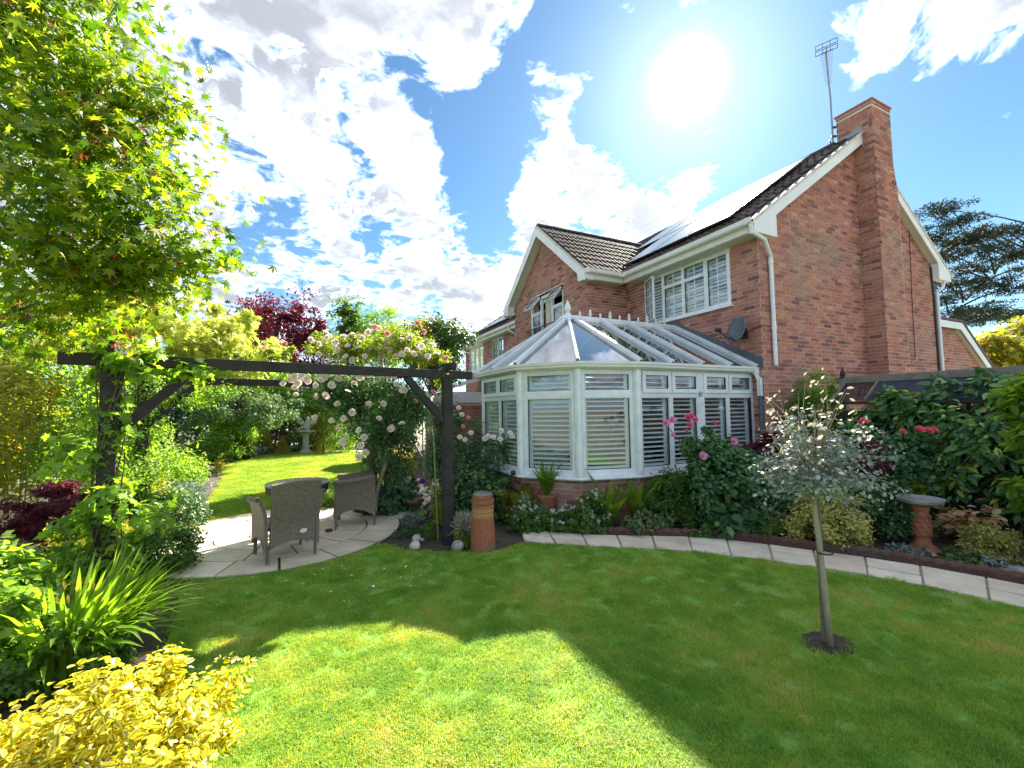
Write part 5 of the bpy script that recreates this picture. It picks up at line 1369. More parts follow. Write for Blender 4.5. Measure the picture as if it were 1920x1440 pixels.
def unit(a): return a/np.maximum(np.linalg.norm(a, axis=-1, keepdims=True), 1e-9)
def frames(Nn, Dd):
    Nn = unit(Nn); Dd = unit(Dd-Nn*(Dd*Nn).sum(-1, keepdims=True)); return np.cross(Dd, Nn), Dd, Nn
def leaves(name, P, Nn, Dd, S, tpl, mat, parent=None, indiv=0, base=(0,0,0), kind=None, lname='leaf'):
    V, F, UV = tpl; X, D, Nn = frames(Nn, Dd); n_ = len(P)
    P = np.asarray(P); base = np.array(base)
    if indiv:
        d = np.linalg.norm(P+base-np.array(CAM), axis=1); order = np.argsort(d); pick = order[:min(indiv*3, n_)]
        pick = np.random.default_rng(1).permutation(pick)[:indiv] if n_ > indiv else pick
        me = bpy.data.meshes.new(lname); me.from_pydata([tuple(v) for v in V], [], F); me.materials.append(mat)
        ul = me.uv_layers.new(name='UVMap'); li = np.zeros(len(me.loops), np.int32); me.loops.foreach_get('vertex_index', li); ul.data.foreach_set('uv', UV[li].astype(np.float32).ravel())
        for i in pick:
            o = link(lname, me, parent)
            o.matrix_local = Matrix(((X[i,0]*S[i],D[i,0]*S[i],Nn[i,0]*S[i],P[i,0]),(X[i,1]*S[i],D[i,1]*S[i],Nn[i,1]*S[i],P[i,1]),(X[i,2]*S[i],D[i,2]*S[i],Nn[i,2]*S[i],P[i,2]),(0,0,0,1)))
        mk = np.ones(n_, bool); mk[pick] = False; P, X, D, Nn, S = P[mk], X[mk], D[mk], Nn[mk], S[mk]; n_ = len(P); kind = kind or 'stuff'
    W = P[:,None,:]+S[:,None,None]*(X[:,None,:]*V[None,:,0,None]+D[:,None,:]*V[None,:,1,None]+Nn[:,None,:]*V[None,:,2,None])
    k = len(V); me = bpy.data.meshes.new(name)
    lens = [len(f) for f in F]; fl = np.concatenate([np.array(f) for f in F])
    me.vertices.add(n_*k); me.vertices.foreach_set('co', W.astype(np.float32).ravel())
    lv = (fl[None,:]+(np.arange(n_)*k)[:,None]).ravel().astype(np.int32)
    me.loops.add(len(lv)); me.loops.foreach_set('vertex_index', lv)
    lt = np.tile(np.array(lens, np.int32), n_); me.polygons.add(len(lt))
    ls = np.concatenate([[0], np.cumsum(lt)[:-1]]).astype(np.int32)
    me.polygons.foreach_set('loop_start', ls)
    try: me.polygons.foreach_set('loop_total', lt)
    except Exception: pass
    ul = me.uv_layers.new(name='UVMap'); ul.data.foreach_set('uv', np.tile(UV[fl], (n_,1)).astype(np.float32).ravel())
    me.materials.append(mat); me.update(calc_edges=True); me.validate()
    o = link(name, me, parent)
    if kind: o['kind'] = kind
    return o
def lumps(rng, U, amt=.22):
    """radius multiplier over directions, so that no crown is a smooth ball"""
    m = np.ones(len(U))
    for f in (2.3, 4.1, 7.0):
        for _ in range(2):
            a = unit(rng.normal(size=3)); m += amt/f*2.0*np.sin(f*(U@a)*2+rng.uniform(0,6.28))/1.6
    return m
def crown(rng, c, rad, n, nc, spread, inner=.45, flat=1.0, lump=.22, zmin=None):
    """leaf positions gathered in clumps over a lumpy ellipsoid; returns positions, outward directions, clump centres"""
    c = np.array(c, float); rad = np.array(rad, float)
    U = unit(rng.normal(size=(nc,3))); r = inner+(1-inner)*rng.random(nc)**.45
    m = lumps(rng, U, lump); C = U*(r*m)[:,None]*rad
    w = rng.uniform(.5, 1.5, nc); idx = rng.choice(nc, n, p=w/w.sum())
    sp = spread*rad.min()*rng.uniform(.7,1.3,nc)
    off = unit(rng.normal(size=(n,3)))*(rng.random((n,1))**.6)*sp[idx][:,None]*1.4; off[:,2] *= flat
    P = C[idx]+off; out = unit(P/rad)*.6+unit(off)*.6
    P = P+c
    if zmin is not None: k = P[:,2] > zmin; P, out = P[k], out[k]
    return P, unit(out), C+c
def orient(rng, out, up=.6, droop=.25, jit=.5):
    n_ = len(out); Nn = out*.5+np.array([0,0,1.])*up+rng.normal(size=(n_,3))*jit
    Dd = out*.8+rng.normal(size=(n_,3))*.7-np.array([0,0,1.])*droop
    return Nn, Dd
def curve(a, b, sag=0, side=(0,0,0), k=5):
    a, b = Vector(a), Vector(b); side = Vector(side)
    return [a.lerp(b, i/k)+Vector((0,0,sag*math.sin(math.pi*i/k)))+side*math.sin(math.pi*i/k) for i in range(k+1)]
def shrub(name, label, cat, loc, c, rad, n_, size, tpl, mat, nc=60, spread=.28, up=.6, droop=.25, jit=.5, stems=7, sr=.008, stemmat='woodystem', group=None, indiv=0, seed=0, inner=.4, flat=1.0, lump=.22, multi=None, kind=None, root=None):
    rng = np.random.default_rng(seed+100); n_ = int(n_*DENS); size = size*LEAF; nc = int(nc*1.35)
    t = root or thing(name, label, cat, (loc[0],loc[1],loc[2] if len(loc) > 2 else -.01), 0, group)
    ells = multi or [(c, rad, 1.0)]; PP, OO, CCn = [], [], []
    tw = sum(e[2] for e in ells)
    for ec, er, ew in ells:
        P, o_, C = crown(rng, ec, er, int(n_*ew/tw), max(6, int(nc*ew/tw)), spread, inner, flat, lump, .01); PP.append(P); OO.append(o_); CCn.append(C)
    P = np.concatenate(PP); O = np.concatenate(OO); C = np.concatenate(CCn)
    Nn, Dd = orient(rng, O, up, droop, jit); S = size*rng.uniform(.6, 1.25, len(P))
    leaves('foliage', P, Nn, Dd, S, tpl, mat, t, indiv, tuple(t.location), kind)
    if stems:
        mb = MB(); pick = rng.permutation(len(C))[:stems]
        for i in pick:
            b = Vector((rng.uniform(-.05,.05), rng.uniform(-.05,.05), 0)); mb.tube(curve(b, C[i], .05*rng.uniform(-1,1), (rng.uniform(-.05,.05),rng.uniform(-.05,.05),0), 5), [sr*1.4,sr*1.3,sr*1.1,sr,sr*.8,sr*.5], 5)
        mb.build('stem', M[stemmat], t)
    return t, P, O
def rose_mesh(name, r, mat, seed, rings=((7,1.0,.35),(6,.78,.62),(5,.55,.85),(3,.3,1.0))):
    """open many-petalled bloom facing +z"""
    rg = random.Random(seed); mb = MB()
    for cnt, rr, tilt in rings:
        ph = rg.uniform(0,6.28)
        for i in range(cnt):
            a = ph+6.283*i/cnt+rg.uniform(-.12,.12); w_ = 1.15*math.pi*rr*r/cnt*1.25
            d = Vector((math.cos(a), math.sin(a), 0)); s = Vector((-math.sin(a), math.cos(a), 0)); t = tilt+rg.uniform(-.1,.1)
            L = r*rr*rg.uniform(.9,1.1)
            b = d*(.12*r*rr); m1 = d*(L*.62*(1-.4*t))+Vector((0,0,L*.55*t)); tp = d*(L*(1-.55*t)+.06*r)+Vector((0,0,L*.95*t-.05*r*(1-t)))
            mb.add([b-s*w_*.25, b+s*w_*.25, m1+s*w_*.62, tp+s*w_*.40, tp-s*w_*.40, m1-s*w_*.62], [(0,1,2,5),(5,2,3,4)])
    return mb.mesh(name, mat)
def daisy_mesh(name, r, mat, k=5, cup=.25):
    mb = MB()
    for i in range(k):
        a = 6.283*i/k; d = Vector((math.cos(a), math.sin(a), 0)); s = Vector((-math.sin(a), math.cos(a), 0)); w_ = r*1.9/k
        mb.add([d*.08*r, d*r*.6+s*w_*.55+Vector((0,0,cup*r*.5)), d*r+Vector((0,0,cup*r)), d*r*.6-s*w_*.55+Vector((0,0,cup*r*.5))], [(0,1,2,3)])
    return mb.mesh(name, mat)
def bloom(me, parent, p, face, s=1.0, name='bloom'):
    q = Vector(face).to_track_quat('Z', 'Y').to_euler(); return link(name, me, parent, p, q, s)
def boost(m, fac, tint):
    for nd in m.node_tree.nodes:
        if nd.type == 'MIX_SHADER': nd.inputs[0].default_value = fac
        if nd.type == 'MIX' and nd.blend_type == 'MULTIPLY': nd.inputs[7].default_value = (*tint, 1)
PM = lambda name, stops, trans=.3: leafmat(name, stops, trans, .6, tint=(1.1,1.05,1.0), spec=.2)
M['rosewhite'] = PM('white_rose', [(0,(.78,.66,.58)),(.4,(.84,.78,.72)),(1,(.86,.72,.66))])
M['rosepink'] = PM('pink_rose', [(0,(.72,.25,.27)),(.5,(.80,.38,.36)),(1,(.84,.52,.46))])
M['rosemauve'] = PM('mauve_pink_rose', [(0,(.70,.16,.42)),(.5,(.78,.28,.55)),(1,(.82,.40,.62))])
M['rosecerise'] = PM('cerise_rose', [(0,(.66,.06,.20)),(1,(.80,.18,.34))])
M['rosecoral'] = PM('coral_rose', [(0,(.78,.10,.14)),(.6,(.84,.20,.22)),(1,(.62,.07,.16))])
M['flwhite'] = PM('small_white_flower', [(0,(.72,.60,.68)),(.5,(.84,.78,.80)),(1,(.78,.45,.62))])
M['flblue'] = PM('violet_blue_flower', [(0,(.10,.10,.42)),(1,(.20,.20,.60))])
M['flpurple'] = PM('deep_purple_flower', [(0,(.07,.012,.16)),(1,(.16,.03,.30))])
M['flpale'] = PM('pale_pink_iris', [(0,(.80,.62,.68)),(1,(.85,.76,.78))])
GREEN = [(0,(.06,.13,.03)),(.5,(.10,.20,.045)),(1,(.18,.29,.06))]
M['rosegreen'] = leafmat('rose_leaf', [(0,(0.046,0.120,0.057)),(.5,(0.086,0.200,0.081)),(1,(0.172,0.300,0.100))], .32, .4)
M['roseyoung'] = leafmat('young_rose_leaf', [(0,(.10,.17,.03)),(.5,(.18,.26,.05)),(.88,(.27,.31,.08)),(1,(.32,.20,.09))], .45, .4)
boost(M['roseyoung'], 0.56, (1.7,1.65,.5))
M['green'] = leafmat('mid_green_leaf', GREEN, .35)
boost(M['green'], 0.48, (1.5,1.5,.5))
M['bright'] = leafmat('bright_green_leaf', [(0,(0.099,0.198,0.027)),(.5,(0.180,0.324,0.045)),(1,(0.306,0.450,0.063))], .45)
boost(M['bright'], 0.56, (1.7,1.65,.5))
M['darkgreen'] = leafmat('dark_evergreen_leaf', [(0,(0.035,0.101,0.042)),(.5,(0.072,0.163,0.054)),(1,(0.134,0.238,0.065))], .22, .35)
M['maple'] = leafmat('maple_leaf', [(0,(.05,.12,.012)),(.35,(.12,.22,.018)),(.75,(.24,.34,.025)),(1,(.40,.42,.05))], .60, .4, tint=(1.45,1.45,.35))
M['goldmaple'] = leafmat('golden_acer_leaf', [(0,(.36,.41,.07)),(.5,(.50,.55,.12)),(1,(.62,.64,.24))], .5, .5, tint=(1.2,1.2,.7))
boost(M['goldmaple'], 0.55, (1.3,1.3,.7))
M['copper'] = leafmat('copper_leaf', [(0,(0.051,0.014,0.020)),(.5,(0.111,0.024,0.037)),(.85,(0.221,0.037,0.060)),(1,(0.340,0.068,0.085))], .35, .4, tint=(1.6,.5,.7))
M['redacer'] = leafmat('dark_red_acer_leaf', [(0,(.055,.010,.018)),(.5,(.11,.016,.03)),(1,(.22,.035,.05))], .30, .45, tint=(1.4,.4,.6))
M['photinia'] = leafmat('yellow_green_young_leaf', [(0,(0.135,0.180,0.030)),(.5,(0.270,0.300,0.045)),(.85,(0.420,0.360,0.060)),(1,(0.510,0.255,0.075))], .4)
boost(M['photinia'], 0.56, (1.7,1.65,.5))
M['euonymus'] = leafmat('golden_variegated_leaf', [(0,(.14,.22,.02)),(.6,(.26,.32,.03)),(1,(.46,.46,.05))], .45, .32, edge=[(0,(.70,.59,.02)),(.5,(.80,.68,.03)),(.85,(.80,.72,.12)),(1,(.80,.78,.42))], tint=(1.2,1.12,.35), ew=(.09,.23), spec=.5)
M['euonymus2'] = leafmat('pale_gold_variegated_leaf', [(0,(.08,.12,.03)),(1,(.16,.19,.05))], .3, .4, edge=[(0,(.56,.48,.08)),(.6,(.68,.60,.14)),(1,(.74,.70,.36))], ew=(.12,.26))
M['variegated'] = leafmat('cream_edged_leaf', [(0,(0.056,0.120,0.040)),(1,(0.112,0.192,0.056))], .3, .4, edge=[(0,(.34,.34,.16)),(1,(.48,.46,.26))], ew=(.32,.42))
M['lily'] = leafmat('daylily_blade', [(0,(.14,.26,.03)),(.5,(.22,.38,.04)),(1,(.32,.47,.07))], .42, .30, spec=.6)
boost(M['lily'], 0.56, (1.7,1.65,.5))
M['grey'] = leafmat('silver_grey_leaf', [(0,(.12,.17,.15)),(.35,(.20,.26,.23)),(.75,(.32,.38,.34)),(.9,(.46,.46,.38)),(1,(.60,.56,.44))], .25, .45, tint=(1,1,.9))
M['greyyoung'] = leafmat('buff_young_leaf', [(0,(.40,.37,.29)),(.6,(.52,.49,.40)),(1,(.56,.46,.36))], .3, .5, tint=(1.05,1.0,.85))
M['aucuba'] = leafmat('laurel_leaf', [(0,(0.062,0.160,0.067)),(.45,(0.108,0.252,0.092)),(.85,(0.185,0.370,0.108)),(.95,(0.524,0.616,0.123)),(1,(0.800,0.800,0.185))], .25, .25, spec=.6)
M['fern'] = leafmat('fern_frond', [(0,(0.093,0.170,0.024)),(.6,(0.170,0.272,0.037)),(1,(0.306,0.374,0.051))], .4)
boost(M['fern'], 0.56, (1.7,1.65,.5))
M['bamboo'] = leafmat('bamboo_leaf', [(0,(0.182,0.224,0.042)),(.5,(0.308,0.336,0.070)),(1,(0.476,0.448,0.140))], .45)
boost(M['bamboo'], 0.56, (1.7,1.65,.5))
M['heuchera'] = leafmat('amber_heuchera_leaf', [(0,(.42,.22,.11)),(.5,(.60,.38,.21)),(1,(.72,.54,.34))], .3, .5)
M['pine'] = leafmat('pine_needles', [(0,(.014,.030,.020)),(.6,(.028,.052,.030)),(1,(.05,.075,.04))], .10, .7)
M['seedred'] = leafmat('red_maple_keys', [(0,(.42,.04,.05)),(.6,(.55,.09,.09)),(1,(.58,.20,.12))], .45)
M['conifer'] = leafmat('yew_spray', [(0,(0.048,0.108,0.034)),(.6,(0.108,0.204,0.053)),(1,(0.240,0.360,0.084))], .25, .55)
M['petunia'] = M['flpurple']
# ================================================================== plants: what grows where
# ---- the near maple at the upper left: sprays of leaves on long limbs
TB = Vector((*(-11.949,2.681), 0))
mp = thing('japanese_maple', 'large spreading green maple with red seed keys hanging over the left border', 'tree', TB)
rng = np.random.default_rng(77)
FORK = Vector((.25,.0,1.5)); FORK2 = Vector((.45,.05,2.3))
mb = MB(); mb.tube([(0,0,-.05),(.08,.0,.6),FORK,FORK2], [.12,.10,.085,.06], 10); mb.build('trunk', M['bark'], mp, smooth=True)
TIPS = [(-8.953,-0.966,4.376),(-8.739,-0.956,4.352),(-8.551,-0.848,4.704),(-9.039,-0.792,4.057),(-8.649,-1.294,3.751),(-8.557,-0.920,4.166),(-8.228,-1.180,4.008),(-8.091,-1.238,3.874),(-8.825,-1.407,3.385),(-8.883,-0.733,3.707),(-8.476,-1.255,3.579),(-8.396,-0.867,3.864),
 (-8.971,-0.888,3.327),(-8.531,-1.420,3.123),(-8.495,-0.902,3.431),(-8.283,-0.902,3.562),(-8.156,-0.956,3.461),(-8.972,-1.083,2.914),(-8.909,-0.680,3.089),(-8.498,-1.202,2.951),(-8.351,-0.951,3.119),(-8.206,-0.914,3.182),(-8.006,-1.001,3.039),(-8.963,-0.851,2.712),(-8.849,-0.577,2.773),(-8.447,-0.991,2.738),(-8.238,-0.876,2.843),(-8.101,-0.835,2.897),(-7.988,-0.883,2.813),(-9.241,-0.367,2.459),(-9.058,-0.235,2.502),(-8.709,-0.516,2.515),(-8.413,-0.664,2.593),(-8.257,-0.634,2.681),(-9.378,-0.636,4.175),(-9.292,-0.848,3.382),(-9.394,-0.540,2.828),(-8.993,-1.070,4.565),(-8.745,-0.983,4.801),(-9.281,-0.815,4.490),(-9.069,-0.470,4.455),(-8.807,-0.438,3.728),(-8.701,-1.311,2.703),(-9.392,-0.255,3.555),(-8.795,-0.125,2.274),(-9.265,-0.011,2.310),(-8.561,-1.244,4.034),(-8.358,-1.219,3.861),(-8.688,-1.317,4.391),(-8.293,-1.438,3.341),(-8.186,-1.258,3.189),(-8.924,-1.287,3.972)]
lb = MB(); LP, LO, LR = [], [], []
TV = [Vector(t)-TB for t in TIPS]
# main limbs, each crooked, then the sprays leave them
MAIN = []
for tgt in ((-8.982,-0.933,4.087),(-8.663,-0.953,3.752),(-8.689,-1.115,3.023),(-8.522,-0.851,2.851),(-9.018,-0.701,2.522),(-9.232,-0.888,3.555),(-8.600,-0.464,2.622),(-9.117,-0.892,4.451)):
    tv_ = Vector(tgt)-TB; st = FORK.lerp(FORK2, rng.random()); pts = curve(st, tv_, .18, (rng.normal()*.10, rng.normal()*.10, 0), 9)
    pts = [pts[0]]+[p+Vector((rng.normal()*.03, rng.normal()*.03, rng.normal()*.03)) for p in pts[1:]]
    lb.tube(pts, [.046*(1-k/11) for k in range(10)], 7); MAIN.append(pts)
for i, tp in enumerate(TV):
    best = min(((p-tp).length+.25*(9-k)*.1, m, k) for m, q in enumerate(MAIN) for k, p in enumerate(q) if 3 <= k <= 8 and (p-tp).length > .12)
    st = MAIN[best[1]][best[2]]
    pts = curve(st, tp, .10*rng.uniform(.2,1.2), (rng.normal()*.07, rng.normal()*.07, 0), 8)
    pts = [pts[0]]+[p+Vector((rng.normal()*.012, rng.normal()*.012, rng.normal()*.012)) for p in pts[1:]]
    lb.tube(pts, [.011*(1-j/9.5)+.0015 for j in range(9)], 5)
    nleaf = int(185*rng.uniform(.35,1.5)); drn = (pts[-1]-pts[-4]).normalized(); tl = (pts[-1]-pts[0]).length
    for _ in range(nleaf):
        s = 1-abs(rng.normal())*.42; s = max(.05, min(1.04, s)); j = min(7.99, max(0,s)*8); b = pts[int(j)].lerp(pts[int(j)+1], j-int(j))
        w_ = .05+.20*min(1, (1.05-s)*2.5+.25)
        o_ = Vector((rng.normal()*w_, rng.normal()*w_, rng.normal()*w_*.40)); LP.append(b+o_); LO.append((o_.normalized()*.6+drn*.8+Vector((0,0,-.3))).normalized())
    for _ in range(4):
        b = pts[-1].lerp(pts[2], rng.random()); e_ = b+drn*.12+Vector((rng.normal()*.14, rng.normal()*.14, rng.normal()*.06)); lb.tube([b, b.lerp(e_,.5)+Vector((0,0,.02)), e_], [.0035,.0025,.0012], 4)
        for _ in range(14): LP.append(e_+Vector((rng.normal()*.05, rng.normal()*.05, rng.normal()*.03))); LO.append((drn+Vector((0,0,-.4))).normalized())
    for _ in range(5 if rng.random() < .6 else 2):
        LR.append(pts[int(rng.integers(4,9))]+Vector((rng.normal()*.10, rng.normal()*.10, rng.normal()*.05-.02)))
lb.build('limb', M['bark'], mp)
LP = np.array([tuple(p) for p in LP]); LO = np.array([tuple(p) for p in LO])
Nn, Dd = orient(rng, LO, .75, .5, .60)
leaves('foliage', LP, Nn, Dd, 0.070*rng.uniform(.6,1.3,len(LP)), T_MAPLE, M['maple'], mp, 280, tuple(TB))
KP = np.repeat(np.array([tuple(p) for p in LR]), 12, 0); KP = KP+rng.normal(size=KP.shape)*.016
leaves('seed_keys', KP, rng.normal(size=KP.shape), rng.normal(size=KP.shape)-[0,0,.8], 0.036*rng.uniform(.7,1.2,len(KP)), T_NARROW, M['seedred'], mp, kind='stuff')

def tree(name, label, base, crowns, n_, size, tpl, mat, trunk=(.08,.05), lean=(0,0), nc=70, spread=.30, bark='bark', seed=0, group=None, inner=.35, up=.6, droop=.3, flat=.8, limbs=14, lump=.28, cat='tree'):
    """trunk, limbs to the leaf clumps, crown; crowns are given in world space"""
    rng = np.random.default_rng(seed+500); base = Vector(base); n_ = int(n_*DENS*.8); size = size*LEAF; nc = int(nc*1.3)
    t = thing(name, label, cat, base, 0, group)
    top = Vector(crowns[0][0])-base; mb = MB(); mb.tube([(0,0,-.1),(top.x*.1+lean[0],top.y*.1+lean[1],top.z*.45),(top.x*.7,top.y*.7,top.z*.95)], [trunk[0],(trunk[0]+trunk[1])/2,trunk[1]*.6], 9); mb.build('trunk', M[bark], t, smooth=True)
    PP, OO, CN = [], [], []; tw = sum(e[2] for e in crowns)
    for c, rad, wt in crowns:
        P, o_, C = crown(rng, Vector(c)-base, rad, int(n_*wt/tw), max(8,int(nc*wt/tw)), spread, inner, flat, lump, .05); PP.append(P); OO.append(o_); CN.append(C)
    P = np.concatenate(PP); O = np.concatenate(OO); C = np.concatenate(CN)
    Nn, Dd = orient(rng, O, up, droop, .5); leaves('crown', P, Nn, Dd, size*rng.uniform(.6,1.25,len(P)), tpl, mat, t)
    lm = MB(); fk = Vector((top.x*.4, top.y*.4, top.z*.62))
    for i in rng.permutation(len(C))[:limbs]: lm.tube(curve(fk, C[i], .12*rng.normal(), (rng.normal()*.1,rng.normal()*.1,0), 4), [trunk[1]*.6,trunk[1]*.45,trunk[1]*.32,trunk[1]*.2,trunk[1]*.08], 5)
    lm.build('limb', M[bark], t); return t
# golden acer behind the pergola's left end
tree('golden_acer', 'pale golden-yellow acer glowing in the sun behind the pergola beam', (*(-11.308,11.874),0), [((-9.547,4.640,2.993),(1.45,1.2,.80),1.0),((-8.622,4.838,3.334),(.42,.6,.40),.25),((-10.001,4.388,3.383),(.8,.7,.5),.4)], 7000, .10, T_MAPLE, M['goldmaple'], (.07,.05), nc=90, spread=.26, seed=1)
tree('copper_tree', 'dark copper-purple tree behind the pergola, against the sky', (*(-8.342,20.391),0), [((-8.413,19.939,5.580),(2.0,1.9,2.3),1.0),((-9.415,20.364,6.474),(1.0,1.0,1.0),.3),((-7.306,19.366,6.167),(1.0,1.0,1.2),.3)], 11000, .17, T_LEAF, M['copper'], (.16,.10), nc=110, spread=.24, seed=2, lump=.35)
tree('conifer_tree', 'slim dark green tree beyond the roses, right of the copper tree', (*(-5.285,18.258),0), [((-5.041,21.655,5.495),(1.6,1.4,2.3),1.0),((-5.144,21.616,6.838),(.5,.5,1.0),.3)], 5000, .20, T_LEAF, M['green'], (.15,.09), seed=3)
tree('dark_green_tree', 'dark rounded tree with orange-yellow young growth left of the house', (*(-2.746,11.944),0), [((-3.812,7.842,3.558),(1.0,.9,.85),1.0)], 6500, .11, T_LEAF, M['darkgreen'], (.10,.07), seed=4, nc=60)
rng = np.random.default_rng(5)
_b = bpy.data.objects['dark_green_tree']
P, o_, C = crown(rng, Vector((-3.946,7.769,3.947))-_b.location, (1.05,.9,.55), 2600, 50, .24, .75)
Nn, Dd = orient(rng, o_, .5, 0, .5); leaves('young_growth', P, Nn, Dd, .09*rng.uniform(.6,1.2,len(P)), T_LEAF, M['photinia'], _b)
tree('far_birch', 'small airy grey-green tree between the copper tree and the dark round one', (*(-3.915,16.214),0), [((-3.513,19.797,5.618),(1.6,1.4,1.7),1.0)], 3600, .16, T_LEAF, M['bright'], (.10,.06), seed=6)
# clipped dome tree on the back lawn's edge
tree('dome_tree', 'dense dark umbrella-shaped tree at the far left of the back lawn', (*(-9.313,13.565),0), [((-9.226,11.682,1.813),(1.45,1.2,.62),1.0),((-8.480,10.885,1.680),(.62,.7,.62),.35),((-9.935,11.586,1.702),(.5,.6,.45),.2)], 11000, .10, T_SPRAY, M['conifer'], (.30,.22), nc=90, spread=.26, seed=7, droop=.7, up=.8)
tree('mound_tree', 'yellow-green weeping tree behind the dome tree under the pergola beam', (*(-9.014,19.723),0), [((-9.089,14.863,3.164),(1.7,1.2,.7),1.0)], 6000, .13, T_SPRAY, M['bright'], (.12,.08), seed=8, droop=.8)
tree('mid_green_tree', 'mid green leafy tree behind the stone birdbath', (*(-5.803,16.188),0), [((-6.269,16.336,2.360),(1.5,1.2,1.2),1.0)], 5500, .12, T_LEAF, M['bright'], (.10,.06), seed=9)
# the wood and hedge that close the garden off
hd = thing('boundary_hedge', 'dark tall hedge closing off the far end of the back lawn', 'hedge', (-8.5,18.6,0))
rng = np.random.default_rng(12)
n_ = 42000; P = np.stack([rng.uniform(-8.5,6.5,n_), rng.uniform(-.7,.9,n_), rng.uniform(0,1,n_)**.8], 1); P[:,2] *= 3.1+.5*np.sin(P[:,0]*1.7)+.35*np.sin(P[:,0]*4.3+1)
O = np.tile([0,-1.,.3], (n_,1)); Nn, Dd = orient(rng, O, .5, .2, .7); leaves('foliage', P, Nn, Dd, .17*rng.uniform(.6,1.2,n_), T_LEAF, M['darkgreen'], hd)
mb = MB()
for i in range(24): x = -8.2+i*.62; mb.tube([(x,.1,-.1),(x+rng.normal()*.1,.1,1.5),(x+rng.normal()*.2,.1,2.8)], [.06,.045,.02], 6)
mb.build('stem', M['bark'], hd)
h2 = thing('side_hedge', 'mixed green hedge along the left side of the garden', 'hedge', (-14.6,9.0,0))
n_ = 32000; P = np.stack([rng.uniform(-.8,.8,n_), rng.uniform(-7,9.5,n_), rng.uniform(0,1,n_)**.8], 1); P[:,2] *= 2.6+.6*np.sin(P[:,1]*1.1)+.3*np.sin(P[:,1]*3.3)
O = np.tile([.8,-.5,.4], (n_,1)); Nn, Dd = orient(rng, O, .5, .2, .7); leaves('foliage', P, Nn, Dd, .14*rng.uniform(.6,1.2,n_), T_LEAF, M['green'], h2)
mb = MB()
for i in range(22): y = -6.8+i*.74; mb.tube([(0,y,-.1),(rng.normal()*.1,y,1.2),(rng.normal()*.2,y,2.3)], [.05,.04,.02], 6)
mb.build('stem', M['bark'], h2)
tree('side_birch', 'loose light green tree at the left edge behind the bamboo', (-12.6,6.5,0), [((-12.4,6.6,3.0),(1.5,1.7,1.5),1.0)], 6000, .10, T_LEAF, M['bright'], (.09,.06), seed=11)
# ---- border at the far end of the back lawn
def far_bush(name, label, p, h, r, mat, tpl=T_LEAF, size=.07, n_=1500, seed=0, cat='shrub', up=.6):
    return shrub(name, label, cat, p, (0,0,h*.52), (r,r*.85,h*.55), n_, size, tpl, mat, nc=34, seed=seed, stems=4, up=up)
far_bush('round_shrub', 'round light green shrub left of the far border, below the dome tree', (-9.667,13.045), 1.45, .85, M['bright'], size=.085, n_=3600, seed=1)
far_bush('yellow_shrub', 'low yellow-green shrub between the round shrub and the clipped cone', (-8.937,15.503), .95, .62, M['photinia'], n_=1700, seed=2)
far_bush('purple_sage', 'purple-leaved bush just left of the clipped cone', (-8.390,16.729), 1.05, .5, M['copper'], n_=1300, seed=3)
far_bush('grey_mound', 'small grey-green mound at the edge of the back lawn', (-9.173,14.502), .42, .4, M['grey'], size=.05, n_=900, seed=4)
far_bush('pale_mound', 'small whitish flowering mound beside the clipped cone', (-8.739,15.132), .38, .34, M['variegated'], size=.05, n_=800, seed=5)
far_bush('low_green_bush', 'low green bush between the clipped cone and the stone birdbath', (-7.692,15.447), .8, .7, M['green'], n_=1500, seed=6)
far_bush('golden_bush', 'golden bush right of the stone birdbath', (-6.705,15.608), 1.5, .55, M['photinia'], n_=1700, seed=7)
far_bush('mid_bush', 'dark green bush close behind the stone birdbath', (-7.158,17.105), 1.35, .8, M['darkgreen'], n_=1700, seed=8)
far_bush('rear_bush', 'broad green bush under the dome tree', (-10.339,13.832), 1.0, .75, M['green'], n_=1700, seed=9)
far_bush('edge_bush', 'green bush at the right end of the far border beside the roses', (-5.917,14.540), 1.2, .7, M['bright'], n_=1700, seed=10)
for lab, q, h in (('left of two small clipped golden cones at the back lawn edge', (-8.095,14.714), .72), ('right of two small clipped golden cones at the back lawn edge', (-6.615,14.482), .78)):
    t = thing('clipped_cone', lab, 'topiary', (q[0], q[1], 0), 0, 'clipped golden cones')
    rng = np.random.default_rng(int(h*100)); z = rng.random(1800)**1.5; a = rng.uniform(0,6.283,1800); r = .31*(1-z)*rng.uniform(.75,1.08,1800)
    P = np.stack([r*np.cos(a), r*np.sin(a), z*h+.02], 1); O = np.stack([np.cos(a),np.sin(a),np.full(1800,.5)],1); Nn, Dd = orient(rng, O, .3, -.3, .4); leaves('foliage', P, Nn, Dd, .05*rng.uniform(.6,1.2,1800), T_LEAF, M['photinia'], t)
    MB().tube([(0,0,-.02),(0,0,h*.8)], [.03,.01], 6).build('stem', M['bark'], t)
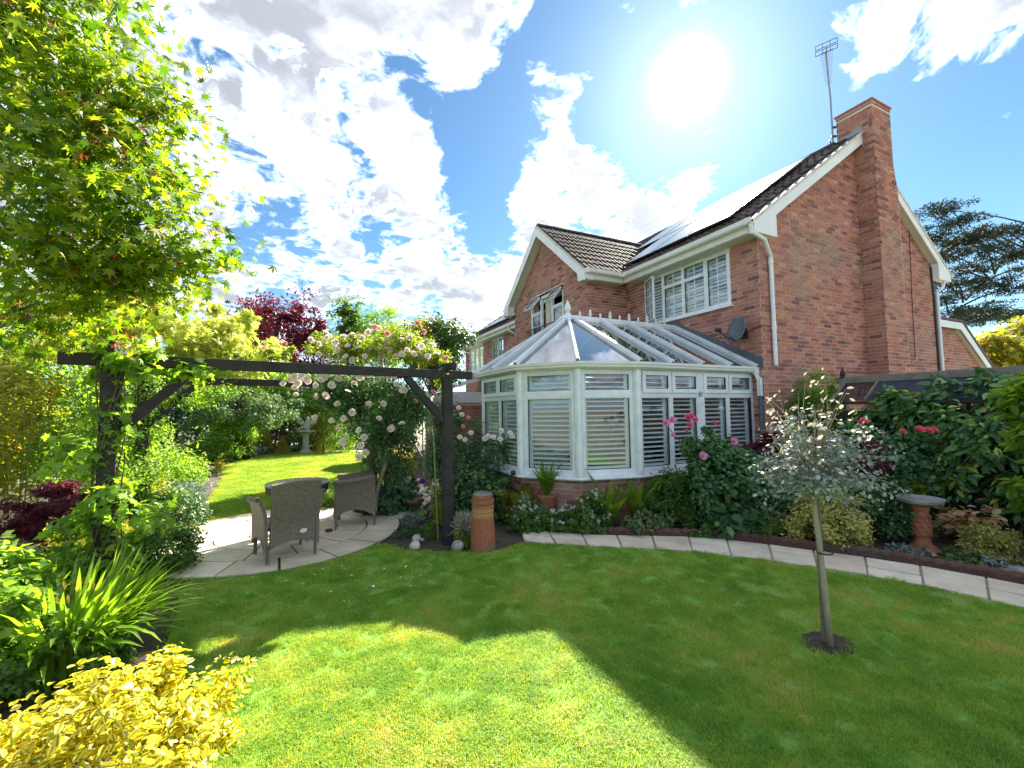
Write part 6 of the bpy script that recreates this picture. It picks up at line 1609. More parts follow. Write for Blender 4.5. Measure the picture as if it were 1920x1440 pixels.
# ---- left border
bq = (-13.542,10.411)
bm = thing('bamboo_clump', 'tall yellow-green bamboo clump with pale canes at the left edge', 'bamboo', (-11.35,2.9,0))
rng = np.random.default_rng(31); mb = MB(); PP = []
for i in range(60):
    x, y = rng.normal()*.32, rng.normal()*.42; h = rng.uniform(1.5,2.35); lx, ly = rng.normal()*.18, rng.normal()*.18
    pts = [(x+lx*(k/6)**2, y+ly*(k/6)**2, h*k/6) for k in range(7)]; mb.tube(pts, [.010-.0011*k for k in range(7)], 5)
    for k in range(75): s = rng.random()**.7; PP.append((x+lx*s*s+rng.normal()*.10, y+ly*s*s+rng.normal()*.10, h*(.22+.80*s)))
mb.build('canes', M['cane'], bm); P = np.array(PP); O = unit(rng.normal(size=P.shape)*[1,1,.3]); leaves('foliage', P, O*.3+[0,0,1.]+rng.normal(size=P.shape)*.4, O-[0,0,.75], .16*rng.uniform(.6,1.2,len(P)), T_LANCE, M['bamboo'], bm)
shrub('dark_red_acer', 'low mound of dark red acer behind the ivy-clad post', 'acer', (-10.0,2.55), (0,0,.50), (.55,.5,.36), 3200, .075, T_FINE, M['redacer'], nc=50, up=.9, droop=.7, seed=12, flat=.5, stems=8)
shrub('yellow_flowering_shrub', 'loose yellow-green shrub behind the left pergola post', 'shrub', (-10.3,4.3), (0,0,1.0), (.9,.9,.95), 5200, .06, T_LEAF, M['bright'], nc=70, seed=13, stems=9)
shrub('orange_tipped_shrub', 'tall shrub with orange and yellow young leaves at the left edge', 'shrub', (-11.9,4.6), (0,0,1.6), (1.0,.9,1.0), 5000, .08, T_LEAF, M['photinia'], nc=60, seed=14, stems=9)
shrub('green_border_shrub', 'broad green shrub in the left border below the bamboo', 'shrub', (-10.75,1.5), (0,0,.28), (.55,.5,.32), 2600, .06, T_LEAF, M['green'], nc=45, seed=15)
# climbers on the two left posts
def climber(name, label, base, top, rad, n_, size, tpl, mat, seed, bulge=()):
    rng = np.random.default_rng(seed); n_ = int(n_*1.8); bulge = [(c, r_, int(k*2.0)) for c, r_, k in bulge]; base = Vector(base); t = thing(name, label, 'climber', base)
    z = rng.random(n_)**.85*(top); a = rng.uniform(0,6.283,n_); lob = .55+.45*np.sin(z*5+a*2)*.6+.3*np.sin(z*11+seed)
    n_ = n_; r = rad*np.clip(lob, .2, 1.4)*rng.random(n_)**.5*(1.1-.35*z/top)
    P = np.stack([r*np.cos(a), r*np.sin(a), z+.05], 1); O = np.stack([np.cos(a), np.sin(a), np.full(n_,.1)], 1)
    for c, rr, k in bulge:
        q, oo, _ = crown(rng, Vector(c)-base, rr, k, 14, .4); P = np.concatenate([P,q]); O = np.concatenate([O,oo])
    Nn, Dd = orient(rng, O, .45, .6, .45); leaves('foliage', P, Nn, Dd, size*rng.uniform(.5,1.25,len(P)), tpl, mat, t, 120 if size > .06 else 0, tuple(base))
    mb = MB()
    for i in range(6):
        a0 = rng.uniform(0,6.28); mb.tube([(.10*math.cos(a0+k*.5),.10*math.sin(a0+k*.5),top*k/10) for k in range(11)], .006, 5)
    mb.build('stem', M['woodystem'], t); return t
LPF = tat(.30,PGA); LPB = tat(.33,BK)
climber('ivy_climber', 'leafy green climber growing up the front left pergola post', (LPF.x,LPF.y,0), 2.15, .22, 520, .082, T_VINE, M['bright'], 3, [((LPF.x+.15,LPF.y,2.12),(.36,.16,.12),130),((LPF.x-.20,LPF.y+.05,1.30),(.24,.2,.20),60),((LPF.x+.05,LPF.y-.05,.70),(.30,.25,.34),190),((LPF.x+.55,LPF.y+.1,2.10),(.25,.12,.10),40)])
climber('rose_climber', 'light green rambling climber on the rear left pergola post', (LPB.x,LPB.y,0), 2.2, .34, 1900, .060, T_LEAF, M['bright'], 4, [((LPB.x+.5,LPB.y+.1,2.05),(.6,.3,.25),700),((LPB.x+.2,LPB.y-.1,.8),(.45,.4,.5),900)])
# azaleas beside the patio
shrub('dark_azalea', 'dark green clipped azalea beside the back lawn edge', 'shrub', (-9.05,2.75), (0,0,.33), (.52,.50,.34), 3600, .046, T_LEAF, M['darkgreen'], nc=90, seed=21, lump=.12, up=.7)
shrub('olive_azalea', 'olive green azalea with sunlit top at the patio edge', 'shrub', (-8.66,1.00), (0,0,.27), (.36,.36,.29), 3000, .044, T_LEAF, M['green'], nc=80, seed=22, lump=.15, up=.7)
shrub('pale_hebe', 'pale yellow-green bush left of the olive azalea', 'shrub', (-9.15,1.05), (0,0,.30), (.38,.36,.30), 3600, .034, T_NARROW, M['photinia'], nc=60, seed=23)
shrub('catmint', 'pale grey-green catmint with white flowers spilling at the back lawn edge', 'perennial', (-9.15,3.9), (0,0,.30), (.40,.7,.28), 3000, .05, T_NARROW, M['grey'], nc=50, seed=24)
shrub('gold_heather', 'golden-orange low bush at the back lawn edge', 'shrub', (-9.25,3.2), (0,0,.45), (.34,.42,.34), 2600, .04, T_LEAF, M['photinia'], nc=40, seed=25)
shrub('border_hydrangea', 'broad-leaved green plant at the left edge in front of the bamboo', 'perennial', (-10.0,.35), (0,0,.34), (.42,.38,.34), 900, .09, T_BROAD, M['bright'], nc=40, seed=26, stemmat='stem')
shrub('under_post_shrub', 'small-leaved green shrub at the foot of the ivy-clad post', 'shrub', (-9.15,.35), (0,0,.25), (.36,.30,.27), 2600, .04, T_LEAF, M['green'], nc=60, seed=27)
t, P, O = shrub('peony_plant', 'leafy plant with pale pink flowers at the left edge of the photo', 'perennial', (-9.35,-.72), (0,0,.42), (.36,.45,.42), 1500, .085, T_LEAF, M['bright'], nc=40, seed=28, stemmat='stem')
pb_ = rose_mesh('bloom', .060, M['flpale'], 3)
for dx, dy, z in ((.12,.02,.76),(.26,-.15,.70),(-.05,-.2,.74)): bloom(pb_, t, (dx,dy,z), (.2,-.6,.9))
far_p = thing('pink_foxglove', 'bright pink flower on a tall stem at the left edge', 'flower', (-9.72,-.30,0))
MB().tube([(0,0,0),(.02,0,.6),(.0,.02,1.28)], .006, 5).build('stem', M['stem'], far_p); bloom(rose_mesh('bloom', .05, M['rosecerise'], 5), far_p, (0,.02,1.29), (.4,-.8,.5))
for k_, (q, h, r, mt, lb_) in enumerate((((-9.55,5.3),.5,.5,'green','low green shrub at the left edge of the back lawn, nearest'), ((-9.8,7.2),.7,.6,'bright','light green bush at the left edge of the back lawn'), ((-10.2,9.4),.6,.7,'photinia','yellow-green mound further along the left lawn edge'), ((-10.4,11.9),.8,.8,'green','green bush at the far left corner of the back lawn'))):
    shrub('lawn_edge_shrub', lb_, 'shrub', q, (0,0,h*.5), (r,r*1.2,h*.55), 1900, .06, T_LEAF, M[mt], nc=40, seed=200+k_, stems=4)
# ---- daylilies and irises: strap leaves
def strap(seed, L, wd, bend):
    mb = MB(); k = 7; vs = []; uv = []; fs = []
    for i in range(k+1):
        t = i/k; a = bend*t*t; y = L*(t-.30*a*t); z = L*t*(1-.42*a*t*(1+.35*a)); w_ = wd*(.75+.5*t-.2*t*t)*(1-t**5)+.0005
        x_ = .012*math.sin(seed+t*2)*L
        y = L*math.sin(min(1.9,bend)*t)*t*.75; z = L*t*math.cos(min(1.9,bend)*t*.75)
        for s, h in ((-1,.25),(0,0),(1,.25)): vs.append((x_+s*w_, y, z+h*w_)); uv.append((.5+s*.5, t))
    for i in range(k):
        for j in range(2): fs.append((i*3+j, i*3+j+1, (i+1)*3+j+1, (i+1)*3+j))
    return mb.add(vs, fs, uv)
def strap_clump(name, label, base, cnt, L, wd, mat, seed, spread, toward=None, cat='perennial', bends=(.5,1.5), extra=0):
    rg = random.Random(seed); t = thing(name, label, cat, (base[0],base[1],-.01))
    ms = [strap(i, L, wd, bends[0]+(bends[1]-bends[0])*i/7).mesh('blade', mat) for i in range(8)]
    for i in range(cnt):
        a = rg.uniform(0,6.283); r = spread*math.sqrt(rg.random())
        if toward is not None and rg.random() < .6: a = toward+rg.gauss(0,.7)
        link('blade', ms[rg.randrange(8)], t, (r*math.cos(a)*.8, r*math.sin(a)*.8, 0), (rg.uniform(-.12,.12), rg.uniform(-.12,.12), a-math.pi/2+rg.gauss(0,.25)), (rg.uniform(.8,1.2), 1, 1)[0:1]*0 or (rg.uniform(.8,1.2),)*2+(rg.uniform(.72,1.12),))
    return t
strap_clump('daylily_clump', 'lush clump of bright green daylily blades beside the lawn edge', (-8.74,-.80), 290, .70, .0165, M['lily'], 6, .40, -.15, bends=(.25,1.45))
strap_clump('daylily_clump', 'second daylily clump at the back near the ivy-clad post', (-9.05,-.22), 130, .62, .0145, M['lily'], 7, .26, -.3, bends=(.25,1.1))
ir = strap_clump('iris_clump', 'thin-bladed iris clump with withered flowers in front of the daylilies', (-8.649,-0.933), 80, .50, .006, M['lily'], 8, .20, None, bends=(.2,1.3))
rg = random.Random(3)
wf_ = leafmat('withered_flower', [(0,(.30,.16,.05)),(1,(.42,.27,.10))], .3)
for i in range(7):
    x, y, h = rg.uniform(-.12,.25), rg.uniform(-.12,.14), rg.uniform(.40,.58)
    MB().tube([(x*.6,y*.6,0),(x*.9,y*.9,h*.6),(x,y,h)], .0035, 5).build('flower_stalk', M['stem'], ir)
    m_ = MB(); m_.add([(x-.006,y,h-.01),(x+.007,y,h-.005),(x+.009,y+.004,h+.035),(x,y-.006,h+.055),(x-.008,y,h+.03)], [(0,1,2,3,4)]); m_.add([(x,y-.006,h-.01),(x,y+.007,h),(x+.004,y+.012,h+.03),(x-.003,y+.004,h+.045)], [(0,1,2,3)]); m_.build('withered_bloom', wf_, ir)
pk = daisy_mesh('bloom', .055, M['flpale'], 6, .15)
bloom(pk, ir, (-.20,.12,.52), (.1,-.7,.6), 1.0)
shrub('leafy_underplanting', 'small broken leaves between the irises and the golden shrub', 'perennial', (-8.702,-1.056), (0,0,.15), (.38,.30,.20), 1500, .045, T_LEAF, M['green'], nc=30, seed=33, stemmat='stem')
shrub('aquilegia', 'light green divided leaves in front of the peony at the left edge', 'perennial', (-9.0,-1.0), (0,0,.28), (.34,.32,.30), 1100, .07, T_VINE, M['bright'], nc=30, seed=34, stemmat='stem')
# ---- golden euonymus in the foreground
EB = (-7.72,-2.62)
shrub('golden_euonymus', 'large golden variegated euonymus in the near left corner', 'shrub', (-8.05,-2.72), None, None, 11500, .031, T_OVALW, M['euonymus'], nc=190, spread=.16, up=.9, droop=.0, jit=.5, stems=16, sr=.006, indiv=290, seed=41, inner=.55, lump=.16,
      multi=[((.02,.0,.32),(.46,.50,.39),1.0),((.12,.16,.34),(.42,.42,.37),.7),((-.35,.0,.31),(.38,.42,.36),.6)])
# ---- climbing rose over the right end of the pergola
RB = Vector((-6.10,2.80,0))
rw = thing('climbing_rose', 'huge white climbing rose covering the right half of the pergola', 'rose', RB)
def W(p): return tuple(Vector(p)-RB)
rng = np.random.default_rng(51); PP, OO = [], []
for c, rad, k, nc in (((-6.254,2.354,1.752),(.62,.5,.62),5200,60),((-5.992,2.388,1.006),(.40,.4,.50),2000,26),((-6.747,2.242,2.003),(.42,.35,.28),2200,26),((-5.814,1.812,1.701),(.30,.3,.40),1300,18),((-6.140,2.508,0.266),(.28,.28,.30),900,12)):
    P, o_, C = crown(rng, W(c), rad, int(k*2.6), int(nc*1.5), .32, .3); PP.append(P); OO.append(o_)
P = np.concatenate(PP); O = np.concatenate(OO); Nn, Dd = orient(rng, O, .5, .5, .5); leaves('foliage', P, Nn, Dd, .055*rng.uniform(.6,1.25,len(P)), T_LEAF, M['rosegreen'], rw)
PP, OO = [], []
for c, rad, k, nc in (((-6.664,1.938,2.631),(.50,.40,.16),1900,30),((-6.071,1.537,2.686),(.45,.40,.22),1900,30),((-6.944,2.285,2.788),(.22,.3,.16),600,10),((-5.721,1.049,2.461),(.28,.25,.16),800,14),((-5.622,0.685,2.193),(.14,.12,.16),320,7),((-7.659,2.202,2.539),(.30,.2,.09),420,9),((-8.186,2.238,2.468),(.25,.2,.06),240,6)):
    P, o_, C = crown(rng, W(c), rad, int(k*2.0), int(nc*1.3), .42, .3, lump=.35); PP.append(P); OO.append(o_)
P = np.concatenate(PP); O = np.concatenate(OO); Nn, Dd = orient(rng, O, .6, .3, .5); leaves('young_foliage', P, Nn, Dd, .052*rng.uniform(.6,1.25,len(P)), T_LEAF, M['roseyoung'], rw)
mb = MB()
for i in range(10):
    e_ = W((((-6.344,2.023,2.368)),((-6.798,2.126,2.445)),((-5.962,1.497,2.488)),((-5.711,0.945,2.286)),((-6.492,2.095,2.370)))[i%5]); mb.tube(curve((rng.normal()*.08,rng.normal()*.08,0), e_, .15, (rng.normal()*.15,rng.normal()*.15,0), 8), [.014,.013,.012,.011,.010,.009,.007,.005,.003], 6)
mb.build('stem', M['woodystem'], rw)
rmw = [rose_mesh('bloom', .058, M['rosewhite'], s) for s in (1,2,3)]; rmp = [rose_mesh('bloom', .050, M['rosepink'], s) for s in (4,5)]
BL = [(-7.430,1.810,2.187,0,1.10), (-7.565,2.020,2.111,0,0.89), (-7.247,1.806,2.132,0,0.96), (-7.050,1.742,2.190,0,1.08), (-7.015,1.600,2.209,0,0.81), (-7.418,1.970,2.051,0,0.95), (-7.403,1.953,1.947,0,0.80), (-7.166,1.769,1.926,0,1.05), (-7.036,1.659,1.923,0,1.13), (-7.004,1.794,1.913,0,0.81), (-6.407,1.299,2.084,0,0.99), (-6.208,1.400,2.182,0,0.93), (-6.181,1.226,2.184,0,0.95), (-6.043,1.131,1.978,0,0.88), (-6.670,1.517,2.093,0,0.97), (-6.793,1.522,2.237,0,0.88), (-6.702,1.475,2.235,0,0.96), (-6.846,1.834,1.450,0,0.81), (-6.772,1.911,1.597,0,0.99), (-6.311,1.645,1.590,0,0.87), (-6.133,1.647,1.449,0,1.10), (-6.580,1.669,1.432,0,0.92), (-6.497,1.770,1.320,0,1.05), (-6.767,1.947,1.337,0,0.95), (-6.781,1.936,1.262,0,1.03), (-6.571,1.731,1.042,0,1.01), (-6.476,1.811,1.089,0,1.10), (-6.016,1.477,1.511,0,1.01), (-7.159,1.918,1.620,0,0.88), (-5.866,1.214,2.027,0,0.95), (-7.092,1.659,2.139,0,0.99), (-7.472,1.959,2.167,0,1.04), (-7.274,1.790,2.159,0,0.95), (-6.049,1.240,1.997,0,1.07), (-6.164,1.557,1.438,0,0.94), (-7.148,1.995,1.904,0,0.81), (-7.003,1.582,2.222,0,1.05), (-7.328,1.948,2.214,0,1.01), (-7.155,1.743,2.071,0,0.86), (-6.957,1.672,2.069,0,1.14), (-6.863,1.680,2.159,0,0.99), (-6.740,1.652,1.982,0,0.88), (-6.591,1.490,2.180,0,1.13), (-6.484,1.451,2.209,0,0.96), (-6.335,1.316,2.129,0,0.99), (-6.112,1.365,2.077,0,0.80), (-7.379,1.935,2.108,0,1.09), (-7.115,1.822,2.239,0,1.06), (-6.858,1.932,1.811,0,0.98), (-6.453,1.682,1.804,0,0.95), (-6.679,1.686,1.686,0,1.10), (-6.939,1.934,1.570,0,0.87), (-6.264,1.578,1.801,0,0.97), (-6.747,1.817,1.208,0,0.92), (-6.554,1.765,1.203,0,1.02), (-6.866,1.643,2.215,0,0.96), (-7.021,1.611,2.732,0,0.85), (-7.228,1.886,2.733,0,1.04), (-6.801,1.666,2.769,0,0.88), (-6.353,1.403,2.874,0,0.82), (-6.274,1.188,2.769,1,1.03), (-5.953,0.776,2.860,1,0.99), (-5.880,0.737,2.747,1,0.85), (-5.896,0.784,2.559,0,0.88), (-5.740,0.787,2.582,0,0.90), (-6.091,1.108,2.681,0,0.92), (-6.069,0.877,2.507,0,0.83), (-6.569,1.471,2.738,0,0.86), (-6.625,1.590,2.633,0,0.81), (-7.553,1.850,2.650,1,1.02), (-7.839,2.145,2.618,1,1.00), (-5.591,0.663,2.390,1,1.09), (-5.554,0.736,2.259,0,0.87), (-5.860,0.875,1.884,0,0.97), (-5.934,0.980,1.831,1,0.82), (-6.686,1.673,2.446,0,1.06), (-6.988,1.767,2.774,0,0.89), (-7.042,1.764,2.725,0,0.92), (-6.430,1.256,2.857,1,1.06), (-6.587,1.563,2.766,1,1.09), (-6.889,1.543,2.555,0,1.06), (-6.270,1.384,2.683,0,0.95), (-5.910,0.842,2.538,0,0.86), (-6.147,1.263,2.466,0,0.86), (-7.121,1.785,2.665,0,0.89), (-6.914,1.591,2.662,0,1.06), (-6.763,1.436,2.605,0,0.86), (-6.690,1.658,2.790,0,1.03), (-6.500,1.351,2.796,0,1.00), (-6.447,1.538,2.605,0,0.90), (-6.322,1.412,2.565,0,0.95), (-6.235,1.245,2.547,0,1.02), (-6.035,0.844,2.671,0,1.07), (-5.948,0.980,2.469,0,0.98), (-5.807,0.806,2.426,0,0.90), (-7.118,1.849,2.524,0,0.98), (-6.769,1.688,2.490,0,0.84), (-6.551,1.367,2.461,0,0.81), (-6.314,1.464,2.467,0,1.04), (-6.073,1.200,2.491,0,0.98), (-5.693,0.752,2.452,0,0.97), (-5.661,0.669,2.222,0,0.88)]
for i, (x, y, z, pk_, s) in enumerate(BL):
    me_ = rmp[i%2] if pk_ else rmw[i%3]
    f_ = (CAM-Vector((x,y,z))).normalized()*.7+Vector((rng.normal()*.35,rng.normal()*.35,.35+rng.normal()*.25))
    bloom(me_, rw, W((x,y,z)), f_, s)
# ---- small tree with pale trunks behind the post, and what grows round its foot
st_ = thing('standard_rose_tree', 'small multi-stemmed tree with pale bare trunks between the rose and the black post', 'tree', (*(-4.811,4.749),0))
mb = MB(); mb.tube([(-.02,0,-.02),(-.06,.02,.5),(.02,0,1.0),(.0,0,1.5)], [.045,.04,.035,.02], 8); mb.build('trunk', M['palebark'], st_, smooth=True)
mb = MB(); mb.tube([(.06,0,-.02),(.12,.02,.45),(.10,.02,1.0),(.13,0,1.6)], [.055,.05,.045,.025], 8); mb.tube([(-.05,.02,.55),(-.22,.0,.85),(-.36,0,1.1)], [.03,.026,.015], 7); mb.build('side_trunk', M['palebark'], st_, smooth=True)
rng = np.random.default_rng(61); P, o_, C = crown(rng, (.05,0,1.75), (.55,.5,.42), 2200, 34, .34, .3); Nn, Dd = orient(rng, o_); leaves('crown', P, Nn, Dd, .055*rng.uniform(.6,1.2,len(P)), T_LEAF, M['rosegreen'], st_)
for p in ((-5.475,2.521,1.957),(-5.590,2.582,1.866),(-5.554,2.461,1.745),(-5.420,2.367,2.198),(-5.319,2.330,2.015)): bloom(rmp[0], st_, tuple(Vector(p)-st_.location), (0,-.8,.5))
shrub('lime_shrub', 'bright lime-green shrub at the foot of the climbing rose', 'shrub', (-5.220,5.551), (0,0,.42), (.32,.3,.40), 1700, .05, T_LEAF, M['photinia'], nc=30, seed=62)
t, P, O = shrub('blue_geranium', 'mound of violet-blue cranesbill beside the patio', 'perennial', (-6.060,2.626), (0,0,.22), (.48,.34,.24), 2600, .05, T_VINE, M['rosegreen'], nc=50, seed=63, stemmat='stem')
fm = daisy_mesh('bloom', .022, M['flblue']); rng = np.random.default_rng(64)
for i in rng.permutation(len(P))[:90]:
    if P[i,2] > .2: bloom(fm, t, P[i]+O[i]*.03, (O[i,0]*.4,-.6,.7), rng.uniform(.8,1.3))
t, P, O = shrub('white_peony', 'low plant with white flowers behind the rusty dishes', 'perennial', (-5.543,3.653), (0,0,.25), (.25,.22,.26), 1000, .05, T_LEAF, M['rosegreen'], nc=20, seed=65, stemmat='stem')
for q in ((.0,-.12,.42),(.08,-.1,.40),(-.09,-.08,.44),(.04,-.15,.36)): bloom(rmw[1], t, q, (.1,-.8,.6), .9)
t, P, O = shrub('white_daisies', 'patch of small white flowers between the two wicker chairs and the back lawn', 'perennial', (-7.15,3.52), (0,0,.20), (.42,.22,.22), 1700, .05, T_LEAF, M['bright'], nc=34, seed=66, stemmat='stem')
wm = daisy_mesh('bloom', .024, M['flwhite'])
for i in rng.permutation(len(P))[:60]: bloom(wm, t, P[i]+O[i]*.02, (O[i,0]*.4,-.6,.7), rng.uniform(.8,1.3))
# ---- round the right pergola post
shrub('lavender_tuft', 'thin grey-green tuft beside the patio, under the rusty dishes', 'perennial', (-5.838,1.421), (0,0,.10), (.16,.13,.13), 900, .06, T_LANCE, M['grey'], nc=20, seed=71, up=.1, droop=-.8, stemmat='stem', stems=5)
shrub('creeping_plant', 'dark green creeping plant at the patio edge above the stone balls', 'ground cover', (-5.970,1.166), (0,0,.045), (.20,.14,.06), 900, .03, T_LEAF, M['darkgreen'], nc=24, seed=72, stems=0)
t, P, O = shrub('purple_iris', 'purple-flowered plant at the foot of the black post', 'perennial', (-5.717,0.891), (0,0,.22), (.14,.12,.24), 700, .055, T_NARROW, M['bright'], nc=22, seed=73, stemmat='stem')
ip_ = rose_mesh('bloom', .045, M['flpurple'], 6, ((5,1.0,.2),(3,.7,.8)))
for q in ((-.10,-.05,.30),(-.06,-.06,.35),(-.16,-.06,.24),(.05,-.10,.14),(.09,-.08,.17),(-.12,.1,.75)): bloom(ip_, t, q, (.1,-.8,.5))
bloom(daisy_mesh('bloom', .04, M['flpale'], 6), t, (.01,-.09,.26), (.1,-.9,.3))
t = thing('tall_perennial', 'tall yellow-green leafy stem tied to the cane beside the black post', 'perennial', (*(-5.704,0.778),0))
rng = np.random.default_rng(74); MB().tube([(0,0,0),(-.02,.02,.7)], .006, 5).build('stem', M['stem'], t)
z = rng.uniform(.12,.72,170); a = rng.uniform(0,6.28,170); P = np.stack([.02*np.cos(a)-.02*z, .02*np.sin(a), z], 1); O = np.stack([np.cos(a),np.sin(a),np.full(170,.35)],1); leaves('foliage', P, O*.3+[0,0,1.], O, .085*rng.uniform(.6,1.2,170), T_LANCE, M['photinia'], t)
t = thing('small_clay_pot', 'small clay pot with pale grassy plant left of the chimney pot', 'plant pot', (*(-5.426,0.476),-.01))
MB().lathe([(.06,0),(.085,.16),(.092,.16),(.092,.19),(.08,.19),(.078,.15)], 20).build('pot_body', M['terra'], t)
rng = np.random.default_rng(75); P = rng.normal(size=(240,3))*[.03,.03,.02]+[0,0,.19]; O = unit(rng.normal(size=(240,3))*[1,1,.2]+[0,0,1.6]); leaves('foliage', P, rng.normal(size=P.shape), O, .22*rng.uniform(.5,1.2,240), T_LANCE, M['greyyoung'], t)
shrub('strawberry_plant', 'bright green leafy sprig growing against the lichened stone', 'perennial', (-5.494,0.320), (0,0,.12), (.07,.06,.11), 160, .05, T_LEAF, M['bright'], nc=12, seed=76, stems=3, stemmat='stem')
# ---- white and pink rose left of the conservatory
t, P, O = shrub('shrub_rose', 'tall rose bush with white and pink blooms left of the conservatory', 'rose', (-4.75,2.35), None, None, 4800, .06, T_LEAF, M['rosegreen'], nc=70, seed=81, stems=9,
      multi=[((-.1,0,.80),(.55,.5,.75),1.0),((.45,-.45,.85),(.30,.3,.55),.45),((-.25,.2,1.45),(.3,.3,.3),.2)])
for i, (p, k) in enumerate((((-4.907,1.716,1.576),1),((-4.968,1.854,1.620),0),((-4.983,1.664,1.223),0),((-5.060,1.699,1.266),0),((-4.900,1.617,1.332),0),((-4.731,1.316,1.289),0),((-4.775,1.340,1.249),0),((-4.588,1.130,1.374),0),((-4.470,1.076,1.340),0),((-4.440,1.064,1.291),0),((-4.601,1.145,1.244),0),((-4.983,1.762,1.431),1),((-5.017,1.870,1.734),0),((-4.696,1.189,1.278),0))):
    bloom(rmp[i%2] if k else rmw[i%3], t, tuple(Vector(p)-t.location), (-.2,-.8,.5), .85)
shrub('dark_underplanting', 'dark green leafy plants below the white rose and conservatory sill', 'shrub', (-4.72,1.55), (0,0,.30), (.50,.45,.42), 2600, .075, T_LEAF, M['darkgreen'], nc=45, seed=82)
shrub('bronze_fern', 'brownish fern-like plant at the corner of the conservatory wall', 'perennial', (-4.33,.98), (0,0,.30), (.22,.22,.30), 800, .08, T_FINE, M['photinia'], nc=24, seed=83)
lgt = thing('garden_lamp', 'small round black garden lamp on a hooked stake by the conservatory sill', 'lamp', (-4.47,1.0,0))
MB().tube([(-.06,0,.0),(-.06,0,.62),(-.04,0,.70),(0,0,.745)], .006, 6).build('stake', M['blackmetal'], lgt); MB().lathe([(.0,.70),(.03,.705),(.045,.74),(.03,.775),(.0,.78)], 14, (.01,0,.01), caps=False).build('lamp_head', M['blackmetal'], lgt, smooth=True)
# ---- flower bed in front of the conservatory
def geranium(label, p, rad, n_, nf, seed):
    t, P, O = shrub('pink_geranium', label, 'perennial', p, (0,0,rad[2]*.75), rad, n_, .040, T_VINE, M['green'], nc=44, seed=seed, stemmat='stem', group='small pink geraniums')
    rng = np.random.default_rng(seed); fm = daisy_mesh('bloom', .017, M['flwhite']); k = 0
    for i in rng.permutation(len(P)):
        if P[i,2] > rad[2]*.6 and k < nf: bloom(fm, t, P[i]+np.array([-.01,-.03,.05]), (O[i,0]*.5-.4,-.7,.6), rng.uniform(1.0,1.7)); k += 1
geranium('cushion of small pale pink flowers directly left of the potted fern', (-4.42,.62), (.28,.26,.22), 2500, 70, 91)
geranium('cushion of small pale pink flowers in front of the potted fern', (-3.98,.34), (.34,.26,.19), 2400, 90, 92)
geranium('cushion of small pale pink flowers between potted fern and first garden fern', (-3.72,.15), (.30,.24,.26), 2500, 70, 93)
geranium('cushion of small white flowers behind the black pergola post', (-4.85,1.35), (.30,.30,.26), 2000, 40, 94)
# terracotta pot with its fern
def frond(L, npin, wd, arch, seed):
    rg = random.Random(seed); mb = MB(); pts = []
    for i in range(13):
        t = i/12; pts.append(Vector((0, L*.55*math.sin(arch*t)*t, L*t*math.cos(arch*t*.55))))
    mb.tube(pts, [.004*(1-i/13)+.0008 for i in range(13)], 4)
    for k in range(npin):
        t = .14+.84*k/npin; j = min(11.99, t*12); p = pts[int(j)].lerp(pts[int(j)+1], j-int(j)); d = (pts[min(12,int(j)+1)]-pts[int(j)]).normalized()
        w_ = wd*math.sin(math.pi*min(1,.18+.82*(t**.8)))**.8*(1.02-t*.35); nrm = Vector((1,0,0)).cross(d)
        for s in (-1,1):
            tip = p+Vector((s*w_,0,0))+d*w_*.45-nrm*w_*.12*rg.random(); b = L*.55/npin*1.0
            q = p.lerp(tip,.5)
            mb.add([p-d*b*.4, q-d*b*.75, tip, q+d*b*.75, p+d*b*.4], [(0,1,2,3,4)] if s > 0 else [(4,3,2,1,0)])
    return mb
FR = {}
def fern(name, label, cat, loc, cnt, L, seed, root=None, mat='fern', arch=(.8,1.7), wd=.095):
    rg = random.Random(seed); t = root or thing(name, label, cat, loc)
    key = (L, mat, arch)
    if key not in FR: FR[key] = [frond(L, 26, wd, arch[0]+(arch[1]-arch[0])*i/3, i).mesh('frond', M[mat]) for i in range(4)]
    for i in range(cnt):
        a = 6.283*i/cnt+rg.uniform(-.3,.3); link('frond', FR[key][rg.randrange(4)], t, (.03*math.cos(a),.03*math.sin(a),0 if not root else .27), (rg.uniform(-.08,.08),rg.uniform(-.08,.08),a-math.pi/2), rg.uniform(.75,1.1))
    return t
fp = thing('fern_pot', 'terracotta pot standing in the bed before the conservatory', 'plant pot', (-4.00,.80,-.01))
MB().lathe([(.10,0),(.155,.40),(.170,.40),(.170,.45),(.150,.45),(.145,.41),(.0,.41)], 30, caps=False).build('pot_body', M['terra'], fp)
fp2 = fern('potted_fern', 'bright green upright fern growing in the terracotta pot', 'fern', (-4.00,.80,.40), 30, .56, 3, arch=(.45,1.5))
fern('garden_fern', 'large yellow-green fern in the bed under the conservatory window', 'fern', (-3.38,.10,-.01), 20, .86, 5, arch=(.6,1.5))
fern('garden_fern', 'smaller darker fern right of the large fern', 'fern', (-2.95,.02,-.01), 15, .78, 6, arch=(.5,1.3))
shrub('leafy_peony', 'leafy fresh green peony without flowers right of the ferns', 'perennial', (-2.52,-.22), (0,0,.42), (.34,.30,.42), 1700, .085, T_NARROW, M['green'], nc=46, seed=101, stemmat='stem')
t, P, O = shrub('pink_rose_bush', 'rose bush with mauve-pink and cerise blooms before the right conservatory windows', 'rose', (-2.05,-.62), None, None, 5600, .058, T_ROUND, M['rosegreen'], nc=80, seed=102, stems=10,
      multi=[((0,0,.62),(.52,.40,.58),1.0),((-.12,.05,1.12),(.34,.28,.24),.25),((.35,-.1,.85),(.3,.25,.4),.3)])
mm_ = [rose_mesh('bloom', .062, M['rosemauve'], s) for s in (7,8)]; cm_ = [rose_mesh('bloom', .055, M['rosecerise'], s) for s in (9,10)]
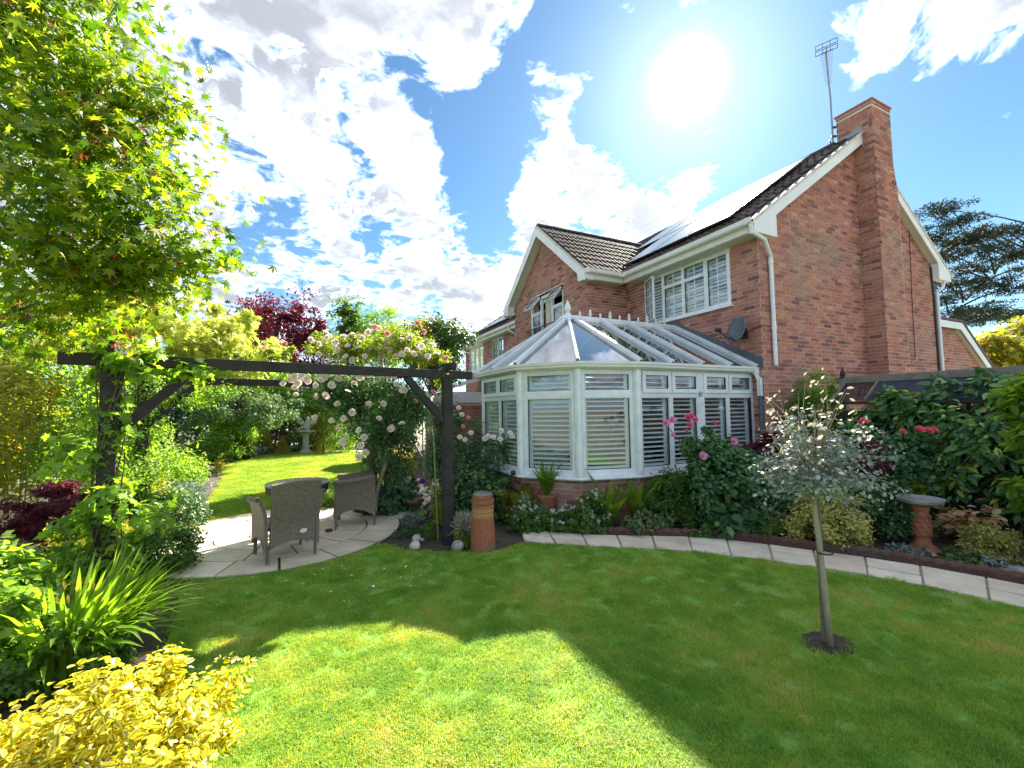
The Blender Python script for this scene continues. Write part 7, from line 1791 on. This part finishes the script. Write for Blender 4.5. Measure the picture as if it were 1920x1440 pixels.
for p, q, s in (((-3.012,-0.639,1.495),0,1.0),((-2.898,-0.641,1.527),0,1.0),((-2.755,-0.768,1.561),1,1.0),((-2.717,-0.788,1.581),1,1.0),((-2.672,-0.806,1.538),1,.9),((-2.734,-0.771,1.463),1,.8),((-2.118,-0.942,1.230),0,1.0),((-2.655,-0.895,1.066),0,1.0),((-2.928,-0.669,1.333),0,.6),((-2.266,-0.776,1.478),1,.6),((-2.771,-0.749,1.386),1,.5)):
    o = bloom((cm_ if q else mm_)[0], t, tuple(Vector(p)-t.location), (-.3,-.8,.45), s)
mb = MB()
for p in ((-2.993,-0.646,1.445),(-2.722,-0.779,1.497),(-2.117,-0.939,1.180)): mb.tube(curve((0,0,.5), tuple(Vector(p)-t.location), .03, (0,0,0), 4), .005, 5)
mb.build('flower_stalk', M['stem'], t)
shrub('dark_bed_shrub', 'dark green shrub behind the silver tree between the rose and the golden bush', 'shrub', (-1.15,-1.05), (0,0,.45), (.50,.42,.50), 3400, .055, T_LEAF, M['darkgreen'], nc=56, seed=103)
shrub('hosta', 'broad-leaved blue-green hosta in front of the pink rose bush', 'perennial', (-2.15,-.92), (0,0,.20), (.26,.24,.22), 260, .14, T_ROUND, M['rosegreen'], nc=26, seed=104, stemmat='stem')
shrub('variegated_creeper', 'low cream-edged creeper along the bed edge below the ferns', 'ground cover', (-3.02,-.28), (0,0,.12), (.40,.22,.14), 1500, .045, T_OVAL, M['variegated'], nc=40, seed=105, stems=4)
shrub('low_creeper', 'low dark creeping leaves at the bed edge in front of the rose bush', 'ground cover', (-2.45,-.72), (0,0,.07), (.34,.26,.09), 1100, .045, T_OVAL, M['green'], nc=34, seed=106, stems=4)
shrub('cream_sprig_plant', 'pale cream-edged leaves below the pink rose bush, near the path', 'perennial', (-1.75,-1.12), (0,0,.20), (.26,.24,.22), 900, .055, T_OVAL, M['variegated'], nc=26, seed=107, stems=4)
shrub('skimmia', 'fresh green low plant behind the rope edging, left of the golden bush', 'perennial', (-1.98,-1.25), (0,0,.13), (.26,.20,.15), 800, .055, T_NARROW, M['green'], nc=24, seed=108, stems=4)
# dark red acers behind the silver tree
shrub('red_acer_bush', 'dark red cut-leaved acer left of the silver tree crown', 'acer', (-.92,-.82), (0,0,1.02), (.42,.36,.26), 2600, .075, T_FINE, M['redacer'], nc=40, seed=111, up=.9, droop=.7, flat=.4, stems=8)
shrub('red_acer_bush', 'dark purple-red weeping acer right of the silver tree crown', 'acer', (-.35,-1.35), (0,0,.95), (.60,.45,.32), 3800, .075, T_FINE, M['redacer'], nc=56, seed=112, up=.9, droop=.8, flat=.4, stems=8)
shrub('dark_fine_shrub', 'dark fine-leaved shrub behind the golden bush, left of the birdbath', 'shrub', (-.62,-1.95), (0,0,.33), (.36,.34,.36), 3000, .04, T_LEAF, M['darkgreen'], nc=50, seed=113)
shrub('golden_bush', 'rounded golden-leaved euonymus behind the silver tree trunk', 'shrub', (-1.50,-1.72), (0,0,.30), (.42,.36,.32), 4200, .038, T_OVAL, M['euonymus2'], nc=80, seed=114, lump=.18, multi=[((0,0,.28),(.42,.38,.29),1.0),((.05,.05,.50),(.22,.2,.18),.3)])
shrub('small_golden_bush', 'small pale variegated bush right of the birdbath', 'shrub', (-.34,-2.74), (0,0,.15), (.32,.24,.17), 2300, .034, T_OVAL, M['euonymus2'], nc=50, seed=115)
shrub('bronze_heuchera', 'bronze and peach heuchera beside the birdbath pedestal', 'perennial', (.05,-2.45), (0,0,.24), (.30,.24,.20), 150, .085, T_OVALW, M['heuchera'], nc=40, seed=116, up=1.2, stemmat='woodystem')
for i, (q, r) in enumerate((((-1.05,-2.32),.22),((-.75,-2.65),.20),((-.8,-2.95),.2),((-1.1,-2.72),.2))):
    shrub('bugle_mat', ('small dark ground-cover mat left of the birdbath foot','small dark ground-cover mat right of the birdbath foot','small dark ground-cover mat by the rope edging near the boulders','small dark ground-cover mat between the edging and the birdbath')[i], 'ground cover', q, (0,0,.03), (r,r*.8,.05), 420, .04, T_OVAL, M['variegated' if i%2 else 'grey'], nc=22, seed=120+i, stems=0)
# ---- hedge of glossy laurel-like leaves, and the roses in it
shrub('laurel_hedge', 'tall glossy dark green hedge with some yellow leaves behind the birdbath', 'hedge', (.95,-2.1), None, None, 12000, .135, T_LEAF6, M['aucuba'], nc=150, spread=.30, seed=131, stems=14, sr=.012, indiv=280, inner=.5, up=.45, droop=.55,
      multi=[((-.10,.55,.95),(.50,.60,.98),1.0),((.05,-.25,.98),(.50,.62,.98),1.0),((.15,-1.0,.92),(.48,.60,.90),.9),((-.15,.95,.72),(.45,.45,.75),.6),((-.02,-1.45,.70),(.50,.55,.80),1.0),((-.05,-1.0,.55),(.45,.5,.55),.5)])
shrub('near_shrub', 'lighter green leaning branches at the right edge of the photo', 'shrub', (-0.520,-3.407), None, None, 2600, .10, T_BROAD, M['bright'], nc=60, seed=132, stems=9, sr=.01,
      multi=[((.25,.1,1.55),(.34,.35,.50),1.0),((.12,.05,.90),(.26,.3,.45),.5),((.2,.2,1.75),(.42,.35,.22),.5)])
t, P, O = shrub('coral_rose', 'rose bush with coral-pink blooms in front of the dark hedge', 'rose', (.15,-1.72), (0,0,.85), (.46,.34,.46), 2400, .06, T_ROUND, M['rosegreen'], nc=50, seed=133, stems=7)
rc = [rose_mesh('bloom', .065, M['rosecoral'], s) for s in (11,12)]
for p, s in (((-0.016,-2.076,1.359),1.1),((0.092,-2.127,1.343),1.1),((0.161,-2.161,1.349),.9),((-0.211,-1.981,1.334),.8),((-0.555,-1.713,1.477),1.0),((-0.600,-1.690,1.456),.8)): bloom(rc[0], t, tuple(Vector(p)-t.location), (-.4,-.6,.8), s)
shrub('yellow_hellebore', 'yellow-green leaves under the hedge above the birdbath bowl', 'perennial', (.10,-1.95), (0,0,.62), (.42,.2,.10), 500, .075, T_LEAF, M['fern'], nc=24, seed=134, stems=5)
shrub('wall_climber', 'domed green climber against the gable wall beside the lean-to post', 'climber', (.95,-.35), (0,0,1.55), (.50,.30,.62), 5200, .045, T_LEAF, M['bright'], nc=90, seed=135, stems=9)
shrub('hose_climber', 'thin green twigs at the house corner under the downpipe', 'climber', (.35,-.35), (0,0,.95), (.35,.22,.95), 1800, .045, T_LEAF, M['green'], nc=50, seed=136, stems=8)
# ---- the silver-leaved tree with its stake
sv = thing('silver_tree', 'young silver-leaved standard tree tied to a stake on the lawn', 'tree', (*(-3.942,-3.002), 0))
mb = MB(); mb.tube([(0,0,-.03),(-.012,.01,.35),(-.03,.02,.70),(-.05,.03,1.0),(-.05,.03,1.40)], [.022,.019,.017,.016,.010], 9); mb.build('trunk', M['palebark'], sv, smooth=True)
rng = np.random.default_rng(141); PP, OO, TP, TO = [], [], [], []; lb = MB()
for i in range(58):
    a = rng.uniform(0,6.283); el_ = rng.uniform(-.12,1.05); L = rng.uniform(.28,.50)+.10*max(0,el_); st0 = Vector((-.05,.03,rng.uniform(.95,1.35)))
    dr = Vector((math.cos(a)*math.cos(el_), math.sin(a)*math.cos(el_), math.sin(el_))); e_ = st0+dr*L
    pts = curve(st0, e_, .05, (rng.normal()*.03,rng.normal()*.03,0), 6); lb.tube(pts, [.0075,.006,.005,.0042,.0034,.0025,.0012], 5)
    young = el_ > .9
    for _ in range(14 if young else 56):
        s = rng.uniform(.30,1.0); j = s*5.99; b = pts[int(j)].lerp(pts[int(j)+1], j-int(j)); o_ = Vector((rng.normal(),rng.normal(),rng.normal()))*.038
        (TP if young else PP).append(b+o_); (TO if young else OO).append(tuple((o_.normalized()*.8+dr*.6)))
for i in range(10):
    a = rng.uniform(0,6.28); st0 = Vector((-.05,.03,1.15)); e_ = Vector((-.05+.22*math.cos(a),.03+.22*math.sin(a),rng.uniform(1.65,2.02))); pts = curve(st0,e_,0,(rng.normal()*.04,rng.normal()*.04,0),6); lb.tube(pts, [.007,.006,.005,.004,.003,.002,.001], 5)
    for _ in range(12):
        s = rng.uniform(.3,1.0); j = s*5.99; b = pts[int(j)].lerp(pts[int(j)+1], j-int(j)); o_ = Vector((rng.normal(),rng.normal(),rng.normal()))*.03; TP.append(b+o_); TO.append(tuple(o_.normalized()+Vector((0,0,.4))))
lb.build('limb', M['palebark'], sv)
for nm, A, B, mt, sz in (('crown', PP, OO, 'grey', .029), ('young_foliage', TP, TO, 'greyyoung', .038)):
    P = np.array([tuple(p) for p in A]); O = np.array(B); Nn, Dd = orient(rng, O, .5, .0, .6); leaves(nm, P, Nn, Dd, sz*rng.uniform(.6,1.3,len(P)), T_ROUND if nm == 'crown' else T_OVAL, M[mt], sv)
sk = thing('tree_stake', 'grey timber stake standing beside the silver tree trunk', 'stake', (sv.location.x+.028, sv.location.y+.05, 0))
MB().tube([(0,0,-.05),(-.005,0,.6),(-.01,0,1.16)], [.021,.021,.020], 9).build('stake_shaft', M['stake'], sk)
tie = MB(); tie.tube([Vector((.0,-.01,.66))+Vector((.052*math.cos(6.283*i/14)-.01,.045*math.sin(6.283*i/14)+.008,0)) for i in range(15)], .006, 5); tie.build('tree_tie', M['blackmetal'], sv)
tsx = MB(); rg = random.Random(2); tsx.prism([(.19*(1+.10*rg.uniform(-1,1))*math.cos(6.283*i/44), .155*(1+.10*rg.uniform(-1,1))*math.sin(6.283*i/44)) for i in range(44)], .0, .0155)
for i in range(420):
    a, r = rg.uniform(0,6.283), math.sqrt(rg.random()); x, y = .18*r*math.cos(a), .145*r*math.sin(a); s = rg.uniform(.004,.013); z = .0155
    tsx.add([(x-s,y-s*.4,z),(x+s*.3,y-s,z),(x+s,y+s*.5,z),(x-s*.4,y+s,z),(x,y,z+s*rg.uniform(.5,1.1))], [(0,1,4),(1,2,4),(2,3,4),(3,0,4)])
o = tsx.build('planting_hole', M['soil'], None, kind='structure'); o.location = (HOLE[0], HOLE[1], 0)
# crumbs of earth and bark on the beds
cr = MB(); rg = random.Random(44)
for poly, cnt in (([(-6.2,.75),(-5.9,.42),(-5.5,.16),(-5.1,.02),(-4.8,.12),(-5.2,.9),(-5.9,1.4)], 700), ([(-2.0,-1.7),(-1.35,-2.9),(-1.1,-3.9),(.3,-3.4),(.6,-2.2),(-.8,-1.6)], 900), ([(-8.4,.6),(-8.3,-1.0),(-8.2,-1.9),(-8.9,-1.6),(-9.2,.4)], 800)):
    A = np.array(poly); lo, hi = A.min(0), A.max(0); c = 0
    while c < cnt:
        x, y = rg.uniform(lo[0],hi[0]), rg.uniform(lo[1],hi[1])
        if not pip(poly, np.array([x]), np.array([y]))[0]: continue
        c += 1; s = rg.uniform(.006,.02); z = -.02+s*.3; a = rg.uniform(0,6.28); u_, v_ = s*math.cos(a), s*math.sin(a)
        cr.add([(x-u_,y-v_,z),(x+v_*.7,y-u_*.7,z),(x+u_,y+v_,z),(x-v_*.7,y+u_*.7,z),(x+rg.uniform(-.3,.3)*s,y+rg.uniform(-.3,.3)*s,z+s*rg.uniform(.4,.9))], [(0,1,4),(1,2,4),(2,3,4),(3,0,4)])
cr.build('soil_crumbs', M['soil'], kind='stuff')
# ---- trees behind the house at the right
tree('lime_tree', 'bright yellow-green leafy tree at the right edge beyond the extension', (17.5,5.0,0), [((17.892,1.814,3.607),(1.5,1.5,1.15),1.0)], 5200, .16, T_MAPLE, M['photinia'], (.14,.10), seed=31)
pn = thing('pine_tree', 'large dark layered cedar showing through behind the house gable', 'tree', (26.0,14.0,0))
PB = Vector((26.0,14.0,0)); rng = np.random.default_rng(151)
mb = MB(); tps = (34.937,7.123,17.635); 
PLT = [(32.605,8.407,15.238),(32.268,7.547,13.867),(34.993,7.368,13.518),(37.796,7.090,14.084),(31.958,8.854,13.189),(31.971,7.834,11.701),(37.378,6.318,11.985),(36.433,7.912,11.591),(36.052,7.080,10.134),(34.028,8.067,9.977),(36.246,5.918,9.467),(33.027,8.611,9.057),(35.402,7.516,8.273),(38.575,7.110,8.079),(34.399,8.049,7.539),(38.535,5.637,13.839),(40.448,5.979,11.531),(32.768,9.677,11.646),(32.336,8.870,10.190),(35.363,8.313,13.348),(34.252,6.711,12.029),(32.188,7.992,7.719),(36.924,5.711,7.648)]
mb.tube([(0,0,-.2),(.1,.1,6),(Vector((37.090,7.392,14.675))-PB)], [.55,.4,.12], 10); mb.build('trunk', M['bark'], pn, smooth=True)
lb = MB(); PP, OO = [], []
ax = Vector((37.132,7.576,11.581))-PB
for p in PLT:
    q = Vector(p)-PB; s0 = Vector((ax.x*q.z/ax.z*1.0, ax.y*q.z/ax.z, q.z-1.0)); lb.tube(curve(s0, q, .3, (0,0,0), 5), [.07,.06,.05,.04,.025,.012], 6)
    P, o_, C = crown(rng, q, (1.6,1.6,.40), 1500, 40, .9, .2, .35, .3); PP.append(P); OO.append(o_)
    for c in C[::3]: lb.tube([q, q.lerp(Vector(c),.5)+Vector((0,0,.05)), Vector(c)], [.03,.02,.01], 4)
lb.build('limb', M['bark'], pn)
P = np.concatenate(PP); O = np.concatenate(OO); Nn, Dd = orient(rng, O, .3, -.2, .8); leaves('crown', P, Nn, Dd, 0.17*rng.uniform(.6,1.3,len(P)), T_NEEDLE, M['pine'], pn)
